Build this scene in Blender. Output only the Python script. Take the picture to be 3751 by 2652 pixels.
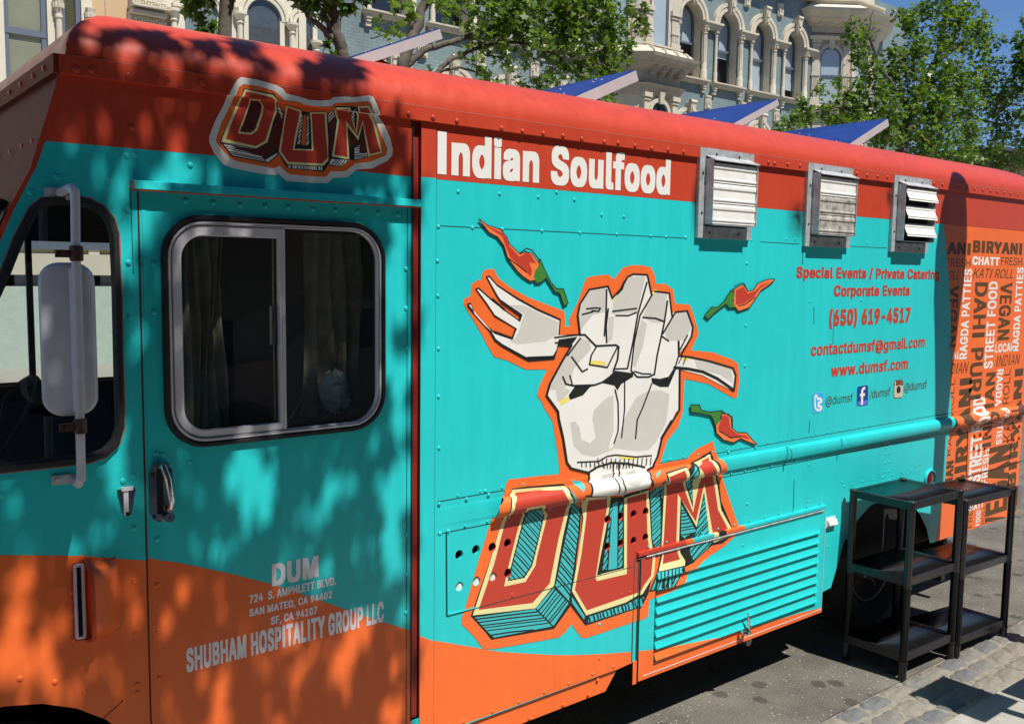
import bpy, bmesh, math, random
from math import sin, cos, tan, pi, radians, sqrt, atan2, hypot
from mathutils import Vector, Matrix
from mathutils.geometry import delaunay_2d_cdt
random.seed(7)
S = bpy.context.scene
COL = S.collection
for o in list(bpy.data.objects): bpy.data.objects.remove(o)

# ---------------------------------------------------------------- camera
CAM_H, CAM_D, FPX, CX, CY = 1.92, 2.5105, 3400.0, 1875.5, 1326.0
YAW, PITCH, ROLL = 0.67437308, 0.09728509, 0.01330688
_f = Vector((sin(YAW)*cos(PITCH), cos(YAW)*cos(PITCH), -sin(PITCH)))
_r0 = Vector((cos(YAW), -sin(YAW), 0)); _u0 = _r0.cross(_f)
_r = cos(ROLL)*_r0 + sin(ROLL)*_u0; _u = -sin(ROLL)*_r0 + cos(ROLL)*_u0
cam = bpy.data.cameras.new('camera'); camo = bpy.data.objects.new('camera', cam); COL.objects.link(camo)
camo.matrix_world = Matrix(((_r.x,_u.x,-_f.x,0),(_r.y,_u.y,-_f.y,-CAM_D),(_r.z,_u.z,-_f.z,CAM_H),(0,0,0,1)))
cam.sensor_fit = 'HORIZONTAL'; cam.sensor_width = 36; cam.lens = 36*FPX/3751
cam.clip_end = 2000; cam.clip_start = .05
S.camera = camo

# ---------------------------------------------------------------- light
SUN = Vector((0.13, -1.0, 1.83)).normalized()          # towards the sun
w = bpy.data.worlds.new('World'); S.world = w; w.use_nodes = True
nt = w.node_tree; bg = nt.nodes['Background']; sky = nt.nodes.new('ShaderNodeTexSky')
sky.sky_type = 'NISHITA'; sky.sun_disc = False
sky.sun_elevation = math.asin(SUN.z); sky.sun_rotation = atan2(SUN.x, SUN.y)
sky.air_density = 1.0; sky.dust_density = 0.0; sky.ozone_density = 10.0; sky.altitude = 1500
nt.links.new(sky.outputs[0], bg.inputs[0]); bg.inputs[1].default_value = 0.10
sl = bpy.data.lights.new('sun', 'SUN'); sl.energy = 5.0; sl.angle = radians(0.55); sl.color = (1, .955, .88)
so = bpy.data.objects.new('sun', sl); COL.objects.link(so)
so.rotation_euler = SUN.to_track_quat('Z', 'Y').to_euler(); so.location = (0, -20, 40)
S.view_settings.view_transform = 'Standard'; S.view_settings.look = 'None'
S.view_settings.gamma = 1; S.view_settings.use_curve_mapping = False; S.view_settings.exposure = 0.25

# ---------------------------------------------------------------- materials
MATS = {}
def mat(name, col, rough=.5, metal=0, noise=0.0, nscale=8, bump=0.0, bscale=60, coat=0.0, spec=.5, detail=5):
    if name in MATS: return MATS[name]
    m = bpy.data.materials.new(name); m.use_nodes = True; n = m.node_tree; b = n.nodes['Principled BSDF']
    b.inputs['Base Color'].default_value = (*col, 1); b.inputs['Roughness'].default_value = rough
    b.inputs['Metallic'].default_value = metal; b.inputs['Specular IOR Level'].default_value = spec
    if coat: b.inputs['Coat Weight'].default_value = coat; b.inputs['Coat Roughness'].default_value = .12
    tc = n.nodes.new('ShaderNodeTexCoord')
    if noise:
        t = n.nodes.new('ShaderNodeTexNoise'); t.inputs['Scale'].default_value = nscale; t.inputs['Detail'].default_value = detail
        t.inputs['Roughness'].default_value = .65
        r = n.nodes.new('ShaderNodeMapRange'); r.inputs[1].default_value = .25; r.inputs[2].default_value = .75
        r.inputs[3].default_value = 1-noise; r.inputs[4].default_value = 1+noise
        mx = n.nodes.new('ShaderNodeMix'); mx.data_type = 'RGBA'; mx.blend_type = 'MULTIPLY'; mx.inputs[0].default_value = 1
        mx.inputs[6].default_value = (*col, 1)
        n.links.new(tc.outputs['Object'], t.inputs['Vector']); n.links.new(t.outputs[0], r.inputs[0])
        n.links.new(r.outputs[0], mx.inputs[7]); n.links.new(mx.outputs[2], b.inputs['Base Color'])
        r2 = n.nodes.new('ShaderNodeMapRange'); r2.inputs[3].default_value = max(.02, rough-.12); r2.inputs[4].default_value = min(1, rough+.12)
        n.links.new(t.outputs[0], r2.inputs[0]); n.links.new(r2.outputs[0], b.inputs['Roughness'])
    if bump:
        t = n.nodes.new('ShaderNodeTexNoise'); t.inputs['Scale'].default_value = bscale; t.inputs['Detail'].default_value = 4
        bp = n.nodes.new('ShaderNodeBump'); bp.inputs['Strength'].default_value = bump; bp.inputs['Distance'].default_value = .01
        n.links.new(tc.outputs['Object'], t.inputs['Vector']); n.links.new(t.outputs[0], bp.inputs['Height'])
        n.links.new(bp.outputs[0], b.inputs['Normal'])
    MATS[name] = m; return m

def paint(name, col, rough=.36):
    """old brushed-on truck paint: orange peel, faint dents, vertical dirt runs, dust"""
    m = bpy.data.materials.new(name); m.use_nodes = True; n = m.node_tree; b = n.nodes['Principled BSDF']
    b.inputs['Roughness'].default_value = rough; b.inputs['Specular IOR Level'].default_value = .32
    b.inputs['Coat Weight'].default_value = .06; b.inputs['Coat Roughness'].default_value = .2
    g = n.nodes.new('ShaderNodeNewGeometry')
    mp = n.nodes.new('ShaderNodeMapping'); mp.inputs['Scale'].default_value = (9, 9, .7)
    t1 = n.nodes.new('ShaderNodeTexNoise'); t1.inputs['Scale'].default_value = 2.2; t1.inputs['Detail'].default_value = 7; t1.inputs['Roughness'].default_value = .7
    n.links.new(g.outputs['Position'], mp.inputs[0]); n.links.new(mp.outputs[0], t1.inputs['Vector'])
    t2 = n.nodes.new('ShaderNodeTexNoise'); t2.inputs['Scale'].default_value = 1.7; t2.inputs['Detail'].default_value = 6
    n.links.new(g.outputs['Position'], t2.inputs['Vector'])
    ad = n.nodes.new('ShaderNodeMath'); ad.operation = 'ADD'; n.links.new(t1.outputs[0], ad.inputs[0]); n.links.new(t2.outputs[0], ad.inputs[1])
    r = n.nodes.new('ShaderNodeMapRange'); r.inputs[1].default_value = .7; r.inputs[2].default_value = 1.3; r.inputs[3].default_value = .90; r.inputs[4].default_value = 1.06
    n.links.new(ad.outputs[0], r.inputs[0])
    mx = n.nodes.new('ShaderNodeMix'); mx.data_type = 'RGBA'; mx.blend_type = 'MULTIPLY'; mx.inputs[0].default_value = 1
    mx.inputs[6].default_value = (*col, 1); n.links.new(r.outputs[0], mx.inputs[7])
    # small chips and specks
    t4 = n.nodes.new('ShaderNodeTexVoronoi'); t4.inputs['Scale'].default_value = 22
    n.links.new(g.outputs['Position'], t4.inputs['Vector'])
    c4 = n.nodes.new('ShaderNodeMapRange'); c4.inputs[1].default_value = .035; c4.inputs[2].default_value = .055; c4.inputs[3].default_value = .35; c4.inputs[4].default_value = 0
    n.links.new(t4.outputs['Distance'], c4.inputs[0])
    mx2 = n.nodes.new('ShaderNodeMix'); mx2.data_type = 'RGBA'; n.links.new(c4.outputs[0], mx2.inputs[0]); n.links.new(mx.outputs[2], mx2.inputs[6])
    mx2.inputs[7].default_value = (*(c*.35 for c in col), 1)
    n.links.new(mx2.outputs[2], b.inputs['Base Color'])
    r3 = n.nodes.new('ShaderNodeMapRange'); r3.inputs[1].default_value = .3; r3.inputs[2].default_value = .7; r3.inputs[3].default_value = rough-.08; r3.inputs[4].default_value = rough+.14
    n.links.new(t1.outputs[0], r3.inputs[0]); n.links.new(r3.outputs[0], b.inputs['Roughness'])
    t3 = n.nodes.new('ShaderNodeTexNoise'); t3.inputs['Scale'].default_value = 5; t3.inputs['Detail'].default_value = 8; t3.inputs['Roughness'].default_value = .6
    n.links.new(g.outputs['Position'], t3.inputs['Vector'])
    bp = n.nodes.new('ShaderNodeBump'); bp.inputs['Strength'].default_value = .11; bp.inputs['Distance'].default_value = .02
    n.links.new(t3.outputs[0], bp.inputs['Height']); n.links.new(bp.outputs[0], b.inputs['Normal'])
    MATS[name] = m; return m

TEAL = paint('teal_paint', (.022, .60, .62)); ORANGE = paint('orange_paint', (.90, .165, .035)); RED = paint('red_paint', (.56, .062, .029))
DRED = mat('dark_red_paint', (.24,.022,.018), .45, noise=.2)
BLACK = mat('black_paint', (.012, .014, .014), .5, noise=.3, nscale=40)
CREAM = mat('cream_paint', (.80, .74, .36), .5, noise=.05)
WHITE = mat('white_vinyl', (.82, .81, .77), .45, noise=.05, nscale=6)
GREYP = mat('grey_print', (.60, .58, .54), .5, noise=.04)
SILVT = mat('silver_lettering', (.74,.74,.80), .42, metal=.2, noise=.08)
YELL = mat('yellow_print', (.85, .72, .16), .5); GREEN = mat('green_print', (.05, .22, .035), .5); ORANGE2 = mat('bright_orange_print', (.9, .2, .05), .5)
REDP = mat('red_print', (.52, .050, .028), .45); BROWN = mat('brown_print', (.10, .045, .012), .55); DKRED = mat('maroon_print', (.16, .014, .010), .5)
TEALP = mat('teal_print', (.05, .50, .53), .45)
RUBBER = mat('black_rubber', (.014, .014, .016), .55, noise=.3, nscale=30, bump=.1)
ALU = mat('aluminium', (.74,.72,.76), .4, metal=.25, noise=.1, nscale=14)
ALUD = mat('dull_aluminium', (.34, .33, .34), .45, metal=.8, noise=.2, nscale=20)
CHROME = mat('chrome', (.62, .60, .60), .14, metal=1.0, noise=.1, nscale=30)
GALV = mat('galvanised_steel', (.50,.52,.54), .5, metal=.35, noise=.35, nscale=28, bump=.05)
WHITEP = mat('white_plastic', (.84,.83,.80), .5, noise=.1, nscale=20)
PLAST = mat('black_plastic', (.014, .014, .015), .30, noise=.35, nscale=18, bump=.06, bscale=90)
DARK = mat('dark_interior', (.012, .012, .013), .8); TYRE = mat('tyre_rubber', (.018, .018, .018), .85, noise=.2)
GREYM = mat('mirror_grey_paint', (.56,.55,.60), .4, noise=.08, nscale=30, bump=.05)
RUST = mat('rusty_clamp', (.10, .055, .04), .5, metal=.6, noise=.4, nscale=40)

def glass(name, tint=(.55, .6, .6), refl=1.0, rough=0.0):
    m = bpy.data.materials.new(name); m.use_nodes = True; n = m.node_tree; n.nodes.remove(n.nodes['Principled BSDF'])
    out = n.nodes['Material Output']; tr = n.nodes.new('ShaderNodeBsdfTransparent'); tr.inputs[0].default_value = (*tint, 1)
    gl = n.nodes.new('ShaderNodeBsdfGlossy'); gl.inputs['Roughness'].default_value = rough
    g = n.nodes.new('ShaderNodeNewGeometry'); dt = n.nodes.new('ShaderNodeVectorMath'); dt.operation = 'DOT_PRODUCT'; n.links.new(g.outputs['Normal'], dt.inputs[0]); n.links.new(g.outputs['Incoming'], dt.inputs[1])
    def M_(op, a, b): q = n.nodes.new('ShaderNodeMath'); q.operation = op; [n.links.new(v, q.inputs[i]) if not isinstance(v, (int, float)) else setattr(q.inputs[i], 'default_value', v) for i, v in enumerate((a, b)) if v is not None]; return q.outputs[0]
    fr_ = M_('ADD', M_('MULTIPLY', M_('POWER', M_('SUBTRACT', 1.0, M_('ABSOLUTE', dt.outputs['Value'], None)), 5.0), .92), .075)
    mu = n.nodes.new('ShaderNodeMath'); mu.operation = 'MULTIPLY'; mu.inputs[1].default_value = refl; mu.use_clamp = True
    mx = n.nodes.new('ShaderNodeMixShader'); n.links.new(fr_, mu.inputs[0]); n.links.new(mu.outputs[0], mx.inputs[0])
    n.links.new(tr.outputs[0], mx.inputs[1]); n.links.new(gl.outputs[0], mx.inputs[2]); n.links.new(mx.outputs[0], out.inputs[0])
    MATS[name] = m; return m
GLASS = glass('tinted_window_glass', (.66, .70, .69), 1.6)
GLASSB = glass('building_window_glass', (.8, .84, .86), .9)

# ---------------------------------------------------------------- helpers
def tag(o, label=None, cat=None, group=None, kind=None):
    if label: o['label'] = label
    if cat: o['category'] = cat
    if group: o['group'] = group
    if kind: o['kind'] = kind
    return o
def empty(name, loc=(0, 0, 0), label=None, cat=None, group=None):
    o = bpy.data.objects.new(name, None); o.location = loc; o.empty_display_size = .1; COL.objects.link(o)
    return tag(o, label, cat, group)
def place(o, parent=None, kind=None):
    COL.objects.link(o)
    if parent:
        o.parent = parent
        base = Vector((0, 0, 0)); p = parent
        while p: base += Vector(p.location); p = p.parent
        o.location = Vector(o.location) - base if not o.get('_rel') else o.location
    if kind: o['kind'] = kind
    return o
class MB:
    """collects shapes in world coordinates and links them as one mesh object"""
    def __init__(s): s.v, s.f, s.m = [], [], []
    def add(s, vs, fs, mi=0):
        b = len(s.v); s.v += [tuple(v) for v in vs]; s.f += [tuple(i+b for i in f) for f in fs]; s.m += [mi]*len(fs)
    def box(s, a, b, mi=0):
        (x0, y0, z0), (x1, y1, z1) = a, b
        x0, x1 = sorted((x0, x1)); y0, y1 = sorted((y0, y1)); z0, z1 = sorted((z0, z1))
        s.add([(x0,y0,z0),(x1,y0,z0),(x1,y1,z0),(x0,y1,z0),(x0,y0,z1),(x1,y0,z1),(x1,y1,z1),(x0,y1,z1)],
              [(0,3,2,1),(4,5,6,7),(0,1,5,4),(1,2,6,5),(2,3,7,6),(3,0,4,7)], mi)
    def hexa(s, bot, top, mi=0):
        n = len(bot); s.add(list(bot)+list(top), [tuple(range(n))[::-1], tuple(range(n, 2*n))]+[(i,(i+1)%n,(i+1)%n+n,i+n) for i in range(n)], mi)
    def tube(s, pts, rads, n=8, mi=0, cap=True):
        pts = [Vector(p) for p in pts]
        if not hasattr(rads, '__len__'): rads = [rads]*len(pts)
        vs = []; up = None
        for i, p in enumerate(pts):
            d = (pts[min(i+1, len(pts)-1)]-pts[max(i-1, 0)]).normalized()
            if up is None: up = d.orthogonal().normalized()
            up = (up-d*up.dot(d)).normalized(); sd = d.cross(up)
            for k in range(n):
                a = 2*pi*k/n; vs.append(p+(up*cos(a)+sd*sin(a))*rads[i])
        fs = [(i*n+k, i*n+(k+1)%n, (i+1)*n+(k+1)%n, (i+1)*n+k) for i in range(len(pts)-1) for k in range(n)]
        if cap: fs += [tuple(range(n))[::-1], tuple((len(pts)-1)*n+k for k in range(n))]
        s.add(vs, fs, mi)
    def lathe(s, c, prof, n=16, mi=0):
        c = Vector(c); vs = []
        for r, z in prof:
            for k in range(n): vs.append(c+Vector((r*cos(2*pi*k/n), r*sin(2*pi*k/n), z)))
        L = len(prof)
        s.add(vs, [(i*n+k, i*n+(k+1)%n, (i+1)*n+(k+1)%n, (i+1)*n+k) for i in range(L-1) for k in range(n)]+[tuple(range(n))[::-1], tuple((L-1)*n+k for k in range(n))], mi)
    def build(s, name, mats, parent=None, smooth=30, kind=None, loc=None):
        me = bpy.data.meshes.new(name); 
        if not isinstance(mats, (list, tuple)): mats = [mats]
        if loc is None:
            if parent: loc = Vector((0, 0, 0))
            else:
                xs = [v[0] for v in s.v]; ys = [v[1] for v in s.v]; zs = [v[2] for v in s.v]
                loc = Vector(((min(xs)+max(xs))/2, (min(ys)+max(ys))/2, min(zs)))
        if parent:
            base = Vector((0, 0, 0)); p = parent
            while p: base += Vector(p.location); p = p.parent
            off = base
        else: off = Vector(loc)
        me.from_pydata([tuple(Vector(v)-off) for v in s.v], [], s.f)
        for m in mats: me.materials.append(m)
        for p, mi in zip(me.polygons, s.m): p.material_index = mi
        if smooth:
            me.shade_smooth(); me.set_sharp_from_angle(angle=radians(smooth))
        me.update()
        o = bpy.data.objects.new(name, me); COL.objects.link(o)
        if parent: o.parent = parent
        else: o.location = loc
        if kind: o['kind'] = kind
        return o
def inst(o, loc, parent=None, scale=None, rot=None):
    c = o.copy(); COL.objects.link(c); c.location = loc; c.parent = parent if parent else o.parent
    if scale is not None: c.scale = scale
    if rot is not None: c.rotation_euler = rot
    return c
def ray(px, py): return (_f + (px-CX)/FPX*_r - (py-CY)/FPX*_u)
def onY(px, py, y=0.0):
    v = ray(px, py); t = (y+CAM_D)/v.y; return (v.x*t, CAM_H+v.z*t)
def onZ(px, py, z=0.0):
    v = ray(px, py); t = (z-CAM_H)/v.z; return (v.x*t, -CAM_D+v.y*t)
def zm(x0, y0, s): return lambda x, y: (x0+x/s, y0+y/s)

# ---------------------------------------------------------------- truck side surface
X_F, X_R, Z_STRIP, Z_CR, B_CR, A_CR = .58, 6.13, 2.385, 2.43, .17, .31
BARX0, BARX1 = 1.597, 1.628
Z_RED = 2.212
RAIL = [(1.048, 0), (1.049, .004), (1.066, .004), (1.067, .006)] + [(1.10-.034*cos(pi*i/10), .006+.034*sin(pi*i/10)) for i in range(11)] + [(1.1345, .003), (1.154, .003), (1.155, 0)]
LX0, LX1, LZ0, LZ1 = 2.676, 3.975, .27, .78      # louvred hatch
SLOTS = []
HATCH = [False]
def prof(x, z):
    if z >= Z_CR:
        s_ = min(1, (z-Z_CR)/B_CR); return .0145 - A_CR*(1-sqrt(max(0, 1-s_*s_)))
    if z > Z_STRIP: return .0145
    if x > 1.66 and RAIL[0][0] < z < RAIL[-1][0]:
        for (a, pa), (b, pb) in zip(RAIL, RAIL[1:]):
            if a <= z <= b: return pa+(pb-pa)*(z-a)/max(1e-9, b-a)
    if HATCH[0] and LX0 <= x <= LX1 and LZ0 <= z <= LZ1:
        if LSX0 <= x <= LSX1:
            for s0 in SLOTS:
                if s0-.0095 <= z <= s0: return .008
                if s0 < z < s0+.034: return .008+.014*(1-(z-s0)/.034)
        return .008
    return 0.0
LSX0, LSX1 = 2.765, LX1-.06
ZL = [Z_STRIP-.0005, Z_STRIP+.0005]+[Z_CR+B_CR*sin(radians(a)) for a in (0, 12, 24, 36, 48, 60)]+[r[0] for r in RAIL]
def side(px, py):
    y = 0.0
    for _ in range(14):
        x, z = onY(px, py, y); y = .5*y + .5*(-prof(x, z))
    x, z = onY(px, py, y); return (x, z)
def pip(p, poly):
    x, y = p; c = False; n = len(poly); j = n-1
    for i in range(n):
        xi, yi = poly[i]; xj, yj = poly[j]
        if (yi > y) != (yj > y) and x < (xj-xi)*(y-yi)/(yj-yi)+xi: c = not c
        j = i
    return c
def circ(x, z, r, n=18, rz=None): return [(x+r*cos(2*pi*k/n), z+(rz or r)*sin(2*pi*k/n)) for k in range(n)]
def rrect(x0, z0, x1, z1, r, n=6):
    P = []
    for cx, cz, a0 in ((x1-r, z1-r, 0), (x0+r, z1-r, 90), (x0+r, z0+r, 180), (x1-r, z0+r, 270)):
        for k in range(n+1):
            a = radians(a0+90*k/n); P.append((cx+r*cos(a), cz+r*sin(a)))
    return P
HOLES = []
def sheet(poly, holes=(), zl=None, xl=(), use_holes=True):
    """triangulate a flat outline (with holes and fold lines) in the x,z plane"""
    xs = [p[0] for p in poly]; zs = [p[1] for p in poly]; x0, x1, z0, z1 = min(xs), max(xs), min(zs), max(zs)
    vs = [Vector(p) for p in poly]; es = [(i, (i+1) % len(poly)) for i in range(len(poly))]
    hs = list(holes)
    if use_holes: hs += [h for h in HOLES if max(p[0] for p in h) > x0 and min(p[0] for p in h) < x1 and max(p[1] for p in h) > z0 and min(p[1] for p in h) < z1]
    for h in hs:
        b = len(vs); vs += [Vector(p) for p in h]; es += [(b+i, b+(i+1) % len(h)) for i in range(len(h))]
    for z in (ZL if zl is None else zl):
        if z0 < z < z1: b = len(vs); vs += [Vector((x0-.001, z)), Vector((x1+.001, z))]; es.append((b, b+1))
    for x in xl:
        if x0 < x < x1: b = len(vs); vs += [Vector((x, z0-.001)), Vector((x, z1+.001))]; es.append((b, b+1))
    ov, oe, of, *_ = delaunay_2d_cdt(vs, es, [], 0, 1e-7)
    out = []
    for f in of:
        c = ((ov[f[0]][0]+ov[f[1]][0]+ov[f[2]][0])/3, (ov[f[0]][1]+ov[f[1]][1]+ov[f[2]][1])/3)
        if not pip(c, poly) or any(pip(c, h) for h in hs): continue
        out.append([tuple(ov[i]) for i in f])
    return out
def hatchzone(c):   # inside the open slots of the louvred hatch
    return LSX0 < c[0] < LSX1 and any(s0-.0095 < c[1] < s0 for s0 in SLOTS)
def decal_tris(mb, tris, lift, mi):
    idx = {}
    vs, fs = [], []
    for t in tris:
        c = (sum(p[0] for p in t)/len(t), sum(p[1] for p in t)/len(t))
        if hatchzone(c): continue
        f = []
        for p in t:
            # evaluate the fold just inside the triangle so steps stay crisp
            q = (p[0]+(c[0]-p[0])*1e-3, p[1]+(c[1]-p[1])*1e-3)
            d = prof(*q); k = (round(p[0], 5), round(p[1], 5), round(d, 4))
            if k not in idx: idx[k] = len(vs); vs.append((p[0], -(d+lift), p[1]))
            f.append(idx[k])
        a, b, c_ = [vs[i] for i in f]
        if (b[0]-a[0])*(c_[2]-a[2])-(b[2]-a[2])*(c_[0]-a[0]) < 0: f = f[::-1]
        fs.append(f)
    mb.add(vs, fs, mi)
def lzl(poly):
    xs = [p[0] for p in poly]; zs = [p[1] for p in poly]
    L = list(ZL)
    if max(xs) > LX0 and min(zs) < LZ1:
        for s0 in SLOTS: L += [s0-.0095, s0, s0+.034]
        L += [LZ1]
    return L
def lxl(poly): return (LX0, LX1, LSX0, LSX1) if max(p[0] for p in poly) > LX0 and min(p[1] for p in poly) < LZ1 else ()
LIFT = [0.0006]
def decal(mb, poly, mi, lift=None, holes=()):
    if lift is None: LIFT[0] += .00003; lift = LIFT[0]
    decal_tris(mb, sheet(poly, holes, lzl(poly), lxl(poly)), lift, mi)
def px_poly(conv, pts): return [side(*conv(x, y)) for x, y in pts]
def ribbon(pts, w):
    """outline of a brush stroke through px points, tapering a little at the ends"""
    L, R_ = [], []; n = len(pts)
    for i, (x, y) in enumerate(pts):
        ax, ay = pts[max(i-1, 0)]; bx, by = pts[min(i+1, n-1)]; dx, dy = bx-ax, by-ay; l = hypot(dx, dy) or 1
        ww = w*(.5 if 0 < i < n-1 or n == 2 else .3)*random.uniform(.85, 1.15)
        L.append((x-dy/l*ww, y+dx/l*ww)); R_.append((x+dy/l*ww, y-dx/l*ww))
    return L+R_[::-1]
def quadstrip(pts, w):
    out = []
    for a, b in zip(pts, pts[1:]):
        l = hypot(b[0]-a[0], b[1]-a[1]) or 1; nx, ny = -(b[1]-a[1])/l*w*.5, (b[0]-a[0])/l*w*.5; ex, ey = (b[0]-a[0])/l*w*.3, (b[1]-a[1])/l*w*.3
        out.append([(a[0]+nx-ex, a[1]+ny-ey), (b[0]+nx+ex, b[1]+ny+ey), (b[0]-nx+ex, b[1]-ny+ey), (a[0]-nx-ex, a[1]-ny-ey)])
    return out
def stroke(mb, conv, pts, w, mi):
    w *= 1.15
    LIFT[0] += .00002
    for q in quadstrip(pts, w): decal(mb, px_poly(conv, q), mi, LIFT[0]+random.random()*1e-5)
def hatch(mb, conv, poly, ang, gap, w, mi, jit=.25):
    LIFT[0] += .00003
    ca, sa = cos(radians(ang)), sin(radians(ang))
    ts = [(-sa*x+ca*y) for x, y in poly]; t = min(ts)+gap*.6; tm = max(ts)
    while t < tm:
        hits = []
        n = len(poly); tj = t+random.uniform(-jit, jit)*gap
        for i in range(n):
            (x1, y1), (x2, y2) = poly[i], poly[(i+1) % n]
            u1, u2 = -sa*x1+ca*y1-tj, -sa*x2+ca*y2-tj
            if (u1 > 0) != (u2 > 0):
                k = u1/(u1-u2); x, y = x1+(x2-x1)*k, y1+(y2-y1)*k; hits.append((ca*x+sa*y))
        hits.sort()
        for a, b in zip(hits[::2], hits[1::2]):
            if b-a < gap*.6: continue
            m = (a+b)/2; wob = random.uniform(-.2, .2)*gap
            P = [(ca*a-sa*tj, sa*a+ca*tj), (ca*m-sa*(tj+wob), sa*m+ca*(tj+wob)), (ca*b-sa*tj, sa*b+ca*tj)]
            for q in quadstrip(P, w*random.uniform(.75, 1.2)): decal(mb, px_poly(conv, q), mi, LIFT[0])
        t += gap
FONT = None
try:
    import os
    FONT = bpy.data.fonts.load(os.path.join(bpy.utils.resource_path('LOCAL'), 'datafiles', 'fonts', 'Inter.woff2'))   # the sans face that ships with Blender
except Exception: FONT = None
def glyph_loops(s):
    cu = bpy.data.curves.new('txt', 'FONT'); cu.body = s; cu.font = FONT or cu.font; cu.resolution_u = 2; cu.fill_mode = 'NONE' if hasattr(cu, 'fill_mode') else cu.fill_mode
    cu.dimensions = '2D'; o = bpy.data.objects.new('txt', cu); COL.objects.link(o); dg = bpy.context.evaluated_depsgraph_get()
    me = bpy.data.meshes.new_from_object(o.evaluated_get(dg)); nb = {}
    for e in me.edges: a, b = e.vertices; nb.setdefault(a, []).append(b); nb.setdefault(b, []).append(a)
    co = [(v.co.x, v.co.y) for v in me.vertices]; seen = set(); loops = []
    for st in nb:
        if st in seen: continue
        lp = [st]; seen.add(st); cur = st; prev = None
        while True:
            nx_ = [q for q in nb[cur] if q != prev and q not in seen]
            if not nx_: break
            prev, cur = cur, nx_[0]; seen.add(cur); lp.append(cur)
        if len(lp) > 2: loops.append([co[k] for k in lp])
    bpy.data.objects.remove(o); bpy.data.curves.remove(cu); bpy.data.meshes.remove(me); return loops
_gl = {}
HCAP = [max(p[1] for l in glyph_loops('H') for p in l)]
def wind(p, loops):
    x, y = p; w_ = 0
    for L in loops:
        x1, y1 = L[-1]
        for x2, y2 in L:
            if y1 <= y:
                if y2 > y and (x2-x1)*(y-y1)-(x-x1)*(y2-y1) > 0: w_ += 1
            elif y2 <= y and (x2-x1)*(y-y1)-(x-x1)*(y2-y1) < 0: w_ -= 1
            x1, y1 = x2, y2
    return w_
def glyph(c, bold):
    """filled, emboldened triangles of one character"""
    k = (c, round(bold, 4))
    if k in _gl: return _gl[k]
    loops = [[(.09,0),(.185,0),(.185,HCAP[0]),(.09,HCAP[0])]] if c == 'I' else glyph_loops(c); ks = [(0, 0)]
    if bold > .003: ks = [(i*bold, j*bold*.62) for i in (-1, 0, 1) for j in (-1, 0, 1) if bold > .035 or (i and j) or i == j]
    vs, es = [], []
    for kx, ky in ks:
        for L in loops:
            b = len(vs); vs += [Vector((x+kx, y+ky)) for x, y in L]; es += [(b+i, b+(i+1) % len(L)) for i in range(len(L))]
    out = []
    if vs:
        ov, oe, of, *_ = delaunay_2d_cdt(vs, es, [], 0, 1e-6)
        for f in of:
            P = [tuple(ov[i]) for i in f]; c_ = (sum(p[0] for p in P)/3, sum(p[1] for p in P)/3)
            if any(wind((c_[0]-kx, c_[1]-ky), loops) for kx, ky in ks): out.append(P)
    _gl[k] = out; return out
_adv = {}
def extent(s): L = glyph_loops(s); xs = [p[0] for l in L for p in l]; return max(xs)-min(xs)
def advance(c):
    if c == 'I': return .275
    if c not in _adv: _adv[c] = extent('H'+c+'H')-extent('HH')
    return _adv[c]
def text_mesh(s, bold=.0, shear=0):
    x = 0; out = []
    for c in s:
        for t in glyph(c, bold): out.append([(p[0]+x+shear*p[1], p[1]) for p in t])
        x += advance(c)+bold*1.1
    return out
def split_levels(tris, zl):
    bm = bmesh.new()
    for t in tris:
        try: bm.faces.new([bm.verts.new((p[0], p[1], 0)) for p in t])
        except Exception: pass
    zs = [v.co.y for v in bm.verts]
    if not zs: return []
    for z in zl:
        if min(zs) < z < max(zs):
            bmesh.ops.bisect_plane(bm, geom=bm.verts[:]+bm.edges[:]+bm.faces[:], plane_co=(0, z, 0), plane_no=(0, 1, 0))
    bmesh.ops.triangulate(bm, faces=bm.faces[:])
    out = [[(v.co.x, v.co.y) for v in f.verts] for f in bm.faces]; bm.free(); return out
def text(mb, s, x0, z0, x1, z1, mi, bold=.02, rot=0, shear=0, desc=False, lift=.0012, clip=None):
    """lettering fitted to a rectangle of the truck side; z0 is the baseline"""
    tr0 = text_mesh(s, bold, shear); bd = bold; ks = [0]; tr = tr0; n0 = len(tr0); P = [p for t in tr for p in t]
    ax0, ax1 = min(p[0] for p in P), max(p[0] for p in P)
    RP = [p for t in text_mesh('H') for p in t]
    ay0, ay1 = min(p[1] for p in RP)-bd*.62, max(p[1] for p in RP)+bd*.62
    for kk in range(len(ks)):
        out = []
        for t in tr[kk*n0:(kk+1)*n0]:
            q = []
            for x, y in t:
                u = (x-ax0)/(ax1-ax0); v = (y-ay0)/(ay1-ay0)
                if rot == 0: q.append((x0+u*(x1-x0), z0+v*(z1-z0)))
                elif rot == 90: q.append((x1-v*(x1-x0), z0+u*(z1-z0)))      # reads upwards
                else: q.append((x0+v*(x1-x0), z1-u*(z1-z0)))               # reads downwards
            out.append(q)
        out = split_levels(out, ZL)
        if clip: out = [t for t in out if clip((sum(p[0] for p in t)/3, sum(p[1] for p in t)/3))]
        if HOLES: out = [t for t in out if not any(pip((sum(p[0] for p in t)/3, sum(p[1] for p in t)/3), h) for h in HOLES)]
        decal_tris(mb, out, lift+kk*1.2e-5, mi)
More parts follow.
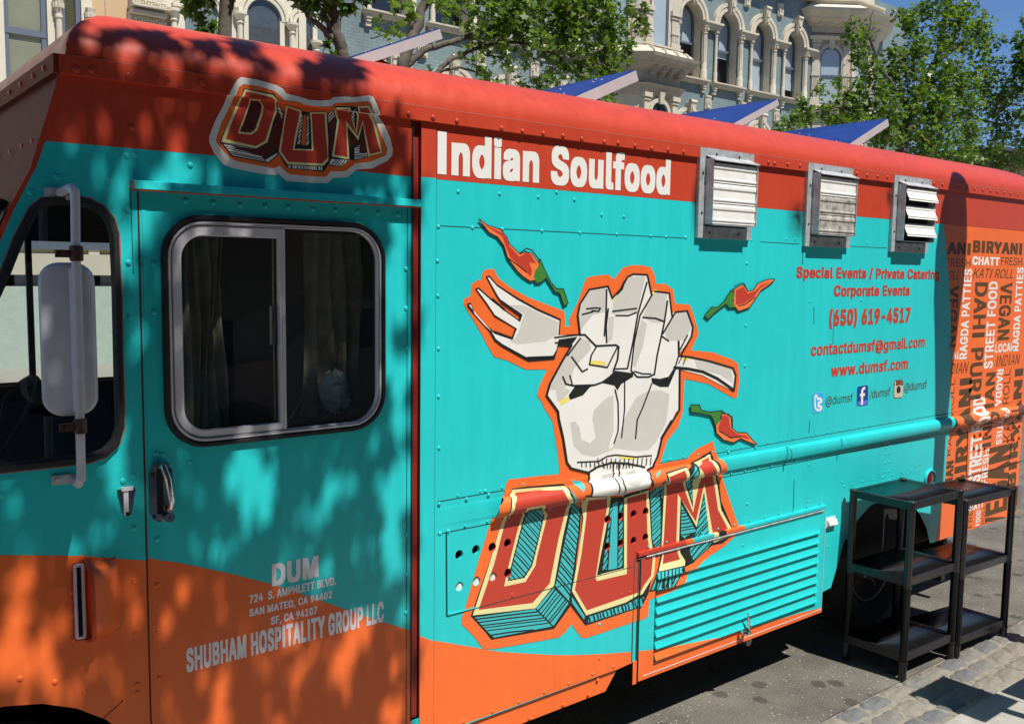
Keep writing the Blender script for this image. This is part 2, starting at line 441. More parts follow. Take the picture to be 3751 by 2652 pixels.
def rivet_mesh(name, m, r=.0085):
    mb = MB(); n = 8; vs = [(0, -r*.42, 0)]; fs = []
    for j, (rr, h) in enumerate(((.5*r, .36*r), (.85*r, .2*r), (r, -.05*r))):
        for k in range(n): vs.append((rr*cos(2*pi*k/n), -h, rr*sin(2*pi*k/n)))
    fs = [(0, 1+(k+1) % n, 1+k)[::-1] for k in range(n)]+[(9+k, 9+(k+1) % n, 1+(k+1) % n, 1+k) for k in range(n)]+[(17+k, 17+(k+1) % n, 9+(k+1) % n, 9+k) for k in range(n)]
    mb.add(vs, fs); me = bpy.data.meshes.new(name); me.from_pydata(mb.v, [], mb.f); me.materials.append(m); me.shade_smooth(); return me
# ================================================================ FOOD TRUCK
SLOTS[:] = [.34+.049*i for i in range(8)]
truck = empty('food_truck', (3.2, 1.1, 0), 'turquoise, red and orange food truck with a painted fist holding a fork on its side', 'food truck')
M2 = zm(1600, 1500, 1.9133); M1 = zm(1600, 700, 1.9133); U = zm(700, 200, 2.296); V = zm(2500, 500, 1.8353)
W1 = zm(3350, 820, 2.387); W2 = zm(3351, 1400, 2.387); K = zm(1450, 1900, 2.158); BZ = zm(2751, 1500, 2.296)
L2 = zm(2251, 1952, 1.5307); G = zm(2850, 900, 3.8267); SO = zm(2900, 1300, 4.1745)
Z06 = zm(0, 600, 2.296); Z16 = zm(0, 1600, 2.296); Z18 = zm(0, 1800, 1.905); T6 = zm(600, 1952, 2.296)
YB = 2.25      # far side of the body

# drilled holes (two plates of ventilation holes and the orange rear ones)
hp = [(157,1015),(274,980),(387,963),(495,935),(158,1238),(277,1200),(393,1170),(497,1143),(1195,767),(1287,747),(1377,730),(1462,712),(1193,957),(1285,935),(1377,917),(1460,893)]
hc = [side(*M2(*p)) for p in hp]
hp2 = [(520,480),(570,465),(618,460),(515,588),(560,598),(610,588),(815,412),(865,403),(912,393),(812,520),(860,508),(908,496)]
hc += [side(*W2(*p)) for p in hp2]
HOLES[:] = [circ(x, z, .0165, 16) for x, z in hc]

# outlines of the window openings
quarter_o = [(.598,2.091),(.64,2.087),(.675,2.07),(.698,2.04),(.709,2.0),(.711,1.878),(.709,1.5),(.697,1.46),(.664,1.429),(.62,1.416),(.30,1.416),(.262,1.425),(.248,1.45),(.252,1.49),(.433,1.897),(.467,1.985),(.503,2.058),(.53,2.082),(.56,2.09)]
def shrink(poly, d):
    n = len(poly); out = []; A = sum(poly[i][0]*poly[(i+1) % n][1]-poly[(i+1) % n][0]*poly[i][1] for i in range(n)); s_ = 1 if A > 0 else -1
    for i in range(n):
        a, b, c = poly[i-1], poly[i], poly[(i+1) % n]
        d1 = Vector((b[0]-a[0], b[1]-a[1])).normalized(); d2 = Vector((c[0]-b[0], c[1]-b[1])).normalized()
        nn = (Vector((-d1.y, d1.x))+Vector((-d2.y, d2.x))).normalized(); k = max(.5, nn.dot(Vector((-d1.y, d1.x))))
        out.append((b[0]+nn.x*d/k*s_, b[1]+nn.y*d/k*s_))
    return out
door_win = rrect(.812, 1.424, 1.496, 2.061, .115, 8)
quarter_i = shrink(quarter_o, .022); door_win_i = shrink(door_win, .016)

# ---- side skin
arc_f = [(.36+.42*cos(radians(a)), .41+.42*sin(radians(a))) for a in range(0, 181, 12)]
xa0, xa1 = 4.175, 5.045
arc_r = [(5.03,.44),(4.99,.52),(4.919,.60),(4.83,.68),(4.70,.735),(4.55,.757),(4.384,.74),(4.246,.669),(4.19,.56)]
skin = [(-.06,.41)] + arc_f[::-1][1:-1] + [(.78,.41),(.785,.34),(2.571,.349),(2.643,.354),(2.665,.36),(3.975,.365),(4.06,.374),(4.163,.598),(4.19,.60)] + arc_r[::-1][1:] + [(5.044,.426),(6.13,.428),(6.13,2.43)]
top = [(.592,2.43),(.58,2.385),(.53,2.226),(.507,2.15),(.455,2.05),(.36,1.83),(.20,1.47),(.14,1.25),(-.10,1.18),(-.60,1.12),(-.66,1.0),(-.66,.45),(-.10,.41)]
skin_poly = skin + top
bar_o = [(BARX0,.43),(BARX1,.43),(BARX1,2.3845),(BARX0,2.3845)]
mb = MB()
decal_tris(mb, sheet(skin_poly, [shrink(quarter_o,.01), shrink(door_win,.008), bar_o, rrect(LX0+.01,LZ0+.1,LX1-.01,LZ1-.01,.002,1)], ZL), 0, 0)
body_side = mb.build('side_panel', TEAL, truck); HATCH[0] = True

# ---- shell behind the skin (roof with rounded edges, far side, front, rear, floor)
def roof_z(x, y):
    ux = max(0, 1-(x-.592)/.27); ux = min(1, ux); uy = max(0, 1-(min(y+.012, YB-y))/A_CR)
    return Z_CR+B_CR*sqrt(max(0, 1-max(ux, uy)**2))
xs = [.592+.27*(1-cos(radians(a))) for a in range(0, 91, 9)]+[1.2, 1.8, 2.6, 3.4, 4.2, 5.0, 5.9, 6.08, 6.12, 6.13]
ys = [-.012+A_CR*(1-cos(radians(a))) for a in range(0, 91, 6)]; ys += [.6, 1.1, 1.6]+[YB-A_CR*(1-cos(radians(a))) for a in range(90, -1, -15)]
mb = MB(); nx, ny = len(xs), len(ys)
def rz(x, y):
    z = roof_z(x, y); e = max(0, (x-6.06)/.07); return Z_CR+(z-Z_CR)*sqrt(max(0, 1-min(1, e)**2))
mb.add([(x, y, rz(x, y)) for x in xs for y in ys], [(i*ny+j, (i+1)*ny+j, (i+1)*ny+j+1, i*ny+j+1) for i in range(nx-1) for j in range(ny-1)])
roof = mb.build('roof', RED, truck, smooth=40)
mb = MB(); mb.box((.585, 0.0, 2.385), (6.13, .002, 2.4295)); 
# gutter strip with folded lower edge, along the side, front and rear
mb2 = MB(); mb2.box((.576, -.0140, 2.3855), (6.132, -.0005, 2.4305)); mbf = MB(); mbf.box((.564, -.012, 2.3855), (.5795, YB, 2.4305)); mbf.build('front_gutter_strip', mat('shaded_red_strip_paint', (.17,.03,.02), .6, noise=.4, nscale=9, spec=.08), truck, smooth=0); mb2.box((.590,-.0143,2.4300),(6.13,-.008,2.4325))  # front strip is the roof red, darkened in its colour for the shade there
mb2.build('roof_gutter_strip', RED, truck, smooth=0)
mb = MB()
mb.add([(.58, 0, 2.387), (.58, YB, 2.387), (.507, YB, 2.15), (.507, 0, 2.15), (.455, 0, 2.05), (.455, YB, 2.05)], [(0, 1, 2, 3), (3, 2, 5, 4)])
RED_SHADED = mat('shaded_red_front_paint', (.15,.030,.020), .6, noise=.45, nscale=9, spec=.08, bump=.1, bscale=12)  # same red, darkened and dulled to put the front's shade and reflections into colour
mb.build('front_header', RED_SHADED, truck, smooth=0)
mb = MB()
mb.add([(.20, 0, 1.47), (.20, YB, 1.47), (.14, YB, 1.25), (.14, 0, 1.25), (-.1, 0, 1.18), (-.1, YB, 1.18), (-.6, YB, 1.12), (-.6, 0, 1.12), (-.66, 0, 1.0), (-.66, YB, 1.0), (-.66, YB, .45), (-.66, 0, .45)],
       [(0,1,2,3), (3,2,5,4), (4,5,6,7), (7,6,9,8), (8,9,10,11)])
mb.build('front_panel', TEAL, truck, smooth=0)
mb = MB(); mb.add([(.455, .06, 2.05), (.455, YB-.06, 2.05), (.20, YB-.06, 1.47), (.20, .06, 1.47)], [(0, 1, 2, 3)]); mb.build('windscreen', GLASS, truck, smooth=0)
mb = MB()
for y0, y1 in ((0.001, .06), (YB-.06, YB-.001), (YB/2-.03, YB/2+.03)):
    mb.hexa([(.450,y0,2.05),(.450,y1,2.05),(.195,y1,1.47),(.195,y0,1.47)], [(.475,y0,2.05),(.475,y1,2.05),(.22,y1,1.47),(.22,y0,1.47)])
mb.tube([(.452, .05, 2.06), (.452, YB-.05, 2.06)], .02); mb.tube([(.455, .06, 2.05), (.2, .06, 1.47)], .018)
mb.build('windscreen_seal', RUBBER, truck)
mb = MB()
_h = HOLES[:]; HOLES[:] = []
for t in sheet([(-.66,.45),(6.13,.43),(6.13,2.43),(.592,2.43),(.507,2.15),(.20,1.47),(.14,1.25),(-.6,1.12)], [[(.50,1.38),(1.33,1.38),(1.33,2.03),(.55,2.03)]], []): mb.add([(p[0], YB, p[1]) for p in t], [(0,1,2)])
HOLES[:] = _h
mb.add([(6.13,0,.43),(6.13,YB,.43),(6.13,YB,2.43),(6.13,0,2.43)], [(0,1,2,3)])
mb.build('far_and_rear_wall', ORANGE, truck, smooth=0)
mb = MB()   # dark lining and floor
mb.box((.75, .09, .40), (6.1, YB-.03, .44)); mb.box((1.62, .05, .44), (1.66, YB-.03, 2.40)); mb.box((1.34, YB-.06, .5), (1.62, YB-.03, 2.40)); mb.box((.3, YB-.06, .5), (1.34, YB-.03, 1.37)); mb.box((.6, YB-.06, 2.03), (1.34, YB-.03, 2.40)); mb.box((.92,YB-.055,1.37),(.945,YB-.03,2.04)); mb.box((.70,.04,2.39),(1.62,YB-.03,2.41))
mb.box((.05,.09,.84),(.8,YB-.03,.87)); mb.box((1.70,.035,.44),(6.1,.05,2.2))
mb.box((2.68,.02,.30),(3.98,.034,.78))
mb.build('interior_lining', DARK, truck, smooth=0)

# ---- colour areas painted on the side
mb = MB()
redp = [(.581,2.384),(.53,2.226),(.5275,2.218),(.70,2.2225),(.97,2.222),(1.30,2.214),(BARX0-.001,2.206),(BARX0-.001,2.430),(.592,2.43)]
# red above the turquoise, left of the pillar and right of it
decal(mb, [(.580,2.384),(.53,2.226),(.527,2.2205),(.97,2.2222),(BARX0-.0008,2.2105),(BARX0-.0008,2.3847)], 0, .0005)
decal(mb, [(.578,2.3830),(6.1295,2.3830),(6.1295,2.4295),(.592,2.4295)], 0, .0004)
decal(mb, [(BARX1+.0008,2.2135),(1.684,2.2133),(1.684,2.210),(6.1295,2.203),(6.1295,2.3845),(BARX1+.0008,2.3845)], 0, .0005)
# red trim down the screen pillar
decal(mb, [(.527,2.2205),(.53,2.226),(.507,2.15),(.455,2.05),(.36,1.83),(.375,1.83),(.468,2.05),(.520,2.155),(.543,2.2206)], 0, .0005)
wave = [side(*p) for p in [(0,2032.5),(100,2032.6),(300,2035),(420,2044),(535,2053)]]
wave2 = [side(*p) for p in [(541,2046),(640,2058),(714,2072.6),(860,2104),(1000,2140),(1166,2196),(1340,2257),(1504,2309)]]
wave3 = [side(*p) for p in [(1536,2331),(1597,2346),(1765,2375),(1830,2386),(1904,2391),(2029,2398),(2120,2398),(2215,2393.5),(2314,2385.6)]]
wave4 = [side(*L2(*p)) for p in [(135,660),(250,650),(430,615),(600,573),(750,535),(900,490),(1040,447),(1160,412)]]
decal(mb, [(-.60,1.205),(.3,1.214)]+wave+[(.7565,.42)]+[(.77,.415)]+arc_f[:-1]+[(-.06,.42),(-.58,.46),(-.6,.9)], 1, .0005)
decal(mb, wave2+[(BARX0-.0008,wave2[-1][1]-.004),(BARX0-.0008,.352),(.787,.345),(.783,.41),(.7575,.43),(.7575,wave2[0][1])], 1, .0005)
decal(mb, [(BARX1+.0008,wave3[0][1]+.004)]+wave3+[(2.6425,.3545),(2.571,.3495),(BARX1+.0008,.351)], 1, .0005)
# orange rear end
oe = [side(*p) for p in [(3458,820),(3475.7,1021),(3483,1176),(3484,1300),(3481,1406),(3484,1484)]]
oe = [(4.985,2.206)]+oe[1:]+[(5.19,1.155),(5.195,1.10),(5.185,1.05)]+[side(*p) for p in [(3470,1640),(3461,1756),(3445,1860)]]+[(5.10,.4275)]
decal(mb, oe+[(6.1295,.4285),(6.1295,2.205)], 1, .0005)
mb.build('painted_colour_areas', [RED, ORANGE], truck, smooth=25)

# ---- louvred hatch
mb = MB()
fr = rrect(LX0, LZ0, LX1, LZ1, .004, 1)
def hatch_panel(mb, poly, mi, lift):
    decal_tris(mb, sheet(poly, (), lzl(poly), lxl(poly)), lift, mi)
hatch_panel(mb, fr, 0, 0)
for a, b in (((LX0, LZ0), (LX1, LZ0)), ((LX1, LZ0), (LX1, LZ1))):
    mb.add([(a[0], -.008, a[1]), (b[0], -.008, b[1]), (b[0], .001, b[1]), (a[0], .001, a[1])], [(0, 3, 2, 1)])
hat = mb.build('louvred_hatch', TEAL, truck, smooth=25)
mb = MB()
for s0 in SLOTS: mb.box((LSX0, .0, s0-.012), (LSX1, .004, s0+.036)); 
mb.build('louvre_gap', DARK, hat, smooth=0)  # near-black backing sheets stand in for the shade inside the open slots
for s0 in SLOTS:
    mb = MB(); x0, x1 = LSX0, LSX1
    mb.hexa([(x0,-.0078,s0+.033),(x0+.003,-.0222,s0),(x0+.003,-.0215,s0-.0025),(x0,-.007,s0-.001)], [(x1,-.0078,s0+.033),(x1-.003,-.0222,s0),(x1-.003,-.0215,s0-.0025),(x1,-.007,s0-.001)])
    mb.build('louvre', TEAL, hat, smooth=0)
mb = MB()
decal(mb, [p for p in wave4]+[(LX1-.0005,wave4[-1][1]+.001),(LX1-.0005,LZ0+.0005),(LX0+.0005,LZ0+.0005),(LX0+.0005,wave4[0][1])], 0, .0009)
mb.build('orange_lower_edge', ORANGE, hat, smooth=0)
mb = MB()     # rain lips, piano hinge and side post
mb.box((2.650,-.004,.262),(2.672,0,.3595)); mb.build('hatch_side_post', ORANGE, truck, smooth=0)
edge_line_late = True
for xa, xb, m_ in ((2.655,2.94,REDP),(2.94,2.985,ORANGE),(2.985,3.12,TEALP),(3.12,3.15,CREAM),(3.15,3.20,BLACK),(3.20,3.33,ORANGE),(3.33,3.965,TEAL)):
    mb = MB(); mb.box((xa, -.016, .806), (xb, 0, .811)); mb.hexa([(xa,-.016,.795),(xb,-.016,.795),(xb,0,.800),(xa,0,.800)], [(xa,-.017,.806),(xb,-.017,.806),(xb,0,.806),(xa,0,.806)])
    mb.build('rain_lip', m_, truck, smooth=0)
mb = MB(); mb.box((2.66,-.010,.783),(3.96,-.004,.7845)); 
for i in range(86): mb.tube([(2.70+i*.0145, -.013, .7865), (2.713+i*.0145, -.013, .7865)], .0038, 6)
mb.build('piano_hinge', GALV, truck)
mb = MB(); mb.box((LX0+.03,-.0105,.2855),(LX1-.004,-.008,.2885)); mb.box((LX1-.007,-.0105,.28),(LX1-.0045,-.008,.775)); mb.build('hatch_edge_trim', ALU, hat, smooth=0)
# latch handle on the hatch
lx, lz = side(*L2(695, 550))
mb = MB(); mb.tube([(lx,-.008,lz),(lx,-.035,lz)], .010, 12); mb.tube([(lx,-.034,lz),(lx+.03,-.04,lz-.006),(lx+.035,-.040,lz+.02),(lx+.032,-.037,lz+.055),(lx+.026,-.034,lz+.085)], [.009,.011,.009,.007,.003], 8)
mb.lathe((lx+.03,-.04,lz-.012), [(.004,0),(.012,.001),(.012,.014),(.004,.015)], 10)
mb.build('latch_handle', CHROME, hat)
# ventilation plates standing 3 mm off the skin are drawn by their edges
def edge_line(name, pts, t=.004, h=.003, m=None, closed=False, par=None):
    mb = MB(); P = pts+([pts[0]] if closed else [])
    for a, b in zip(P, P[1:]):
        l = hypot(b[0]-a[0], b[1]-a[1]); nx_, nz_ = -(b[1]-a[1])/l*t/2, (b[0]-a[0])/l*t/2
        ya, yb = -prof(*a), -prof(*b)
        q = [(a[0]+nx_, ya, a[1]+nz_), (b[0]+nx_, yb, b[1]+nz_), (b[0]-nx_, yb, b[1]-nz_), (a[0]-nx_, ya, a[1]-nz_)]
        mb.hexa([(x, y-h, z) for x, y, z in q], [(x, y+.002, z) for x, y, z in q])
    return mb.build(name, m or TEAL, par or truck, smooth=0)
SEAM = mat('dark_seam', (.012, .05, .05), .7); SEAMR = mat('dark_red_seam', (.07, .012, .008), .7)
edge_line('hole_plate_edge', [(1.733,1.043),(1.737,.757),(2.645,.755)], .003, .0022, SEAM)
edge_line('hatch_post_seam', [(2.645,.36),(2.645,.79)], .0035, .0022, SEAM); edge_line('hatch_post_seam', [(2.670,.27),(2.670,.78)], .006, .0022, SEAM)
edge_line('hole_plate_trim', [(1.7365,1.043),(1.7405,.7605),(1.86,.760)], .003, .0045, TEAL)
dk = MB(); cup = MB()
for i, (x, z) in enumerate(hc):
    n = 16; c0 = circ(x, z, .0166, n)
    mbh = MB(); mbh.add([(p[0], -.0004, p[1]) for p in c0]+[(p[0], .012, p[1]) for p in c0], [(k, (k+1) % n, n+(k+1) % n, n+k) for k in range(n)])
    mbh.build('drilled_hole', [TEAL if i in (0,1,4,5) else (REDP if i < 16 else ORANGE)][0], truck)
mb = MB()
for i in (4, 5, 6):
    x, z = hc[i]; mb.tube([(x+.008, .0215, z-.03), (x+.008, .0215, z+.010)], .018, 16)
mb.build('white_canister_behind_holes', WHITEP, truck)

# ---- pillar slot between cab and box
mb = MB(); mb.add([(BARX0,0,.43),(BARX1,0,.43),(BARX1,0,2.3845),(BARX0,0,2.3845),(BARX0,.012,.43),(BARX1,.012,.43),(BARX1,.012,2.3845),(BARX0,.012,2.3845)],
       [(4,5,6,7),(0,4,7,3),(1,2,6,5)]); mb.build('pillar_channel', DRED, truck, smooth=0)
mb = MB(); mb.box((BARX0-.004,-.0035,.43),(BARX0,0,2.384)); mb.build('pillar_edge_dark', RUBBER, truck, smooth=0)
mb = MB(); mb.box((BARX1,-.003,.36),(1.684,0,2.2128)); mb.build('post_panel', TEAL, truck, smooth=0)
mb = MB(); w3 = wave3[0][1]+.004
mb.hexa([(BARX1,-.0036,.36),(1.684,-.0036,.36),(1.684,-.0036,wave3[1][1]+.002),(BARX1,-.0036,w3)], [(BARX1,-.0032,.36),(1.684,-.0032,.36),(1.684,-.0032,wave3[1][1]+.002),(BARX1,-.0032,w3)])
mb.build('post_panel_orange_foot', ORANGE, truck, smooth=0)
mb = MB(); mb.box((BARX1,-.003,2.2132),(1.684,0,2.383)); mb.build('post_panel_red_head', RED, truck, smooth=0)
edge_line('box_corner_seam', [(1.686,.36),(1.686,2.38)], .002, .0008, SEAM)
# ---- seams
edge_line('door_seam', [(.7585,2.115),(.7575,1.15),(.757,.70),(.765,.52),(.79,.40)], .0045, .0012, SEAMR)
edge_line('door_edge_fold', [(.772,2.110),(.772,wave2[0][1])], .010, .0012, TEAL); edge_line('door_edge_fold', [(.772,wave2[0][1]),(.772,.72),(.785,.55)], .010, .0012, ORANGE)
edge_line('door_rear_seam', [(1.578,2.12),(1.578,.42)], .0022, .001, SEAM)
edge_line('cab_top_seam', [(.74,2.12),(.742,1.9)], .002, .0008, SEAM)
edge_line('upper_panel_seam', [(1.70,2.063),(2.9,2.062)], .0022, .0008, SEAM)
edge_line('upper_panel_seam', [(3.38,2.062),(3.67,2.060)], .0022, .0008, SEAM)
edge_line('upper_panel_seam', [(4.02,2.062),(4.42,2.062)], .0022, .0008, SEAM)
edge_line('rail_top_seam', [(1.698,1.1565),(6.12,1.1565)], .003, .0008, SEAM)
edge_line('rail_bottom_seam', [(1.698,1.0465),(6.12,1.0465)], .003, .0008, SEAM)
edge_line('skirt_seam', [(1.75,.3445),(2.571,.3475)], .003, .0012, SEAMR)
for p in [((886,1260),(881,1148)),((2833,1260),(2833,1148))][:0]: pass
edge_line('vertical_seam', [side(*V(808,715)), side(*V(806,860))], .004, .001, SEAM)
edge_line('vertical_seam', [side(*V(883,1150)), side(*V(883,1262))], .004, .001, SEAM)
edge_line('vertical_seam', [side(*V(1018,1170)), side(*V(1010,1400))], .003, .001, SEAM)
edge_line('vertical_seam', [side(*BZ(494,90)), side(*BZ(486,195))], .004, .001, SEAM)
edge_line('vertical_seam', [side(*BZ(362,590)), side(*BZ(355,850))], .004, .001, SEAM)
edge_line('wheel_arch_crack', [side(*Z18(860,1455)), side(*Z18(720,1580))], .003, .001, SEAMR)
mb = MB()   # skirt flange below the box
mb.add([(1.70,.006,.346),(2.571,.006,.348),(2.507,.006,.272),(1.64,.006,.266),(1.64,.006,.346)], [(3,2,1,0,4)][:1]); mb.build('skirt_flange', ORANGE, truck, smooth=0)

# ---- rub rail end caps, rail joint
for x in (3.62, 4.06):
    mb = MB(); pts = [(x, -(p+.0012), z) for z, p in RAIL if p > 0.003]
    mb.add(pts+[(a+.006, b, c) for a, b, c in pts], [(i, i+1, i+1+len(pts), i+len(pts)) for i in range(len(pts)-1)]); mb.build('rail_joint', SEAM if x < 4 else TEAL, truck)

# ---- door drip rail
mb = MB(); mb.box((.742,-.028,2.117),(1.614,.0,2.121)); mb.hexa([(.742,-.029,2.118),(1.614,-.029,2.118),(1.614,-.024,2.118),(.742,-.024,2.118)], [(.742,-.026,2.138),(1.614,-.026,2.138),(1.614,-.022,2.140),(.742,-.022,2.140)])
mb.box((.742,-.023,2.1215),(1.614,0,2.139))
dr = mb.build('drip_rail', TEAL, truck, smooth=0)
mb = MB(); mb.box((.744,-.0275,2.1145),(1.612,-.0005,2.1168)); mb.box((.7395,-.030,2.1165),(.7418,0,2.1395)); mb.build('drip_rail_red_underside', DRED if False else RED, dr, smooth=0)

# ---- windows
def ring(name, outer, inner, y0, y1, m, par, smooth=40, bevel=.25):
    """closed frame between two outlines, its outer and inner rims rolled back"""
    n = len(outer); mb = MB(); mid_o = [(a[0]+(b[0]-a[0])*bevel, a[1]+(b[1]-a[1])*bevel) for a, b in zip(outer, inner)]; mid_i = [(a[0]+(b[0]-a[0])*(1-bevel), a[1]+(b[1]-a[1])*(1-bevel)) for a, b in zip(outer, inner)]
    loops = [[(p[0], y1, p[1]) for p in outer], [(p[0], y0*.45+y1*.55, p[1]) for p in outer], [(p[0], y0, p[1]) for p in mid_o], [(p[0], y0, p[1]) for p in mid_i], [(p[0], y0*.45+y1*.55, p[1]) for p in inner], [(p[0], y1, p[1]) for p in inner]]
    vs = [v for l in loops for v in l]; fs = []
    for j in range(len(loops)-1):
        for k in range(n): fs.append((j*n+k, j*n+(k+1) % n, (j+1)*n+(k+1) % n, (j+1)*n+k))
    mb.add(vs, fs); return mb.build(name, m, par, smooth=smooth)
dw = ring('door_window', door_win, door_win_i, -.013, .01, RUBBER, truck)
dw2 = shrink(door_win, .014); dw3 = shrink(door_win, .028)
ring('frame', dw2, dw3, -.009, .012, ALU, dw)
ring('frame_groove', shrink(door_win, .0235), shrink(door_win, .0255), -.0095, .01, RUBBER, dw)
# sliding sash on the left half
def clip_poly_x(poly, xm, keep_left=True):
    out = []; n = len(poly)
    for i in range(n):
        a, b = poly[i], poly[(i+1) % n]; ia = (a[0] <= xm) == keep_left; ib = (b[0] <= xm) == keep_left
        if ia: out.append(a)
        if ia != ib: t = (xm-a[0])/(b[0]-a[0]); out.append((xm, a[1]+t*(b[1]-a[1])))
    return out
s_o = rrect(.842, 1.454, 1.146, 2.031, .085, 8); s_o = [(max(p[0], .84), p[1]) for p in s_o]
def half_sash(x0, z0, x1, z1, r, n=8):
    P = [(x1, z1)]
    for k in range(n+1): a = radians(90+90*k/n); P.append((x0+r+r*cos(a), z1-r+r*sin(a)))
    for k in range(n+1): a = radians(180+90*k/n); P.append((x0+r+r*cos(a), z0+r+r*sin(a)))
    P.append((x1, z0)); return P
so_ = half_sash(.8395, 1.4515, 1.148, 2.0335, .088); si_ = half_sash(.868, 1.473, 1.144, 2.004, .062)
ring('sliding_sash', so_, si_, -.005, .012, ALU, dw, bevel=.1)
mb = MB(); mb.box((1.1445,-.0065,1.455),(1.152,.014,2.031)); mb.box((1.1525,-.008,1.453),(1.158,.014,2.033)); mb.box((1.1585,-.006,1.455),(1.1625,.014,2.031)); mb.build('meeting_stile', ALU, dw, smooth=0)
mb = MB(); P = [(p[0], .004, p[1]) for p in si_]; mb.add(P, [tuple(range(len(P)))[::-1]]); mb.build('pane', GLASS, dw, smooth=0)
rp = clip_poly_x(dw3, 1.16, False); mb = MB(); mb.add([(p[0], .009, p[1]) for p in rp], [tuple(range(len(rp)))]); mb.build('pane', GLASS, dw, smooth=0)
mb = MB(); mb.box((1.128,.010,1.70),(1.138,.028,1.81)); mb.box((1.131,.006,1.48),(1.1335,.012,2.0)); mb.build('sash_pull', ALUD, dw, smooth=0)
qw = ring('quarter_window', quarter_o, quarter_i, -.014, .01, RUBBER, truck)
mb = MB(); mb.add([(p[0], .004, p[1]) for p in quarter_i], [tuple(range(len(quarter_i)))[::-1]]); mb.build('pane', GLASS, qw, smooth=0)
edge_line('red_paint_line', shrink(quarter_o, -.002), .002, .001, RED, True, qw)

# ---- things seen through the glass
CURT = mat('curtain_cloth', (.34, .31, .25), .9, noise=.35, nscale=12)
def curtain(x0, x1, y, z0, z1, n, amp):
    mb = MB(); vs = []; N = n*8
    for i in range(N+1):
        t = i/N; x = x0+(x1-x0)*t; yy = y+amp*sin(2*pi*n*t)+amp*.4*sin(2*pi*n*t*.37+1)
        for j in range(5): vs.append((x+.008*sin(j*1.3+i*.2), yy+.01*sin(j*1.7+i*.11), z1+(z0-z1)*j/4))
    mb.add(vs, [(i*5+j, (i+1)*5+j, (i+1)*5+j+1, i*5+j+1) for i in range(N) for j in range(4)]); return mb
curtain(.88, 1.03, .12, 1.46, 2.03, 6, .012).build('curtain', CURT, truck, smooth=60)
curtain(1.30, 1.50, .16, 1.45, 2.03, 4, .012).build('curtain', CURT, truck, smooth=60)
mb = MB(); mb.tube([(1.24,.20,1.40),(1.40,.17,1.66)], .006); mb.build('broom_stick', mat('blue_plastic', (.05,.18,.24), .4), truck)
random.seed(3); mb = MB(); c = Vector((1.385,.12,1.53)); vs = []; n1, n2 = 10, 12
for i in range(n1+1):
    for j in range(n2):
        a, b = pi*i/n1, 2*pi*j/n2; r = .055*(1+random.uniform(-.3,.35)); vs.append(c+Vector((r*sin(a)*cos(b)*.8, r*sin(a)*sin(b)*.5, r*1.1*cos(a))))
mb.add(vs, [(i*n2+j, i*n2+(j+1) % n2, (i+1)*n2+(j+1) % n2, (i+1)*n2+j) for i in range(n1) for j in range(n2)]); mb.build('crumpled_rag', mat('rag_cloth', (.6,.72,.75), .9, noise=.2), truck, smooth=20)
mb = MB(); sc = Vector((.52,.62,1.42)); pts = []
for k in range(25):
    a = 2*pi*k/24; pts.append(sc+Vector((.19*cos(a)*.55, .19*sin(a), .19*cos(a)*.8)))
mb.tube(pts, .012, 6, cap=False); mb.tube([sc, (.35,.62,1.2)], .02); mb.tube([pts[4], pts[16]], .008, 6); mb.build('steering_wheel', DARK, truck)
mb = MB(); mb.box((.75,.35,.9),(1.12,.85,1.25)); mb.box((1.06,.38,1.25),(1.16,.82,1.75)); mb.build('driver_seat', mat('seat_vinyl', (.03,.03,.035), .6), truck, smooth=0)
mb = MB(); mb.box((.25,.1,1.2),(.5,2.1,1.36)); mb.build('dashboard', DARK, truck, smooth=0)

# ---- mirror on the cab
mir = empty('wing_mirror', (.53,-.06,1.7)); mir.parent = truck; mir.location = Vector((.53,-.06,1.7))-truck.location
PY = -.160
def P_(x, y, py=PY): a = onY(x, y, py); return (a[0], py, a[1])
wb = side(*Z06(500,240)); wl = side(*Z16(620,330))
tp = [(wb[0],-.006,wb[1]-.002),(wb[0]+.005,-.05,wb[1]+.004),P_(*Z06(600,205),PY+.02),P_(*Z06(628,235)),P_(*Z06(633,300)),P_(*Z06(636,700)),P_(*Z06(650,1200)),P_(*Z16(675,0)),P_(*Z16(682,280)),P_(*Z16(682,350)),P_(*Z16(660,385),PY+.02),(wl[0],-.045,wl[1]-.012),(wl[0],-.006,wl[1]-.006)]
mb = MB(); mb.tube(tp, .0108, 12); mb.build('mirror_arm', GREYM, mir)
for q, cv in (((370,210,585,272), Z06), ((430,300,650,365), Z16)):
    a = side(*cv(q[0], q[3]-12)); b = side(*cv(q[2], q[1]+14)); mb = MB(); mb.box((a[0],-.007,b[1]-.02),(b[0]-.01,0,b[1]+.004)); 
    mb.tube([(a[0]+.012,-.006,b[1]-.008),(a[0]+.012,-.012,b[1]-.008)], .006, 8); mb.tube([(a[0]+.05,-.006,b[1]-.02),(a[0]+.05,-.02,b[1]-.02)], .006, 8); mb.build('mirror_bracket', GALV, mir)
m_o = [P_(*c_) for c_ in []]
hx0, hz1 = onY(150,960,-.125); hx1, _z = onY(355,960,-.125); hx1b, hz0 = onY(260,1520,-.125)
hcx, hw, hcz, hh = (onY(251,1240,-.125)[0]), .061, (onY(245,962,-.125)[1]+onY(260,1522,-.125)[1])/2, (onY(245,962,-.125)[1]-onY(260,1522,-.125)[1])/2
rot = radians(-14)
def mp(u, v, d): return (hcx+u*cos(rot)-d*sin(rot)*-1*0+d*sin(rot), -.125+u*sin(rot)*1.0-d*cos(rot), hcz+v)
loops = []
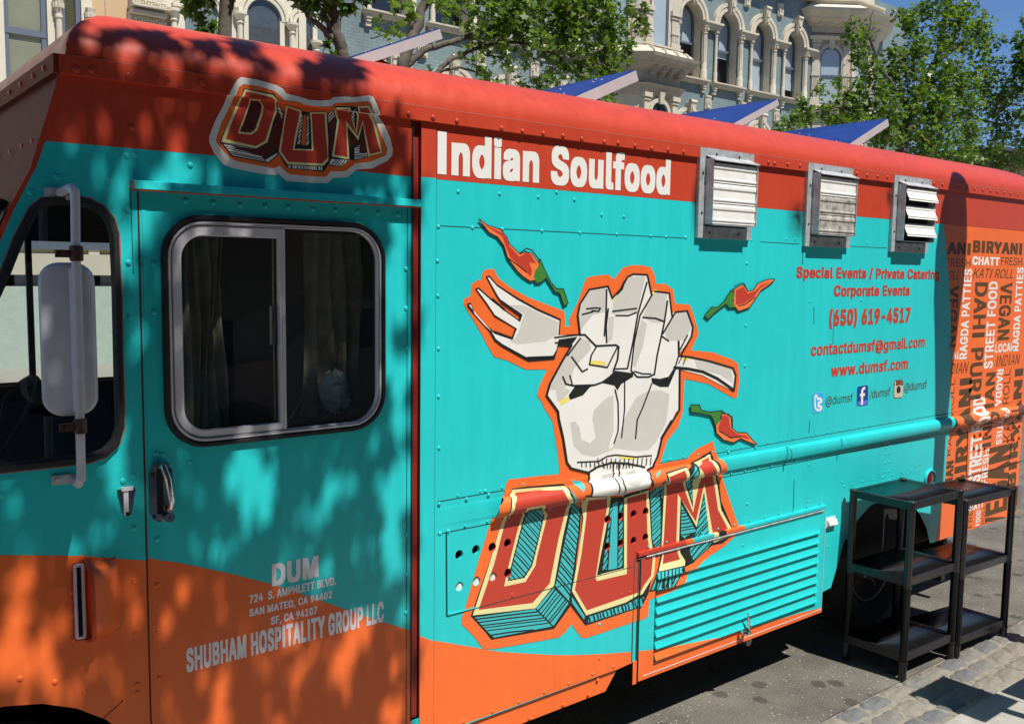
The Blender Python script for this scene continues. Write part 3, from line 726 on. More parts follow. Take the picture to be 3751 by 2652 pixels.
for k, (s_, d) in enumerate(((1,-.028),(1,0),(.975,.012),(.90,.020),(.86,.021),(.0,.024))):
    pp = rrect(-hw*(s_ if s_ > 0 else .02), -hh+hw*(1-s_), hw*(s_ if s_ > 0 else .02), hh-hw*(1-s_), max(.001, .045*s_), 6) if s_ > 0 else None
    if pp: loops.append([mp(u, v, d) for u, v in pp])
mb = MB(); n = len(loops[0]); mb.add([p for l in loops for p in l], [(j*n+k, j*n+(k+1) % n, (j+1)*n+(k+1) % n, (j+1)*n+k) for j in range(len(loops)-1) for k in range(n)]+[tuple((len(loops)-1)*n+k for k in range(n)), tuple(range(n))[::-1]])
mb.build('mirror_head', GREYM, mir, smooth=40)
mb = MB()
mb.hexa([mp(.005,-hh*.93,.0205),mp(.012,-hh*.93,.027),mp(.028,-hh*.93,.027),mp(.035,-hh*.93,.0205)], [mp(.005,hh*.93,.0205),mp(.012,hh*.93,.027),mp(.028,hh*.93,.027),mp(.035,hh*.93,.0205)])
mb.build('mirror_head_rib', GREYM, mir, smooth=0)
for (a, b) in ((Z06(642,755), Z06(540,760)), ((294,1560), (250,1555))):
    c1 = P_(*a); mb = MB(); mb.lathe((c1[0],c1[1],c1[2]-.018), [(.0125,0),(.0155,.002),(.0155,.034),(.0125,.036)], 14); mb.box((c1[0]-.045,c1[1]-.004,c1[2]-.01),(c1[0]-.01,c1[1]+.008,c1[2]+.008)); mb.tube([(c1[0]-.03,c1[1]-.02,c1[2]),(c1[0]-.03,c1[1]+.02,c1[2])], .006, 6)
    mb.build('mirror_clamp', RUST, mir)

# ---- door handle and latch
hd = empty('door_handle', (.797,-.01,1.31)); hd.parent = truck; hd.location = Vector((.797,-.01,1.31))-truck.location
hx, hz, hw_, hh_ = .7975, 1.3165, .0315, .083
pl = [(hx-hw_,hz-hh_+.03),(hx-hw_+.012,hz-hh_+.008),(hx-.008,hz-hh_),(hx+.01,hz-hh_+.004),(hx+hw_,hz-hh_+.03),(hx+hw_,hz+hh_-.03),(hx+hw_-.012,hz+hh_-.004),(hx,hz+hh_),(hx-hw_+.012,hz+hh_-.004),(hx-hw_,hz+hh_-.03)]
mb = MB(); mb.hexa([(x,-.006,z) for x, z in pl], [(x,0,z) for x, z in pl]); mb.build('back_plate', CHROME, hd, smooth=0)
mb = MB(); mb.hexa([(hx-.012,-.0065,hz-.06),(hx+.004,-.0065,hz-.06),(hx+.008,-.0065,hz+.07),(hx-.012,-.0065,hz+.07)], [(hx-.012,-.004,hz-.06),(hx+.004,-.004,hz-.06),(hx+.008,-.004,hz+.07),(hx-.012,-.004,hz+.07)]); mb.build('handle_recess', DARK, hd, smooth=0)
mb = MB(); mb.tube([(hx-.004,-.008,hz+.076),(hx,-.03,hz+.074),(hx+.008,-.04,hz+.04),(hx+.016,-.04,hz-.02),(hx+.016,-.03,hz-.042)], [.007,.0085,.009,.0085,.008], 10); mb.box((hx-.016,-.022,hz+.068),(hx+.012,-.006,hz+.082)); mb.build('pull', CHROME, hd, smooth=35)
mb = MB(); mb.tube([(hx+.014,-.006,hz-.068),(hx+.014,-.03,hz-.068)], [.016,.0135], 16); mb.tube([(hx+.016,-.006,hz-.044),(hx+.016,-.03,hz-.046)], .009, 12); mb.build('lock_barrel', CHROME, hd)
mb = MB()
for dx, dz in ((-.02,.05),(.024,.056),(-.02,-.065),(.027,-.05)): mb.tube([(hx+dx,-.006,hz+dz),(hx+dx,-.0085,hz+dz)], .0058, 8)
mb.tube([(hx+.014,-.0301,hz-.068),(hx+.014,-.031,hz-.068)], .004, 8); mb.build('screw_head', RUBBER, hd, kind='stuff')
la = [side(*Z16(*p)) for p in [(985,440),(1130,420),(1135,450),(1100,650),(1065,665),(1030,650)]]
lt = MB(); lt.hexa([(x,-.006,z) for x, z in la], [(x,0,z) for x, z in la]); lt = lt.build('slam_latch', CHROME, truck, smooth=0)
cx_, cz_ = side(*Z16(1060,540)); mb = MB(); mb.box((cx_-.008,-.009,cz_-.035),(cx_+.004,-.006,cz_+.035)); mb.box((cx_-.014,-.012,cz_+.03),(cx_+.016,-.006,cz_+.04)); mb.build('latch_bolt', ALU, lt, smooth=0)
mb = MB()
for p in ((1005,455),(1115,440),(1065,640)):
    a = side(*Z16(*p)); mb.tube([(a[0],-.006,a[1]),(a[0],-.009,a[1])], .005, 8)
mb.build('screw_head', RUBBER, lt, kind='stuff')

# ---- air scoop
a0 = side(*Z18(600,490)); sx0, sx1 = .592, .672; sz0, sz1 = .948, 1.163
mb = MB(); vs = []; NI, NJ = 8, 12
for i in range(NI+1):
    for j in range(NJ+1):
        u, v = i/NI, j/NJ
        x = sx0+.012+(sx1-sx0)*u; z = sz0-.0+(sz1-sz0)*v
        e = min(v, 1-v)*5; e = min(1, e); h = .062*(1-u)**.8*sqrt(max(0, 1-(1-e)**2)); vs.append((x, -h-.0012, z+(.012*u*(.5-v)*2)))
mb.add(vs, [(i*(NJ+1)+j, (i+1)*(NJ+1)+j, (i+1)*(NJ+1)+j+1, i*(NJ+1)+j+1) for i in range(NI) for j in range(NJ)])
sc_ = mb.build('air_scoop', ORANGE, truck, smooth=50)
mb = MB(); mb.tube([vs[j] for j in range(NJ+1)], .0055, 6); mb.build('red_rim', RED, sc_)
oi = rrect(.572,.957,.601,1.158,.008,3); ii = shrink(oi, .0095)
ring('grey_sealant', oi, ii, -.007, 0, ALU, sc_); ring('red_edge', shrink(oi,-.005), oi, -.004, 0, RED, sc_)
mb = MB(); mb.add([(p[0],-.0016,p[1]) for p in ii], [tuple(range(len(ii)))[::-1]])
for i in range(22): mb.box((.583,-.004,.968+i*.0085),(.590,-.0018,.972+i*.0085))
mb.build('scoop_grille', DARK, sc_, smooth=0, kind='stuff')

# ---- three exhaust vents
VDIRT = mat('greasy_white_metal', (.42,.40,.36), .5, noise=.75, nscale=26)
def vent(x0, x1, z0, z1, state, lab):
    v = empty('wall_vent', (x0,-.01,z0)); v.parent = truck; v.location = Vector((x0,-.01,z0))-truck.location; v['label'] = lab
    F = .036*((x1-x0)/.42+.3); p = .058; y0 = -.0135 if True else 0
    mb = MB()
    mb.box((x0,-.0165,z0),(x0+F,-.0005,z1)); mb.box((x1-F,-.0165,z0),(x1,-.0005,z1)); mb.box((x0+F,-.0168,z1-.045),(x1-F,-.0005,z1+.001)); mb.box((x0+F,-.0168,z0-.001),(x1-F,-.0005,z0+.045))
    mb.build('flange', GALV, v, smooth=0)
    bx0, bx1, bz0, bz1 = x0+F*.9, x1-F*.7, z0+.052, z1-.042
    mb = MB(); t = .003
    mb.box((bx0,-p,bz0),(bx0+t,-.016,bz1)); mb.box((bx1-t,-p-.004,bz0),(bx1,-.016,bz1)); mb.box((bx0,-p,bz0),(bx1,-.016,bz0+t))
    mb.hexa([(bx0-.002,-.017,bz1+.012),(bx1+.002,-.017,bz1+.012),(bx1+.004,-p-.010,bz1-.012),(bx0-.002,-p-.010,bz1-.012)], [(bx0-.002,-.017,bz1+.015),(bx1+.002,-.017,bz1+.015),(bx1+.004,-p-.012,bz1-.009),(bx0-.002,-p-.012,bz1-.009)])
    mb.build('housing', GALV, v, smooth=0)
    mb = MB(); mb.box((bx0+t,-.022,bz0+t),(bx1-t,-.0169,bz1)); mb.build('duct_mouth', DARK, v, smooth=0)
    n = 3; H = (bz1-bz0-.02)/n
    for k in range(n):
        zt = bz1-.018-k*H; m = WHITEP
        if state == 'dirty' and k > 0: m = VDIRT
        mb = MB(); ang = 0 if state != 'open' else radians(20)
        pr = [(0,0),(.003,.010),(.003,.02),(-.001,.026),(0,H*.72),(.0035,H*.76),(.0035,H*.82),(-.001,H*.86),(.001,H-.004)]
        top_, bot_ = [], []
        L, R_ = [], []
        for o_, d in pr:
            yy = -p+.004-o_*cos(ang)-d*sin(ang)*.8; zz_ = zt-d*cos(ang)*(1 if ang == 0 else .82)+o_*sin(ang)
            L.append((bx0+t+.001, yy, zz_)); R_.append((bx1-t-.001, yy, zz_))
        q = len(pr); mb.add(L+R_+[(x, y+.002, z) for x, y, z in L]+[(x, y+.002, z) for x, y, z in R_], [(i, i+1, q+i+1, q+i) for i in range(q-1)]+[(2*q+i, 3*q+i, 3*q+i+1, 2*q+i+1) for i in range(q-1)]+[(q-1,3*q-1,4*q-1,2*q-1)])
        mb.build('flap', m, v, smooth=0)
    mb = MB()
    for x, z in ((x0+.02,z0+.1),(x0+.02,z1-.1),(x0+F+.03,z0+.02),(x1-F-.05,z0+.02),(x0+F+.06,z1-.02),(x1-F-.06,z1-.02)): mb.tube([(x,-.0165,z),(x,-.0195,z)], .005, 6)
    mb.build('screw_head', RUBBER, v, kind='stuff')
    return v
vent(2.947, 3.295, 2.066, 2.425, 'clean', 'leftmost vent with clean closed white flaps')
vent(3.690, 4.055, 2.052, 2.425, 'dirty', 'middle vent with greasy streaked flaps')
vent(4.430, 4.80, 2.045, 2.425, 'open', 'rightmost vent with its flaps hanging open')
# grease smudges beside the vents
sm = bpy.data.materials.new('grease_stain'); sm.use_nodes = True; n_ = sm.node_tree; b_ = n_.nodes['Principled BSDF']; b_.inputs['Base Color'].default_value = (.02,.018,.015,1); b_.inputs['Roughness'].default_value = .6
tc = n_.nodes.new('ShaderNodeTexCoord'); gr = n_.nodes.new('ShaderNodeTexGradient'); gr.gradient_type = 'QUADRATIC_SPHERE'; mpn = n_.nodes.new('ShaderNodeMapping'); mpn.inputs['Location'].default_value = (-1,-1,0); mpn.inputs['Scale'].default_value = (2,2,2)
no = n_.nodes.new('ShaderNodeTexNoise'); no.inputs['Scale'].default_value = 7; mu_ = n_.nodes.new('ShaderNodeMath'); mu_.operation = 'MULTIPLY'; m3 = n_.nodes.new('ShaderNodeMath'); m3.operation = 'MULTIPLY'; m3.inputs[1].default_value = 1.7; m3.use_clamp = True
n_.links.new(tc.outputs['UV'], mpn.inputs[0]); n_.links.new(mpn.outputs[0], gr.inputs[0]); n_.links.new(gr.outputs[0], mu_.inputs[0]); n_.links.new(no.outputs[0], mu_.inputs[1]); n_.links.new(mu_.outputs[0], m3.inputs[0]); n_.links.new(m3.outputs[0], b_.inputs['Alpha'])
def smudge(x0, z0, x1, z1, h=.0022):
    me = bpy.data.meshes.new('grease_stain'); o_ = truck.location
    me.from_pydata([(x-o_.x, -h-(.012 if z > 2.386 else 0)-o_.y, z) for x, z in ((x0,z0),(x1,z0),(x1,z1),(x0,z1))], [], [(0,1,2,3)]); uv = me.uv_layers.new(name='UVMap')
    for i, c in enumerate(((0,0),(1,0),(1,1),(0,1))): uv.data[i].uv = c
    me.materials.append(sm); o = bpy.data.objects.new('grease_stain', me); COL.objects.link(o); o.parent = truck
smudge(3.52,2.05,3.80,2.30); smudge(4.36,2.25,4.47,2.383); smudge(2.90,2.02,3.0,2.38)

# ---- rivets
RV = {k: rivet_mesh('rivet', m) for k, m in (('t', TEAL), ('o', ORANGE), ('r', RED), ('w', WHITE), ('p', REDP))}
wv = sorted([p for p in wave+wave2+wave3 if 0 < p[0] < 3])
def zone(x, z):
    if z > 2.2125: return 'r'
    if x > 5.19 or (x > 5.0 and z > 1.9): return 'o'
    if x < 2.65:
        zz = None
        for a, b in zip(wv, wv[1:]):
            if a[0] <= x <= b[0]: zz = a[1]+(b[1]-a[1])*(x-a[0])/max(1e-6, b[0]-a[0])
        if zz is None: zz = 1.21 if x < 1 else .5
        if z < zz: return 'o'
    return 't'
def rivet(x, z, c=None, s_=1.0, lift=.0006):
    if any(pip((x, z), h) for h in HOLES): return
    o = bpy.data.objects.new('rivet', RV[c or zone(x, z)]); COL.objects.link(o); o.parent = truck
    o.location = Vector((x, -prof(x, z)-lift, z))-truck.location; o.scale = (s_, s_, s_)
def rpx(conv, pts, **k):
    for p in pts: rivet(*side(*conv(*p)), **k)
E1 = zm(1800, 0, 2.296); Z00 = zm(0, 0, 2.296)
rpx(Z00, [(640,590),(765,592),(1080,640),(1405,655),(1700,700)], lift=.002, c='r')
rpx(U, [(1830,500),(2035,530),(2235,560)], lift=.002, c='r')
rpx(E1, [(85,1080),(262,1105),(436,1125),(602,1145),(760,1170),(948,1195),(1065,1205),(1208,1228),(1348,1250),(1485,1262),(1617,1280)], lift=.002, c='r')
rpx(V, [(578,175),(618,182),(707,188),(790,197),(1170,250),(1242,262),(1312,270),(1378,275),(1690,318),(1747,325),(1800,333),(1860,342),(1913,350),(1965,355),(2020,362),(2070,368),(2115,374),(2163,380),(2208,386),(2255,395)], lift=.002, c='r')
rpx(Z00, [(1110,1075)], c='r'); rpx(Z00, [(1065,1310),(1125,1310),(1600,1390),(905,1523),(1122,1475),(485,1490)])
rpx(Z06, [(262,240),(1072,388),(1290,840),(1080,833),(1297,1247),(1092,1290)])
Q = zm(600, 700, 2.296)
rpx(Q, [(185,85),(415,100),(637,118),(852,130),(1047,138),(1250,155),(1445,165),(1628,178),(1803,187),(1972,200),(2037,655),(2037,987),(2037,1315)])
rpx(Z16, [(1315,140),(1360,150),(1585,215),(1035,372),(1118,328),(20,495),(1995,628),(1125,768),(877,985),(1325,858)])
rpx(Z18, [(570,462),(500,530),(505,703),(512,865),(512,1030),(797,478),(802,637),(806,803),(810,965),(935,622),(945,990),(1095,650),(1103,975),(1110,1300),(955,1345),(140,1305),(383,1327),(590,1395),(960,1400)])
rpx(K, [(80,125),(80,437),(80,740),(78,1350),(350,115),(415,745),(415,95),(1608,832),(1608,1100),(1555,1225),(1720,1165),(1365,1300),(1175,1370),(972,1445),(762,1520),(537,1600),(1597,1272),(1525,1387),(1327,1468),(1060,1575)], s_=.9)
rpx(K, [(918,605),(1785,598),(1848,580)], c='p')
rpx(M1, [(12,250),(250,258),(460,268),(737,280),(1003,293),(1262,303),(1500,315),(1607,321),(1742,326),(150,5),(440,20),(840,10),(712,42),(965,62),(1155,168),(1312,180),(8,735),(12,1105),(12,1440),(2173,508),(2165,943),(2160,1225),(5,490)], s_=.85)
rpx(M2, [(15,270),(340,568),(210,627),(18,660),(365,597),(2045,298),(2235,265),(1637,350),(2130,820),(2145,950),(2175,660)], s_=.85)
rpx(V, [(20,680),(465,700),(440,700),(697,692),(760,693),(1243,718),(433,855),(855,1110),(1203,1103),(1530,1102),(424,1272),(420,1548)], s_=.7)
rpx(BZ, [(485,465),(1130,320),(1168,312),(1128,375),(1166,368),(1126,450),(1165,443),(1124,525),(1163,518),(1105,570),(1160,595),(1187,553),(763,610),(853,630),(782,645),(937,605),(1020,590),(1267,530),(1345,515),(1382,470),(1417,465),(1343,580),(480,772),(770,765),(768,885),(765,992),(645,1155)], s_=.7)
for i in range(46):
    x = 1.78+i*.095
    if not (2.1 < x < 2.5): rivet(x, 1.1665+.0, c='t' if x < 5.19 else 'o', s_=.62)
    rivet(x+.03, 1.0575, c='t' if x < 5.17 else 'o', s_=.6)
for i in range(14): rivet(3.35+i*.0+.0, 1.1665) if False else None
for i in range(12): rivet(2.72+i*.11, .823, s_=.6, lift=.004)
# rivets on the front header, facing forward
for y in (.08,.2,.35,.5,.7,.9,1.1,1.3,1.5,1.7,1.9,2.1):
    for (x, z, t_) in ((.5635, 2.408, 90), (.532, 2.225, 73)):
        o = bpy.data.objects.new('rivet', RV['r']); COL.objects.link(o); o.parent = truck; o.location = Vector((x-.002, y, z))-truck.location; o.rotation_euler = (0, 0, radians(-90)); o.scale = (1.1, 1.1, 1.1)

# ---- small fittings
sbx0, sbz0 = side(*BZ(612,1015)); sbx1, sbz1 = side(*BZ(706,890))
mb = MB(); mb.box((sbx0,-.004,sbz0+.004),(sbx1,0,sbz1)); sb = mb.build('outlet_plate', ALU, truck, smooth=0)
mb = MB(); mb.hexa([(sbx0+.03,-.004,sbz0+.014),(sbx1-.004,-.004,sbz0+.012),(sbx1-.002,-.022,sbz0+.018),(sbx0+.032,-.022,sbz0+.02)], [(sbx0+.03,-.004,sbz1-.01),(sbx1-.004,-.004,sbz1-.01),(sbx1-.01,-.018,sbz1-.012),(sbx0+.036,-.018,sbz1-.012)]); mb.build('outlet_cover', WHITEP, sb, smooth=0)
lx_, lz_ = 4.986, .802
ml = ring('marker_light', circ(lx_, lz_, .058, 24), circ(lx_, lz_, .046, 24), -.012, 0, TEAL, truck)
mb = MB(); n = 20; mb.add([(lx_, -.016, lz_)]+[(p[0], -.012, p[1]) for p in circ(lx_, lz_, .028, n)]+[(p[0], -.004, p[1]) for p in circ(lx_, lz_, .047, n)], [(0, 1+(k+1) % n, 1+k)[::-1] for k in range(n)]+[(1+k, 1+(k+1) % n, 1+n+(k+1) % n, 1+n+k) for k in range(n)]); mb.build('red_lens', mat('red_lens', (.10,.008,.012), .15), ml)
edge_line('access_door_edge', [side(*W2(462,425)), side(*W2(450,825)), side(*W2(930,690))], .005, .003, SEAMR)
# far-end corner post and wiring box at the right edge
mb = MB(); mb.box((6.06,-.03,.50),(6.13,0,.62)); mb.build('rear_corner_bracket', ALUD, truck, smooth=0)

# ---- running gear
mb = MB(); mb.box((.9,.55,.30),(6.0,.65,.42)); mb.box((.9,1.6,.30),(6.0,1.7,.42))
mb.box((2.7,.12,.28),(3.7,.5,.41)); mb.tube([(4.62,.3,.36),(4.62,2.0,.36)], .07, 10)
mb.box((4.06,.10,.40),(4.16,.9,1.0)); mb.box((5.06,.10,.40),(5.12,.9,1.0)); mb.box((4.06,.10,.95),(5.12,.9,1.0)); mb.box((4.06,.85,.3),(5.12,.9,1.0)); mb.box((-.1,.5,.38),(.9,.55,.86))
mb.build('chassis', DARK, truck, smooth=0)
mb = MB(); mb.box((5.36,.08,.12),(5.40,.55,.43)); mb.build('mud_flap', mat('mudflap_rubber',(.02,.02,.022),.7), truck, smooth=0)
for px_, y_, n_e in ((L2(755,615), .14, 0), (BZ(1880,1180), .35, 1)):
    x, z = onY(*px_, y_); mb = MB(); n = 14; r = .022 if not n_e else .04
    mb.tube([(x-.02 if n_e else x, y_, z+.005),(x-.01 if n_e else x-.01, y_+.35, z+.03)], r, n); mb.build('exhaust_pipe', ALUD, truck)
def wheel(x, y, z, R, name='wheel'):
    wv_ = empty(name, (x, y, z)); wv_.parent = truck; wv_.location = Vector((x, y, z))-truck.location
    mb = MB(); n = 40; pr = [(.205,.01),(.235,-.012),(.30,-.022),(R-.03,-.014),(R,.02),(R,.20),(R-.03,.23),(.22,.22)]
    vs = [(x+r*cos(2*pi*k/n), y+d, z+r*sin(2*pi*k/n)) for r, d in pr for k in range(n)]; mb.add(vs, [(i*n+k, (i+1)*n+k, (i+1)*n+(k+1) % n, i*n+(k+1) % n) for i in range(len(pr)-1) for k in range(n)]); mb.build('tyre', TYRE, wv_, smooth=35)
    mb = MB(); pr = [(.21,.005),(.205,-.004),(.198,-.004),(.192,.01),(.185,.05),(.15,.09),(.11,.085),(.10,.03),(.07,.0),(.045,-.005),(.0,-.008)]
    vs = [(x+max(r,.001)*cos(2*pi*k/n), y+d, z+max(r,.001)*sin(2*pi*k/n)) for r, d in pr for k in range(n)]; mb.add(vs, [(i*n+k, (i+1)*n+k, (i+1)*n+(k+1) % n, i*n+(k+1) % n) for i in range(len(pr)-1) for k in range(n)]); mb.build('rim', mat('dirty_rim', (.20,.18,.16), .5, metal=.7, noise=.5, nscale=14), wv_, smooth=35)
    mb = MB()
    for k in range(8): a = 2*pi*k/8; mb.tube([(x+.085*cos(a),y+.03,z+.085*sin(a)),(x+.085*cos(a),y-.005,z+.085*sin(a))], .009, 6)
    mb.tube([(x-.06,y-.006,z-.02),(x+.03,y-.012,z-.12)], .005, 6); mb.build('wheel_nuts', ALUD, wv_, kind='stuff')
rwx, rwz = onY(3185, 2099, .10)
wheel(4.60, .10, .37, .37); wheel(.36, .10, .37, .37)
# ================================================================ ARTWORK ON THE TRUCK
# material slots of the artwork: 0 orange 1 black 2 white 3 grey 4 cream 5 red 6 teal 7 yellow 8 green 9 maroon 10 bright orange
ART = [ORANGE, BLACK, WHITE, GREYP, CREAM, REDP, TEALP, YELL, GREEN, DKRED, ORANGE2]
LIFT[0] = .0012
def poly(mb, cv, pts, mi, **k): decal(mb, px_poly(cv, pts), mi, **k)
# ---- lower big sign: orange backing
mb = MB()
KP = lambda x, y: ((1450+x/2.158-1600)*1.9133, (1900+y/2.158-1500)*1.9133)
dum_out = [(500,490),(700,466),(870,450),(940,446),(1060,470),(1400,440),(1490,400),(1600,372),(1760,345),(1770,320),(1830,270),(1935,220),(1955,310),(2010,360),(2000,480),(2040,600),(2115,820),(2105,870),(2010,960),(1880,1050),(1770,1130),(1700,1250),(1600,1290),(1490,1330),(1480,1450),(1389,1483),(1050,1597),(1016,1599),(985,1560),(945,1501),(905,1550),(857,1594),(600,1640),KP(780,1025),KP(690,1025),KP(610,920),KP(520,832),KP(520,780),(200,1380),(290,1060),(380,790),(440,680),(470,600),(485,520)]
fist_out = [(345,548),(400,548),(430,610),(520,680),(640,745),(780,800),(890,840),(900,900),(900,950),(935,945),(925,900),(985,780),(1045,610),(1100,595),(1200,585),(1240,620),(1300,540),(1350,522),(1430,520),(1500,535),(1530,600),(1535,650),(1600,650),(1655,690),(1670,790),(1770,795),(1800,870),(1835,1000),(1780,1115),(1930,1130),(2070,1180),(2110,1210),(2120,1320),(2105,1440),(2080,1452),(2040,1430),(1900,1350),(1735,1315),(1722,1531+20),(1690,1531+120),(1615,1531+215),(1560,1531+400),(1500,1531+480),(1480,1531+560),(1050,1531+560),(1000,1531+480),(860,1531+460),(850,1531+330),(810,1531+80),(755,1526),(735,1480),(700,1430),(720,1360),(770,1250),(620,1250),(500,1190),(400,1160),(370,1110),(300,980),(185,790),(190,755),(235,735),(245,650),(290,622),(308,628),(320,570)]
poly(mb, M1, fist_out, 0); poly(mb, M2, dum_out, 0)
poly(mb, M2, [(940,492),(1020,505),(1035,545),(1028,580),(990,540),(950,505)], 6); poly(mb, M2, [(1535,450),(1560,420),(1555,460),(1540,485)], 6)
# D block
poly(mb, M2, [(528,552),(690,532),(885,518),(922,545),(960,620),(1005,690),(1012,700),(1003,850),(940,1370),(820,1535),(380,1612),(340,1560),(236,1446),(370,1060),(460,770),(515,660)], 1)
sdR = [(925,560),(1000,700),(990,860),(925,1340),(830,1235),(945,690)]; sdB = [(265,1455),(690,1395),(820,1245),(925,1350),(815,1515),(400,1595),(350,1550)]
poly(mb, M2, sdR, 6); poly(mb, M2, sdB, 6)
hatch(mb, M2, sdR, 50, 27, 9, 1); hatch(mb, M2, [(265,1455),(690,1395),(815,1515),(400,1595),(350,1550)], -7, 25, 9, 1); hatch(mb, M2, [(700,1395),(820,1245),(925,1350),(815,1510)], -52, 24, 9, 1)
stroke(mb, M2, [(690,1392),(815,1520)], 9, 1); stroke(mb, M2, [(820,1245),(935,1360)], 9, 1)
poly(mb, M2, [(530,560),(700,545),(890,535),(935,600),(940,660),(880,900),(820,1230),(690,1390),(250,1440),(370,1070),(465,760),(525,660)], 4)
poly(mb, M2, [(555,582),(700,566),(880,560),(908,610),(915,670),(850,910),(790,1215),(670,1353),(290,1402),(400,1080),(490,760),(548,660)], 5)
poly(mb, M2, [(630,690),(755,668),(775,735),(700,1030),(690,1090),(620,1205),(470,1238),(490,1140),(560,860),(600,740)], 4)
dc = [(640,705),(740,685),(752,740),(680,1040),(665,1095),(610,1178),(495,1200),(510,1130),(580,860),(615,745)]
poly(mb, M2, dc, 1); poly(mb, M2, shrink(dc[::-1], -5) if False else [(645,712),(732,693),(744,742),(672,1038),(657,1092),(604,1170),(503,1192),(518,1132),(588,862),(621,750)], 6)
hatch(mb, M2, dc, 48, 27, 9, 1)
# U block
poly(mb, M2, [(1042,600),(1230,590),(1240,640),(1310,612),(1300,600),(1490,548),(1500,600),(1575,560),(1575,1000),(1530,1040),(1500,1200),(1480,1290),(1430,1390),(1040,1512),(938,1380),(930,1290),(995,1010),(1015,760)], 1)
ur = [(1500,570),(1560,545),(1570,600),(1565,940),(1530,1000),(1508,900)]
poly(mb, M2, ur, 6); hatch(mb, M2, ur, -45, 24, 8, 1)
ub = [(1060,1450),(1320,1365),(1450,1310),(1440,1370),(1400,1385),(1060,1492)]; poly(mb, M2, ub, 6); hatch(mb, M2, ub, 75, 26, 11, 1)
poly(mb, M2, [(945,1310),(1035,1445),(1030,1470),(945,1350)], 6)
poly(mb, M2, [(1045,615),(1215,605),(1215,640),(1180,850),(1170,900),(1115,1185),(1135,1185),(1150,1150),(1310,1110),(1310,620),(1485,562),(1490,700),(1500,900),(1530,1040),(1520,1160),(1470,1240),(1440,1290),(1320,1350),(1045,1440),(945,1270),(990,1020),(1025,760)], 4)
poly(mb, M2, [(1060,635),(1195,625),(1190,690),(1150,920),(1110,1180),(1120,1200),(1330,1150),(1332,620),(1465,582),(1475,900),(1512,1040),(1500,1160),(1450,1230),(1410,1280),(1050,1405),(965,1260),(1010,1020),(1045,760)], 5)
ch = [(1222,615),(1305,610),(1300,760),(1308,1100),(1148,1132),(1185,900),(1212,700)]; poly(mb, M2, ch, 1)
poly(mb, M2, [(1232,660),(1265,640),(1262,1110),(1200,1122),(1215,850)], 6)
for q, a in (([(1215,660),(1230,700),(1205,850),(1190,1118),(1158,1122),(1190,900)], 60), ([(1280,650),(1300,640),(1298,1100),(1268,1105)], -35)): poly(mb, M2, q, 6); hatch(mb, M2, q, -60, 22, 8, 1)
poly(mb, M2, [(1115,1160),(1290,1130),(1270,1150),(1120,1200)], 4)
# M block
poly(mb, M2, [(1560,560),(1600,440),(1745,395),(1760,420),(1790,365),(1918,290),(1975,370),(1985,440),(1978,520),(1990,640),(2070,830),(2060,880),(2000,935),(1925,950),(1800,1070),(1740,1100),(1700,1180),(1640,1245),(1485,1275),(1530,1170),(1550,1100),(1575,900)], 1)
for q, a in (([(1565,545),(1608,470),(1590,560),(1575,620)], -50), ([(1765,480),(1800,385),(1830,430),(1795,500),(1785,640),(1765,560)], -50), ([(1712,665),(1815,850),(1730,895),(1708,880)], -10), ([(1870,600),(1915,900),(1800,900),(1815,860)], -50), ([(1770,910),(1925,905),(1930,935),(1800,1060),(1770,1000)], -50), ([(1545,1140),(1735,1100),(1690,1185),(1635,1235),(1500,1262),(1535,1180)], -70)):
    poly(mb, M2, q, 6); hatch(mb, M2, q, a, 24, 9, 1)
poly(mb, M2, [(1612,450),(1745,405),(1770,470),(1792,690),(1832,470),(1798,372),(1910,310),(1960,380),(1980,440),(1962,520),(1990,700),(2062,830),(2050,880),(1940,930),(1910,900),(1870,570),(1818,822),(1706,620),(1702,1000),(1740,1060),(1735,1090),(1555,1132),(1570,1000),(1590,560)], 4)
poly(mb, M2, [(1625,472),(1735,425),(1748,480),(1792,720),(1850,480),(1830,400),(1905,335),(1940,390),(1958,450),(1942,520),(1968,700),(2036,830),(1955,895),(1932,870),(1872,515),(1812,785),(1686,590),(1684,1000),(1700,1048),(1580,1080),(1588,900),(1608,560)], 5)
big = mb.build('painted_logo', ART, truck, smooth=25); big['label'] = 'large painted DUM lettering in red and teal hatching under the fist, with its orange outline'
LIFT[0] += .0003
# ---- fork and fist
mb = MB()
poly(mb, M1, [(210,788),(235,783),(262,850),(330,925),(400,985),(520,1030),(548,965),(400,880),(340,790),(265,685),(290,675),(380,755),(470,828),(575,905),(585,868),(440,775),(418,745),(340,598),(366,592),(420,655),(560,745),(700,822),(866,896),(858,1010),(990,1000),(1000,1030),(950,1085),(850,1075),(840,1120),(822,1180),(640,1195),(600,1175),(450,1090),(400,1050),(365,985),(275,885),(213,812)], 1)
poly(mb, M1, [(222,797),(236,797),(262,862),(332,940),(400,1000),(522,1042),(560,965),(404,868),(345,780),(278,690),(290,690),(378,768),(470,840),(580,918),(598,865),(445,762),(425,735),(352,605),(365,607),(418,668),(558,762),(700,840),(856,908),(848,1010),(985,1010),(985,1020),(850,1040),(835,1110),(812,1152),(640,1170),(600,1150),(455,1070),(410,1035),(375,975),(285,875),(228,806)], 2)
poly(mb, M1, [(470,800),(600,800),(730,862),(850,920),(842,1005),(760,1055),(560,1075),(500,1050),(545,1035),(580,960),(590,920),(610,860)], 3)
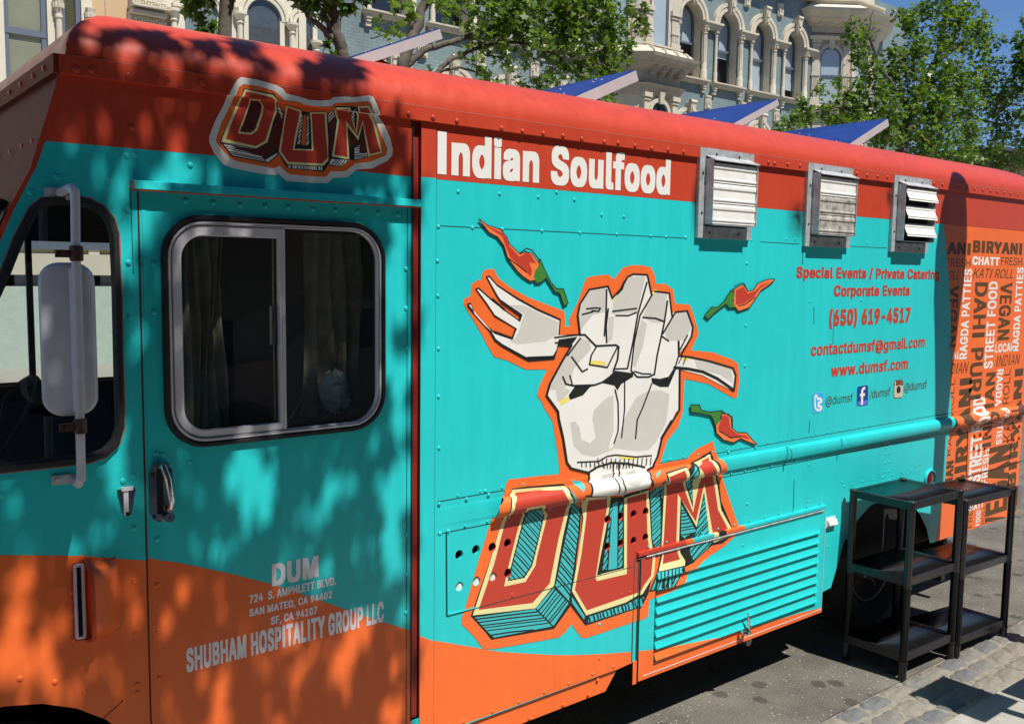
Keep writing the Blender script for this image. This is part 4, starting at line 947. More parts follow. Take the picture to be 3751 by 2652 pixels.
fist_b = [(1065,685),(1195,665),(1225,750),(1290,680),(1330,600),(1370,580),(1465,585),(1500,720),(1520,700),(1625,715),(1640,860),(1665,845),(1750,840),(1790,960),(1785,1010),(1740,1080),(1690,1140),(1690,1155),(1790,1165),(1900,1190),(2070,1240),(2090,1290),(2075,1395),(2040,1385),(1860,1290),(1698,1250),(1695,1531),(1670,1550),(1640,1531+90),(1575,1531+190),(1540,1531+330),(1512,1531+390),(1475,1531+425),(1495,1531+520),(1480,1531+545),(1300,1531+600),(1080,1531+605),(1082,1531+530),(1062,1531+440),(935,1531+410),(905,1531+370),(880,1531+200),(850,1531+60),(842,1540),(765,1430),(790,1350),(880,1170),(940,1080),(995,1005),(980,870),(1000,790)]
poly(mb, M1, fist_b, 2)
for q in ([(1070,697),(1180,680),(1175,850),(1090,868),(1035,935),(1003,980),(985,880),(1010,790)], [(1335,602),(1460,597),(1400,850),(1222,862),(1240,760),(1295,680)], [(1520,708),(1610,722),(1590,908),(1560,925),(1500,920),(1440,880),(1480,770)], [(1658,858),(1745,850),(1778,960),(1735,1045),(1620,1050),(1590,985)],
          [(1000,1025),(1070,1055),(1075,1110),(1010,1180),(960,1240),(930,1330),(880,1390),(800,1395),(785,1370),(860,1230),(920,1120)], [(1200,880),(1240,880),(1225,1040),(1195,1060)], [(1430,900),(1470,930),(1440,1090),(1385,1240),(1370,1220),(1400,1000)],
          [(830,1395),(900,1380),(930,1400),(880,1460),(840,1470)],
          [(930,1531+90),(965,1531+80),(995,1531+120),(1010,1531+210),(1070,1531+235),(1110,1531+190),(1085,1531+60),(1100,1531),(1150,1480),(1200,1440),(1235,1430),(1235,1531+150),(1200,1531+260),(1215,1531+280),(1260,1531+200),(1330,1531+20),(1400,1440),(1480,1400),(1560,1395),(1625,1420),(1620,1500),(1600,1531+100),(1530,1531+230),(1480,1531+280),(1400,1531+290),(1250,1531+270),(1100,1531+330),(1010,1531+310),(955,1531+250)],
          [(1800,1172),(2060,1245),(2072,1345),(1980,1285),(1820,1240)], [(1160,1531+460),(1230,1531+440),(1240,1531+520),(1190,1531+535),(1160,1531+500)], [(1320,1531+450),(1380,1531+420),(1450,1531+480),(1400,1531+540),(1335,1531+520)]):
    poly(mb, M1, q, 3)
for q in ([(1075,1190),(1120,1185),(1185,1200),(1183,1222),(1065,1216)], [(850,1470),(920,1437),(925,1470),(870,1500)], [(1250,1531+320),(1385,1531+330),(1385,1531+350),(1300,1531+345)], [(1722,1158),(1775,1162),(1755,1190),(1715,1185)], [(1225,760),(1245,735),(1235,800)], [(1520,690),(1540,692),(1460,800),(1430,850)]): poly(mb, M1, q, 7)
for q in ([(1245,1258),(1370,1275),(1372,1300),(1290,1350),(1262,1395),(1240,1362),(1160,1345),(1070,1372),(1020,1430),(930,1462),(920,1430),(965,1365),(1130,1350),(1200,1300)], [(1500,1308),(1560,1315),(1620,1300),(1662,1230),(1672,1250),(1620,1372),(1560,1372),(1503,1345)], [(850,1065),(948,1062),(930,1092),(840,1085)], [(1300,640),(1328,602),(1300,690),(1255,735)]): poly(mb, M1, q, 1)
for pts, w_ in (([(1065,690),(1195,668),(1225,752),(1290,682),(1332,602),(1372,583),(1468,587)],11), ([(1065,690),(1000,790),(984,870),(1000,1005)],11), ([(1186,690),(1182,850),(1170,1015)],10), ([(1197,825),(1183,940),(1186,1062)],10), ([(1472,590),(1500,722)],11), ([(1468,640),(1405,860),(1370,1060),(1332,1240)],10), ([(1420,870),(1380,1060),(1357,1255)],9), ([(1228,843),(1395,822)],9), ([(1250,872),(1340,872),(1395,850)],9),
    ([(1045,825),(1110,818),(1142,822),(1130,842),(1082,838)],9), ([(1015,865),(1090,845)],9), ([(1520,702),(1625,715),(1645,880)],10), ([(1505,725),(1420,870)],10), ([(1440,885),(1530,892),(1590,915)],10), ([(1612,770),(1590,920),(1540,1150),(1520,1285)],10), ([(1578,1000),(1620,930),(1668,848),(1750,840)],10), ([(1750,840),(1790,955),(1780,1020),(1712,1140)],11), ([(1570,1015),(1620,1050)],9), ([(1752,1010),(1700,1110)],9), ([(1690,1052),(1692,1140)],12),
    ([(1357,1258),(1400,1302),(1480,1302),(1520,1282)],10), ([(1380,1262),(1440,1280),(1495,1280)],8), ([(1240,1245),(1330,1243)],8), ([(995,1008),(1032,1006),(1110,1085),(1250,1078),(1270,1092),(1262,1180),(1232,1262)],11), ([(1120,1080),(1078,1150),(1065,1215),(1190,1235),(1258,1098)],9), ([(1002,1030),(912,1152)],9), ([(940,1160),(1015,1265),(1052,1245)],9), ([(878,1300),(900,1350),(950,1362),(1100,1358),(1180,1330),(1245,1262)],10), ([(928,1290),(945,1357)],8),
    ([(940,1080),(880,1180),(790,1345),(765,1432),(845,1542),(852,1600),(882,1731),(908,1900),(937,1941),(1062,1972)],13), ([(1698,1240),(1695,1531),(1640,1622),(1575,1722),(1542,1860),(1512,1928),(1472,1952)],12), ([(1640,1531+80),(1570,1531+200)],16),
    ([(980,1531+367),(1130,1531+360),(1190,1531+325),(1250,1531+316),(1390,1531+330),(1500,1531+320)],8), ([(1062,1531+437),(1120,1531+400),(1220,1531+370),(1330,1531+375),(1450,1531+402)],12), ([(1065,1531+440),(1062,1531+490),(1082,1531+535),(1078,1531+600)],10), ([(1478,1531+420),(1494,1531+480),(1482,1531+545)],10), ([(1232,1531+380),(1236,1531+450),(1257,1531+500),(1240,1531+595)],8), ([(1270,1531+380),(1276,1531+450),(1306,1531+520),(1292,1531+590)],8),
    ([(1245,1390),(1265,1480),(1268,1600),(1265,1531+150),(1237,1531+235)],8), ([(1312,1310),(1311,1531),(1290,1531+195)],7), ([(1500,1350),(1440,1510),(1400,1531+70),(1388,1531+200)],8), ([(1690,1152),(1780,1165),(1900,1190),(2070,1240),(2090,1290),(2077,1398)],11), ([(1660,1235),(1760,1245),(1860,1265),(1960,1312),(2075,1392)],16), ([(1690,1150),(1665,1235)],8), ([(1712,1160),(1690,1205)],6), ([(1740,1165),(1722,1215)],6), ([(820,1025),(985,1005)],8), ([(825,1062),(940,1055)],8), ([(630,1165),(815,1158)],9), ([(450,775),(585,870),(575,903)],14), ([(385,755),(470,830)],9), ([(548,965),(525,1030),(400,985)],10)):
    stroke(mb, M1, pts, w_, 1)
for i in range(13):
    x = 1125+i*31; stroke(mb, M2, [(x, 345-abs(i-5)*1.5), (x-4, 372 if i < 6 else 392)], 5, 1)
for i in range(6): x = 1010+i*30; stroke(mb, M2, [(x, 368), (x+2, 400)], 5, 1)
for i in range(10): x = 1170+i*22; stroke(mb, M2, [(x, 380), (x-3, 410)], 5, 1)
fo = mb.build('painted_fist_and_fork', ART, truck, smooth=25)
# ---- chillies
def chilli(cv, red, green, red2=None, lines=(), w_=7):
    mb = MB(); 
    for a, b in zip(red, red[1:]+red[:1]): stroke(mb, cv, [a, b], w_*1.6, 1)
    for a, b in zip(green, green[1:]+green[:1]): stroke(mb, cv, [a, b], w_*1.6, 1)
    poly(mb, cv, red, 10); 
    if red2: poly(mb, cv, red2, 5)
    poly(mb, cv, green, 8)
    for l in lines: stroke(mb, cv, l, w_, 1)
    return mb.build('painted_chilli', ART, truck, smooth=25)
chilli(M1, [(292,202),(340,240),(440,275),(480,325),(500,375),(575,445),(610,432),(660,440),(700,500),(712,520),(690,620),(650,630),(600,598),(560,560),(492,470),(465,380),(420,320),(362,290)],
       [(685,548),(700,540),(715,480),(750,560),(790,640),(830,688),(878,688),(910,785),(885,803),(856,715),(820,702),(760,605),(720,640),(688,643),(672,600)],
       [(320,235),(400,270),(450,290),(490,340),(500,385),(572,462),(625,430),(655,450),(690,510),(640,500),(660,560),(650,600),(590,540),(510,470),(480,400),(450,320)], [[(575,437),(620,402),(660,415),(715,490)], [(490,470),(560,520),(620,570)]])
chilli(V, [(610,962),(560,965),(500,990),(470,1035),(430,1045),(400,1000),(372,1010),(340,1030),(338,1080),(335,1130),(370,1172),(440,1148),(488,1080),(520,1030),(580,990)],
       [(322,1035),(290,1080),(280,1105),(230,1150),(205,1152),(190,1148),(142,1205),(165,1225),(210,1180),(285,1122),(305,1150),(345,1148),(330,1100),(345,1072)],
       [(590,975),(520,1000),(480,1040),(430,1055),(400,1010),(350,1035),(350,1130),(400,1125),(470,1080),(515,1020)], [[(340,1010),(385,988),(405,990),(430,1042)], [(365,1138),(410,1130),(480,1080)]], 6)
chilli(M1, [(1990,1560),(2035,1565),(2052,1600),(2055,1660),(2100,1695),(2160,1695),(2200,1742),(2230,1773),(2180,1755),(2120,1728),(2070,1758),(2000,1738),(1952,1690),(1948,1640),(1985,1600)],
       [(1772,1500),(1830,1500),(1840,1535),(1900,1550),(1990,1540),(1975,1590),(1983,1605),(1945,1640),(1930,1600),(1915,1570),(1840,1553),(1775,1545)],
       [(1992,1570),(2035,1575),(2048,1660),(2100,1702),(2160,1710),(2190,1740),(2110,1720),(2050,1735),(1975,1680),(1960,1660)], [[(1990,1545),(2060,1580),(2062,1655)], [(1970,1680),(2050,1725),(2120,1720)]])
# ---- upper sign
mb = MB(); LIFT[0] = .0016
poly(mb, U, [(420,192),(560,215),(720,262),(770,290),(795,330),(860,345),(1000,385),(1090,390),(1165,385),(1195,362),(1290,355),(1360,362),(1500,345),(1530,360),(1560,420),(1590,510),(1620,590),(1670,700),(1695,800),(1690,850),(1650,895),(1520,960),(1390,970),(1310,1035),(1190,1040),(1150,1083),(1050,1083),(800,1065),(760,1030),(730,1000),(700,1018),(560,1000),(340,955),(270,925),(190,830),(150,740),(150,690),(200,560),(270,430),(330,310),(385,215)], 2)
poly(mb, U, [(440,250),(560,268),(700,310),(745,350),(780,385),(900,400),(960,425),(1060,440),(1175,440),(1210,410),(1350,405),(1480,395),(1510,410),(1540,500),(1570,610),(1620,730),(1650,800),(1640,850),(1500,905),(1380,918),(1340,950),(1290,985),(1170,985),(1135,1030),(1060,1030),(830,1010),(790,985),(745,938),(690,960),(620,945),(380,900),(320,870),(250,790),(208,730),(215,690),(260,560),(330,430),(400,280)], 0)
poly(mb, U, [(440,286),(700,333),(722,372),(782,490),(772,560),(730,830),(722,856),(650,917),(330,857),(238,735),(300,590),(400,370)], 1)
r1 = [(725,400),(770,495),(760,560),(725,800),(650,850),(600,860),(550,800),(645,745),(700,560)]; b1 = [(260,745),(545,800),(620,895),(640,905),(345,850)]
poly(mb, U, r1, 9); poly(mb, U, b1, 2); poly(mb, U, [(330,765),(545,800),(600,862),(500,830),(400,800)], 9); poly(mb, U, [(725,410),(768,495),(762,545),(728,470)], 2); poly(mb, U, [(620,890),(720,830),(715,850),(645,908)], 2)
hatch(mb, U, r1, 30, 22, 7, 1); hatch(mb, U, b1, 12, 17, 7, 1)
poly(mb, U, [(450,294),(690,345),(720,400),(720,480),(690,560),(640,740),(545,792),(250,735),(300,600),(390,400)], 4)
poly(mb, U, [(462,314),(680,362),(702,410),(700,480),(665,590),(622,728),(542,773),(290,715),(330,600),(412,402)], 5)
poly(mb, U, [(490,378),(575,385),(608,440),(600,500),(555,640),(505,677),(390,665),(430,560),(480,420)], 4)
dcu = [(500,390),(570,395),(592,430),(585,490),(535,630),(495,660),(408,652),(445,560),(490,430)]; poly(mb, U, dcu, 9); hatch(mb, U, dcu, 55, 20, 8, 1)
poly(mb, U, [(795,422),(925,465),(942,495),(985,490),(995,482),(1140,480),(1150,600),(1182,880),(1150,932),(1110,990),(805,957),(725,820),(740,790),(760,650),(780,540)], 1)
ubt = [(812,932),(1105,945),(1100,978),(812,955)]; poly(mb, U, ubt, 2); hatch(mb, U, ubt, 80, 15, 7, 1)
poly(mb, U, [(795,430),(925,472),(928,500),(890,680),(866,795),(1012,800),(1003,560),(995,488),(1137,486),(1142,600),(1165,880),(1110,938),(805,925),(735,820),(750,720),(765,650),(785,520)], 4)
poly(mb, U, [(812,448),(908,483),(898,560),(868,700),(852,805),(1028,812),(1014,560),(1010,500),(1120,500),(1125,610),(1147,868),(1100,920),(815,905),(752,815),(768,700),(787,560)], 5)
poly(mb, U, [(930,480),(985,490),(992,772),(884,768),(905,620)], 1); poly(mb, U, [(942,520),(965,505),(960,765),(922,762)], 0)
for q in ([(925,500),(935,520),(912,760),(890,755),(908,620)], [(972,520),(985,500),(988,760),(966,765)]): poly(mb, U, q, 2); hatch(mb, U, q, -50, 17, 7, 1)
poly(mb, U, [(1145,520),(1215,438),(1335,438),(1385,445),(1500,430),(1545,560),(1612,830),(1490,862),(1370,892),(1335,885),(1255,948),(1158,938),(1150,850),(1152,600)], 1)
for q, m_, a in (([(1148,520),(1208,455),(1205,520),(1152,575)],2,-50), ([(1152,590),(1205,540),(1200,700),(1182,860),(1165,800)],9,-35), ([(1340,490),(1385,450),(1390,480),(1370,600),(1350,540)],2,-50), ([(1312,610),(1400,735),(1325,770)],9,50), ([(1440,590),(1475,820),(1415,830),(1370,880),(1370,780),(1410,740)],9,-15), ([(1370,790),(1415,765),(1410,825),(1475,830),(1478,858),(1370,885)],2,-5), ([(1170,880),(1330,890),(1255,942),(1160,932)],2,-50)): poly(mb, U, q, m_); hatch(mb, U, q, a, 18, 7, 1)
poly(mb, U, [(1212,450),(1332,447),(1340,480),(1385,640),(1392,520),(1395,440),(1495,432),(1540,560),(1608,830),(1485,860),(1440,580),(1402,725),(1308,600),(1318,740),(1328,885),(1180,860),(1205,700),(1225,560)], 4)
poly(mb, U, [(1228,465),(1318,463),(1328,500),(1388,668),(1408,520),(1412,455),(1482,450),(1520,570),(1588,818),(1500,842),(1440,555),(1398,692),(1298,560),(1305,740),(1312,865),(1200,845),(1220,700),(1240,560)], 5)
us = mb.build('painted_logo', ART, truck, smooth=25); us['label'] = 'small DUM sign with a thick white outline over the cab door'

# ---- lettering
TM = [WHITE, SILVT, REDP, BROWN, GREYP, TEALP]
mb = MB(); xa, za = side(1601.6, 637.7); xb, zb = side(2453, 705)
text(mb, 'Indian Soulfood', xa, za+.000, xb, za+.135, 0, bold=.045, lift=.0016)
mb.build('lettering', TM, truck, smooth=0)['label'] = 'white Indian Soulfood lettering on the red band'
mb = MB(); 
def tbox(mb, s, cv, l, bl, r, br, top_l, mi, bold, **k):
    x0, z0 = side(*cv(l, bl)); x1, z1 = side(*cv(r, br)); _, zt = side(*cv(l, top_l)); zm_ = (z0+z1)/2
    text(mb, s, x0, zm_, x1, zm_+(zt-z0), mi, bold=bold, **k)
tbox(mb, 'DUM', T6, 908, 442, 1300, 372, 255, 1, .05)
tbox(mb, '724  S. AMPHLETT BLVD.', T6, 718, 592, 1448, 430, 522, 1, .04)
tbox(mb, 'SAN MATEO, CA 94402', T6, 718, 700, 1415, 545, 636, 1, .04)
tbox(mb, 'SF, CA 94107', T6, 900, 766, 1290, 680, 700, 1, .04)
tbox(mb, 'SHUBHAM HOSPITALITY GROUP LLC', T6, 190, 1168, 1848, 745, 968, 1, .045)
mb.build('lettering', TM, truck, smooth=0)['label'] = 'silver name and address on the cab door'
mb = MB(); 
for (cv, s, l, bl, r, br, tp_, b_) in ((G,'Special Events / Private Catering',250,490,2258,440,332,.042),(G,'Corporate Events',778,728,1845,683,572,.042),(G,'(650) 619-4517',710,1142,1848,1066,908,.048),(G,'contactdumsf@gmail.com',455,1572,2052,1398,1430-25,.030)):
    tbox(mb, s, cv, l, bl, r, br, tp_, 2, b_)
tbox(mb, 'www.dumsf.com', SO, 595, 350, 1772, 200, 170, 2, .030)
tbox(mb, '@dumsf', SO, 515, 770, 930, 708, 640, 3, .0); tbox(mb, '/dumsf', SO, 1188, 665, 1500, 620, 540, 3, .0); tbox(mb, '@dumsf', SO, 1720, 555, 2060, 508, 430, 3, .0)
mb.build('lettering', TM, truck, smooth=0)['label'] = 'red contact lettering with telephone number'
def icon(cv, tl, tr, br, bl, mats, shapes, r=.18):
    a, b, c, d = [Vector(side(*cv(*p))) for p in (tl, tr, br, bl)]
    def m(u, v): return tuple((a*(1-u)+b*u)*(1-v)+(d*(1-u)+c*u)*v)
    mb = MB(); L = .0012
    for q, mi in shapes: 
        L += .0001; decal(mb, [m(*p) for p in q], mi, L)
    return mb.build('social_media_icon', mats, truck, smooth=0)
def rr(u0, v0, u1, v1, r): return [(p[0], p[1]) for p in rrect(u0, v0, u1, v1, r, 4)]
SKY_ = mat('light_blue_print', (.04,.42,.80), .4); NAVY = mat('navy_print', (.012,.05,.28), .4); LIL = mat('lilac_print', (.12,.16,.62), .4); TAN = mat('beige_print', (.62,.52,.38), .45); BRN = mat('leather_print', (.16,.06,.02), .5)
icon(SO, (315,570),(490,558),(490,872),(312,895), [SKY_, WHITE, mat('pale_blue_print',(.10,.62,.85),.4)], [(rr(0,0,1,1,.16),2),(rr(.03,.03,.97,.97,.14),0),([(.18,.18),(.28,.10),(.40,.14),(.46,.26),(.70,.28),(.86,.38),(.84,.52),(.62,.58),(.64,.66),(.82,.68),(.86,.82),(.72,.92),(.42,.92),(.22,.80),(.16,.60)],1),([(.28,.24),(.34,.22),(.38,.38),(.66,.40),(.68,.44),(.44,.48),(.46,.74),(.68,.78),(.66,.82),(.44,.82),(.32,.72),(.28,.50)],0)])
icon(SO, (1000,484),(1167,462),(1165,765),(992,783), [NAVY, WHITE, LIL], [(rr(0,0,1,1,.12),0),([(.04,.78),(.96,.74),(.96,.90),(.88,.96),(.06,.98)],2),([(.36,.96),(.36,.52),(.26,.52),(.26,.38),(.36,.38),(.36,.24),(.44,.12),(.60,.06),(.72,.06),(.72,.20),(.60,.20),(.54,.26),(.54,.38),(.70,.38),(.68,.52),(.54,.52),(.54,.96)],1)])
icon(SO, (1562,392),(1703,374),(1700,650),(1556,666), [TAN, BRN, BLACK, REDP, WHITE], [(rr(0,0,1,1,.16),1),(rr(.04,.03,.97,.97,.14),0),([(.04,.32),(.04,.12),(.16,.03),(.86,.03),(.97,.12),(.97,.32)],1),([(.08,.32),(.08,.06),(.20,.05),(.20,.32)],0),([(.70,.28),(.70,.08),(.88,.08),(.88,.28)],3),(circ(.5,.54,.28,16,.25),4),(circ(.5,.54,.24,16,.215),2)])
# ---- words on the orange rear end
mb = MB()
def word(s, cv, x0, y0, x1, y1, mi, rot=0, bold=.02, shear=0, clip=None):
    a = side(*cv(x0, (y0+y1)/2)); b = side(*cv(x1, (y0+y1)/2)); c = side(*cv((x0+x1)/2, y1)); d = side(*cv((x0+x1)/2, y0))
    text(mb, s, a[0], c[1], b[0], d[1], mi, bold=bold, rot=rot, shear=shear, lift=.0012, clip=clip)
def inor(c):
    pts = oe
    for (xa_, za_), (xb_, zb_) in zip(pts, pts[1:]):
        if zb_ <= c[1] <= za_: return c[0] > xa_+(xb_-xa_)*(za_-c[1])/max(1e-6, za_-zb_)+.004 and c[1] > .435
    return c[1] > .435 and c[0] > 5.1 and c[0] < 6.125
for a in (('ANI',W1,285,165,490,270,3,0,.05),('BIRYANI',W1,510,158,940,262,3,0,.05),('FRESH',W1,275,305,488,375,3,0,.0),('CHATT',W1,503,290,742,363,0,0,.045),('FRESH',W1,755,295,938,362,3,0,.0),
          ('OLL',W1,292,410,390,490,3,0,.0,.3),('KATI ROLL',W1,512,395,862,475,3,0,.0,.3),('VEGAN',W1,290,540,372,1080,3,-90,.03),('DAHI PURI',W1,500,512,608,1530,3,-90,.03),('VEGAN',W1,738,515,840,1015,3,-90,.03),
          ('RAGDA PATTIES',W1,411,395,478,1180,0,90,.03),('STREET FOOD',W1,628,505,703,1262,0,90,.03),('RAGDA PATTIES',W1,873,380,930,1110,0,90,.03),('LOCAL',W1,703,1045,862,1120,0,0,.03),('AL',W1,325,1115,395,1182,0,0,.03),
          ('INDIAN',W1,712,1145,922,1238,3,0,.0,.3),('DIAN',W1,312,1215,470,1308,3,0,.0,.3),('ROLL',W1,778,1270,830,1575,3,90,.0),('RAGDA',W1,712,1272,765,1590,0,-90,.03),
          ('BIRYANI',W1,368,1352,470,2330,3,90,.05),('KATI ROLL',W1,308,1352,350,2020,3,90,.0),('BIRYANI',W1,845,1270,915,2310,3,90,.05),('INDIAN',W1,612,1300,700,1945,3,90,.03),('STREET FOOD',W2,487,135,595,870,0,90,.045),
          ('PATTIES',W2,718,230,765,540,0,-90,.03),('KATI',W2,780,250,850,515,3,90,.0),('FRESH',W2,588,590,640,890,0,90,.03),('VEGAN',W2,630,560,815,1300,3,90,.05),('INDIAN',W2,262,690,330,1050,3,90,.05),
          ('FRESH',W2,470,1000,508,1270,3,90,.0),('CHATT',W2,448,1060,600,1112,0,0,.04),('FOOD',W2,533,1120,570,1250,0,90,.03),('ROLL',W2,588,1070,610,1240,3,90,.0),('DAHI PURI',W2,832,920,855,1170,3,90,.0),('ROLL',W2,866,970,890,1120,0,90,.04)):
    word(*a, clip=inor)
mb.build('lettering', TM, truck, smooth=0)['label'] = 'brown and white dish names covering the orange rear end'
# ================================================================ SHELF UNITS
def shelf_unit(corners, ztop, levels, lab, th=.045):
    """corners: near-left, near-right, far-right, far-left ground points of the posts"""
    cx_ = sum(c[0] for c in corners)/4; cy_ = sum(c[1] for c in corners)/4
    r = empty('shelf_unit', (cx_, cy_, 0), lab, 'shelf', 'black plastic shelf units beside the truck')
    for (x, y) in corners:
        mb = MB(); pr = [(.017,0),(.019,.01),(.0185,.05)]
        for z in levels[1:]: pr += [(.0185,z-th-.012),(.021,z-th-.010),(.021,z-th),(.0185,z-th)]
        pr += [(.0185,ztop-.012),(.0205,ztop-.010),(.0205,ztop+.001),(.017,ztop+.004)]
        mb.lathe((x, y, 0), pr, 16); mb.build('post', PLAST, r)
    for z in levels:
        mb = MB(); e = .014
        P = [Vector((x, y, 0)) for x, y in corners]; c = sum(P, Vector())/4
        o = [p+(p-c).normalized()*e for p in P]; i_ = [p-(p-c).normalized()*.022 for p in P]
        def at(q, z): return [(p.x, p.y, z) for p in q]
        vs = at(o, z)+at(o, z-th)+at(i_, z-.004)+at(i_, z-th); 
        o2 = [p-(p-c).normalized()*.004 for p in o]
        rim = at(o2, z+.002); vs += rim
        fs = [(0,1,5,4),(1,2,6,5),(2,3,7,6),(3,0,4,7),(8,9,10,11),(4,5,13,12),(5,6,14,13),(6,7,15,14),(7,4,12,15)]
        fs += [(a, b, 16+b, 16+a) for a, b in ((0,1),(1,2),(2,3),(3,0))]+[(16+a, 16+b, 8+b, 8+a) for a, b in ((0,1),(1,2),(2,3),(3,0))]+[(8,11,15,12),(11,10,14,15),(10,9,13,14),(9,8,12,13)]
        fs = [f for f in fs if True]
        mb.add(vs, fs)
        for t in ():       # moulded grooves across the top
            a = i_[0].lerp(i_[1], t); b = i_[3].lerp(i_[2], t); d = Vector((.003, 0, 0)); mb.hexa([tuple(a-d+Vector((0,0,z-.0045))), tuple(a+d+Vector((0,0,z-.0045))), tuple(b+d+Vector((0,0,z-.0045))), tuple(b-d+Vector((0,0,z-.0045)))], [tuple(a-d*.6+Vector((0,0,z-.002))), tuple(a+d*.6+Vector((0,0,z-.002))), tuple(b+d*.6+Vector((0,0,z-.002))), tuple(b-d*.6+Vector((0,0,z-.002)))])
        mb.build('shelf_board', PLAST, r, smooth=25)
    return r
shelf_unit([(4.14,-.35),(4.575,-.366),(4.585,-.062),(4.145,-.048)], .868, [.868,.500,.130], 'black plastic three tier shelf nearer the camera, beside the louvred hatch', .037)
shelf_unit([(4.625,-.372),(5.09,-.40),(5.09,-.13),(4.635,-.072)], .812, [.812,.455,.095], 'lower black plastic shelf farther back, half tucked behind the nearer one', .034)

# ================================================================ GROUND
def asphalt():
    m = bpy.data.materials.new('asphalt'); m.use_nodes = True; n = m.node_tree; b = n.nodes['Principled BSDF']; b.inputs['Roughness'].default_value = .85
    g = n.nodes.new('ShaderNodeNewGeometry')
    def noi(s, d=4, r=.6): t = n.nodes.new('ShaderNodeTexNoise'); t.inputs['Scale'].default_value = s; t.inputs['Detail'].default_value = d; t.inputs['Roughness'].default_value = r; n.links.new(g.outputs['Position'], t.inputs['Vector']); return t
    def rmp(t, a, b_, c, d): r = n.nodes.new('ShaderNodeMapRange'); r.inputs[1].default_value = a; r.inputs[2].default_value = b_; r.inputs[3].default_value = c; r.inputs[4].default_value = d; n.links.new(t, r.inputs[0]); return r
    f = rmp(noi(95, 5, .8).outputs[0], .32, .68, .50, 1.5); l = rmp(noi(2.6, 7).outputs[0], .35, .68, .62, 1.22)
    # oil and grease spots
    v = n.nodes.new('ShaderNodeTexVoronoi'); v.inputs['Scale'].default_value = 5.2; v.inputs['Randomness'].default_value = 1
    wv2 = n.nodes.new('ShaderNodeMix'); wv2.data_type = 'RGBA'; wv2.inputs[0].default_value = .05; n.links.new(g.outputs['Position'], wv2.inputs[6]); n.links.new(noi(9).outputs['Color'], wv2.inputs[7]); n.links.new(wv2.outputs[2], v.inputs['Vector'])
    sp = rmp(v.outputs['Distance'], .15, .21, .50, 1.0)
    sp2 = n.nodes.new('ShaderNodeTexVoronoi'); sp2.inputs['Scale'].default_value = 30; n.links.new(g.outputs['Position'], sp2.inputs['Vector']); wsp = rmp(sp2.outputs['Distance'], .10, .14, 1, 0)
    a = n.nodes.new('ShaderNodeMath'); a.operation = 'MULTIPLY'; n.links.new(f.outputs[0], a.inputs[0]); n.links.new(l.outputs[0], a.inputs[1])
    a2 = n.nodes.new('ShaderNodeMath'); a2.operation = 'MULTIPLY'; n.links.new(a.outputs[0], a2.inputs[0]); n.links.new(sp.outputs[0], a2.inputs[1])
    mx = n.nodes.new('ShaderNodeMix'); mx.data_type = 'RGBA'; mx.blend_type = 'MULTIPLY'; mx.inputs[0].default_value = 1; mx.inputs[6].default_value = (.150, .136, .114, 1); n.links.new(a2.outputs[0], mx.inputs[7])
    mx2 = n.nodes.new('ShaderNodeMix'); mx2.data_type = 'RGBA'; n.links.new(wsp.outputs[0], mx2.inputs[0]); n.links.new(mx.outputs[2], mx2.inputs[6]); mx2.inputs[7].default_value = (.42, .40, .36, 1)
    n.links.new(mx2.outputs[2], b.inputs['Base Color'])
    bp = n.nodes.new('ShaderNodeBump'); bp.inputs['Strength'].default_value = .6; bp.inputs['Distance'].default_value = .006; n.links.new(noi(150, 4).outputs[0], bp.inputs['Height']); n.links.new(bp.outputs[0], b.inputs['Normal'])
    return m
ASPH = asphalt()
STONE = [mat('cobble_stone_%s' % n_, c, .75, noise=.28, nscale=26, bump=.5, bscale=45) for n_, c in (('grey', (.17,.16,.145)), ('blue_grey', (.135,.135,.135)), ('warm', (.215,.19,.155)))]
MORT = mat('sandy_mortar', (.25,.22,.175), .95, noise=.4, nscale=22, bump=.6, bscale=60)
CONC = mat('pavement_concrete', (.36,.34,.30), .85, noise=.18, nscale=12, bump=.3, bscale=120)
mb = MB(); mb.add([(-500,-.352,0),(500,-.352,0),(500,700,0),(-500,700,0)], [(0,1,2,3)]); mb.build('road', ASPH, smooth=0, kind='structure', loc=(0,0,0))
mb = MB(); N = 60
mb.add([(-500,-.70,-.006),(500,-.70,-.006),(500,-.345,-.006),(-500,-.345,-.006)], [(0,1,2,3)])
gut = mb.build('cobbled_gutter', MORT, smooth=0, kind='structure', loc=(0,0,0))
mb = MB(); mb.add([(-500,-300,.000),(500,-300,.000),(500,-.686,.000),(-500,-.686,.000)], [(0,1,2,3)]); mb.build('pavement', CONC, smooth=0, kind='structure', loc=(0,0,0))
random.seed(11); COBS = []
for k in range(9):
    m_ = STONE[k % 3]; L, W = random.uniform(.135,.19), random.uniform(.086,.098)
    mb = MB(); n1, n2 = 7, 5; ph = [random.uniform(0, 6) for _ in range(4)]; vs = []
    sk = random.uniform(-.015, .015)
    for i in range(n1+1):
        for j in range(n2+1):
            u, v = i/n1*2-1, j/n2*2-1; e = max(abs(u)**7, abs(v)**6); cr = 1-.07*abs(u*v)**3
            x = u*L/2*cr+sk*v+.004*sin(ph[2]+5*v); y = v*W/2*cr+.004*sin(ph[3]+6*u); z = .0065*(1-e**1.4)-.008*e**3+.0018*sin(ph[0]+4*u)*cos(ph[1]+5*v)+random.uniform(-.0008,.0008)
            vs.append((x, y, z))
    mb.add(vs, [(i*(n2+1)+j, (i+1)*(n2+1)+j, (i+1)*(n2+1)+j+1, i*(n2+1)+j+1) for i in range(n1) for j in range(n2)])
    me = bpy.data.meshes.new('cobble'); me.from_pydata(mb.v, [], mb.f); me.materials.append(m_); me.shade_smooth(); COBS.append((me, L))
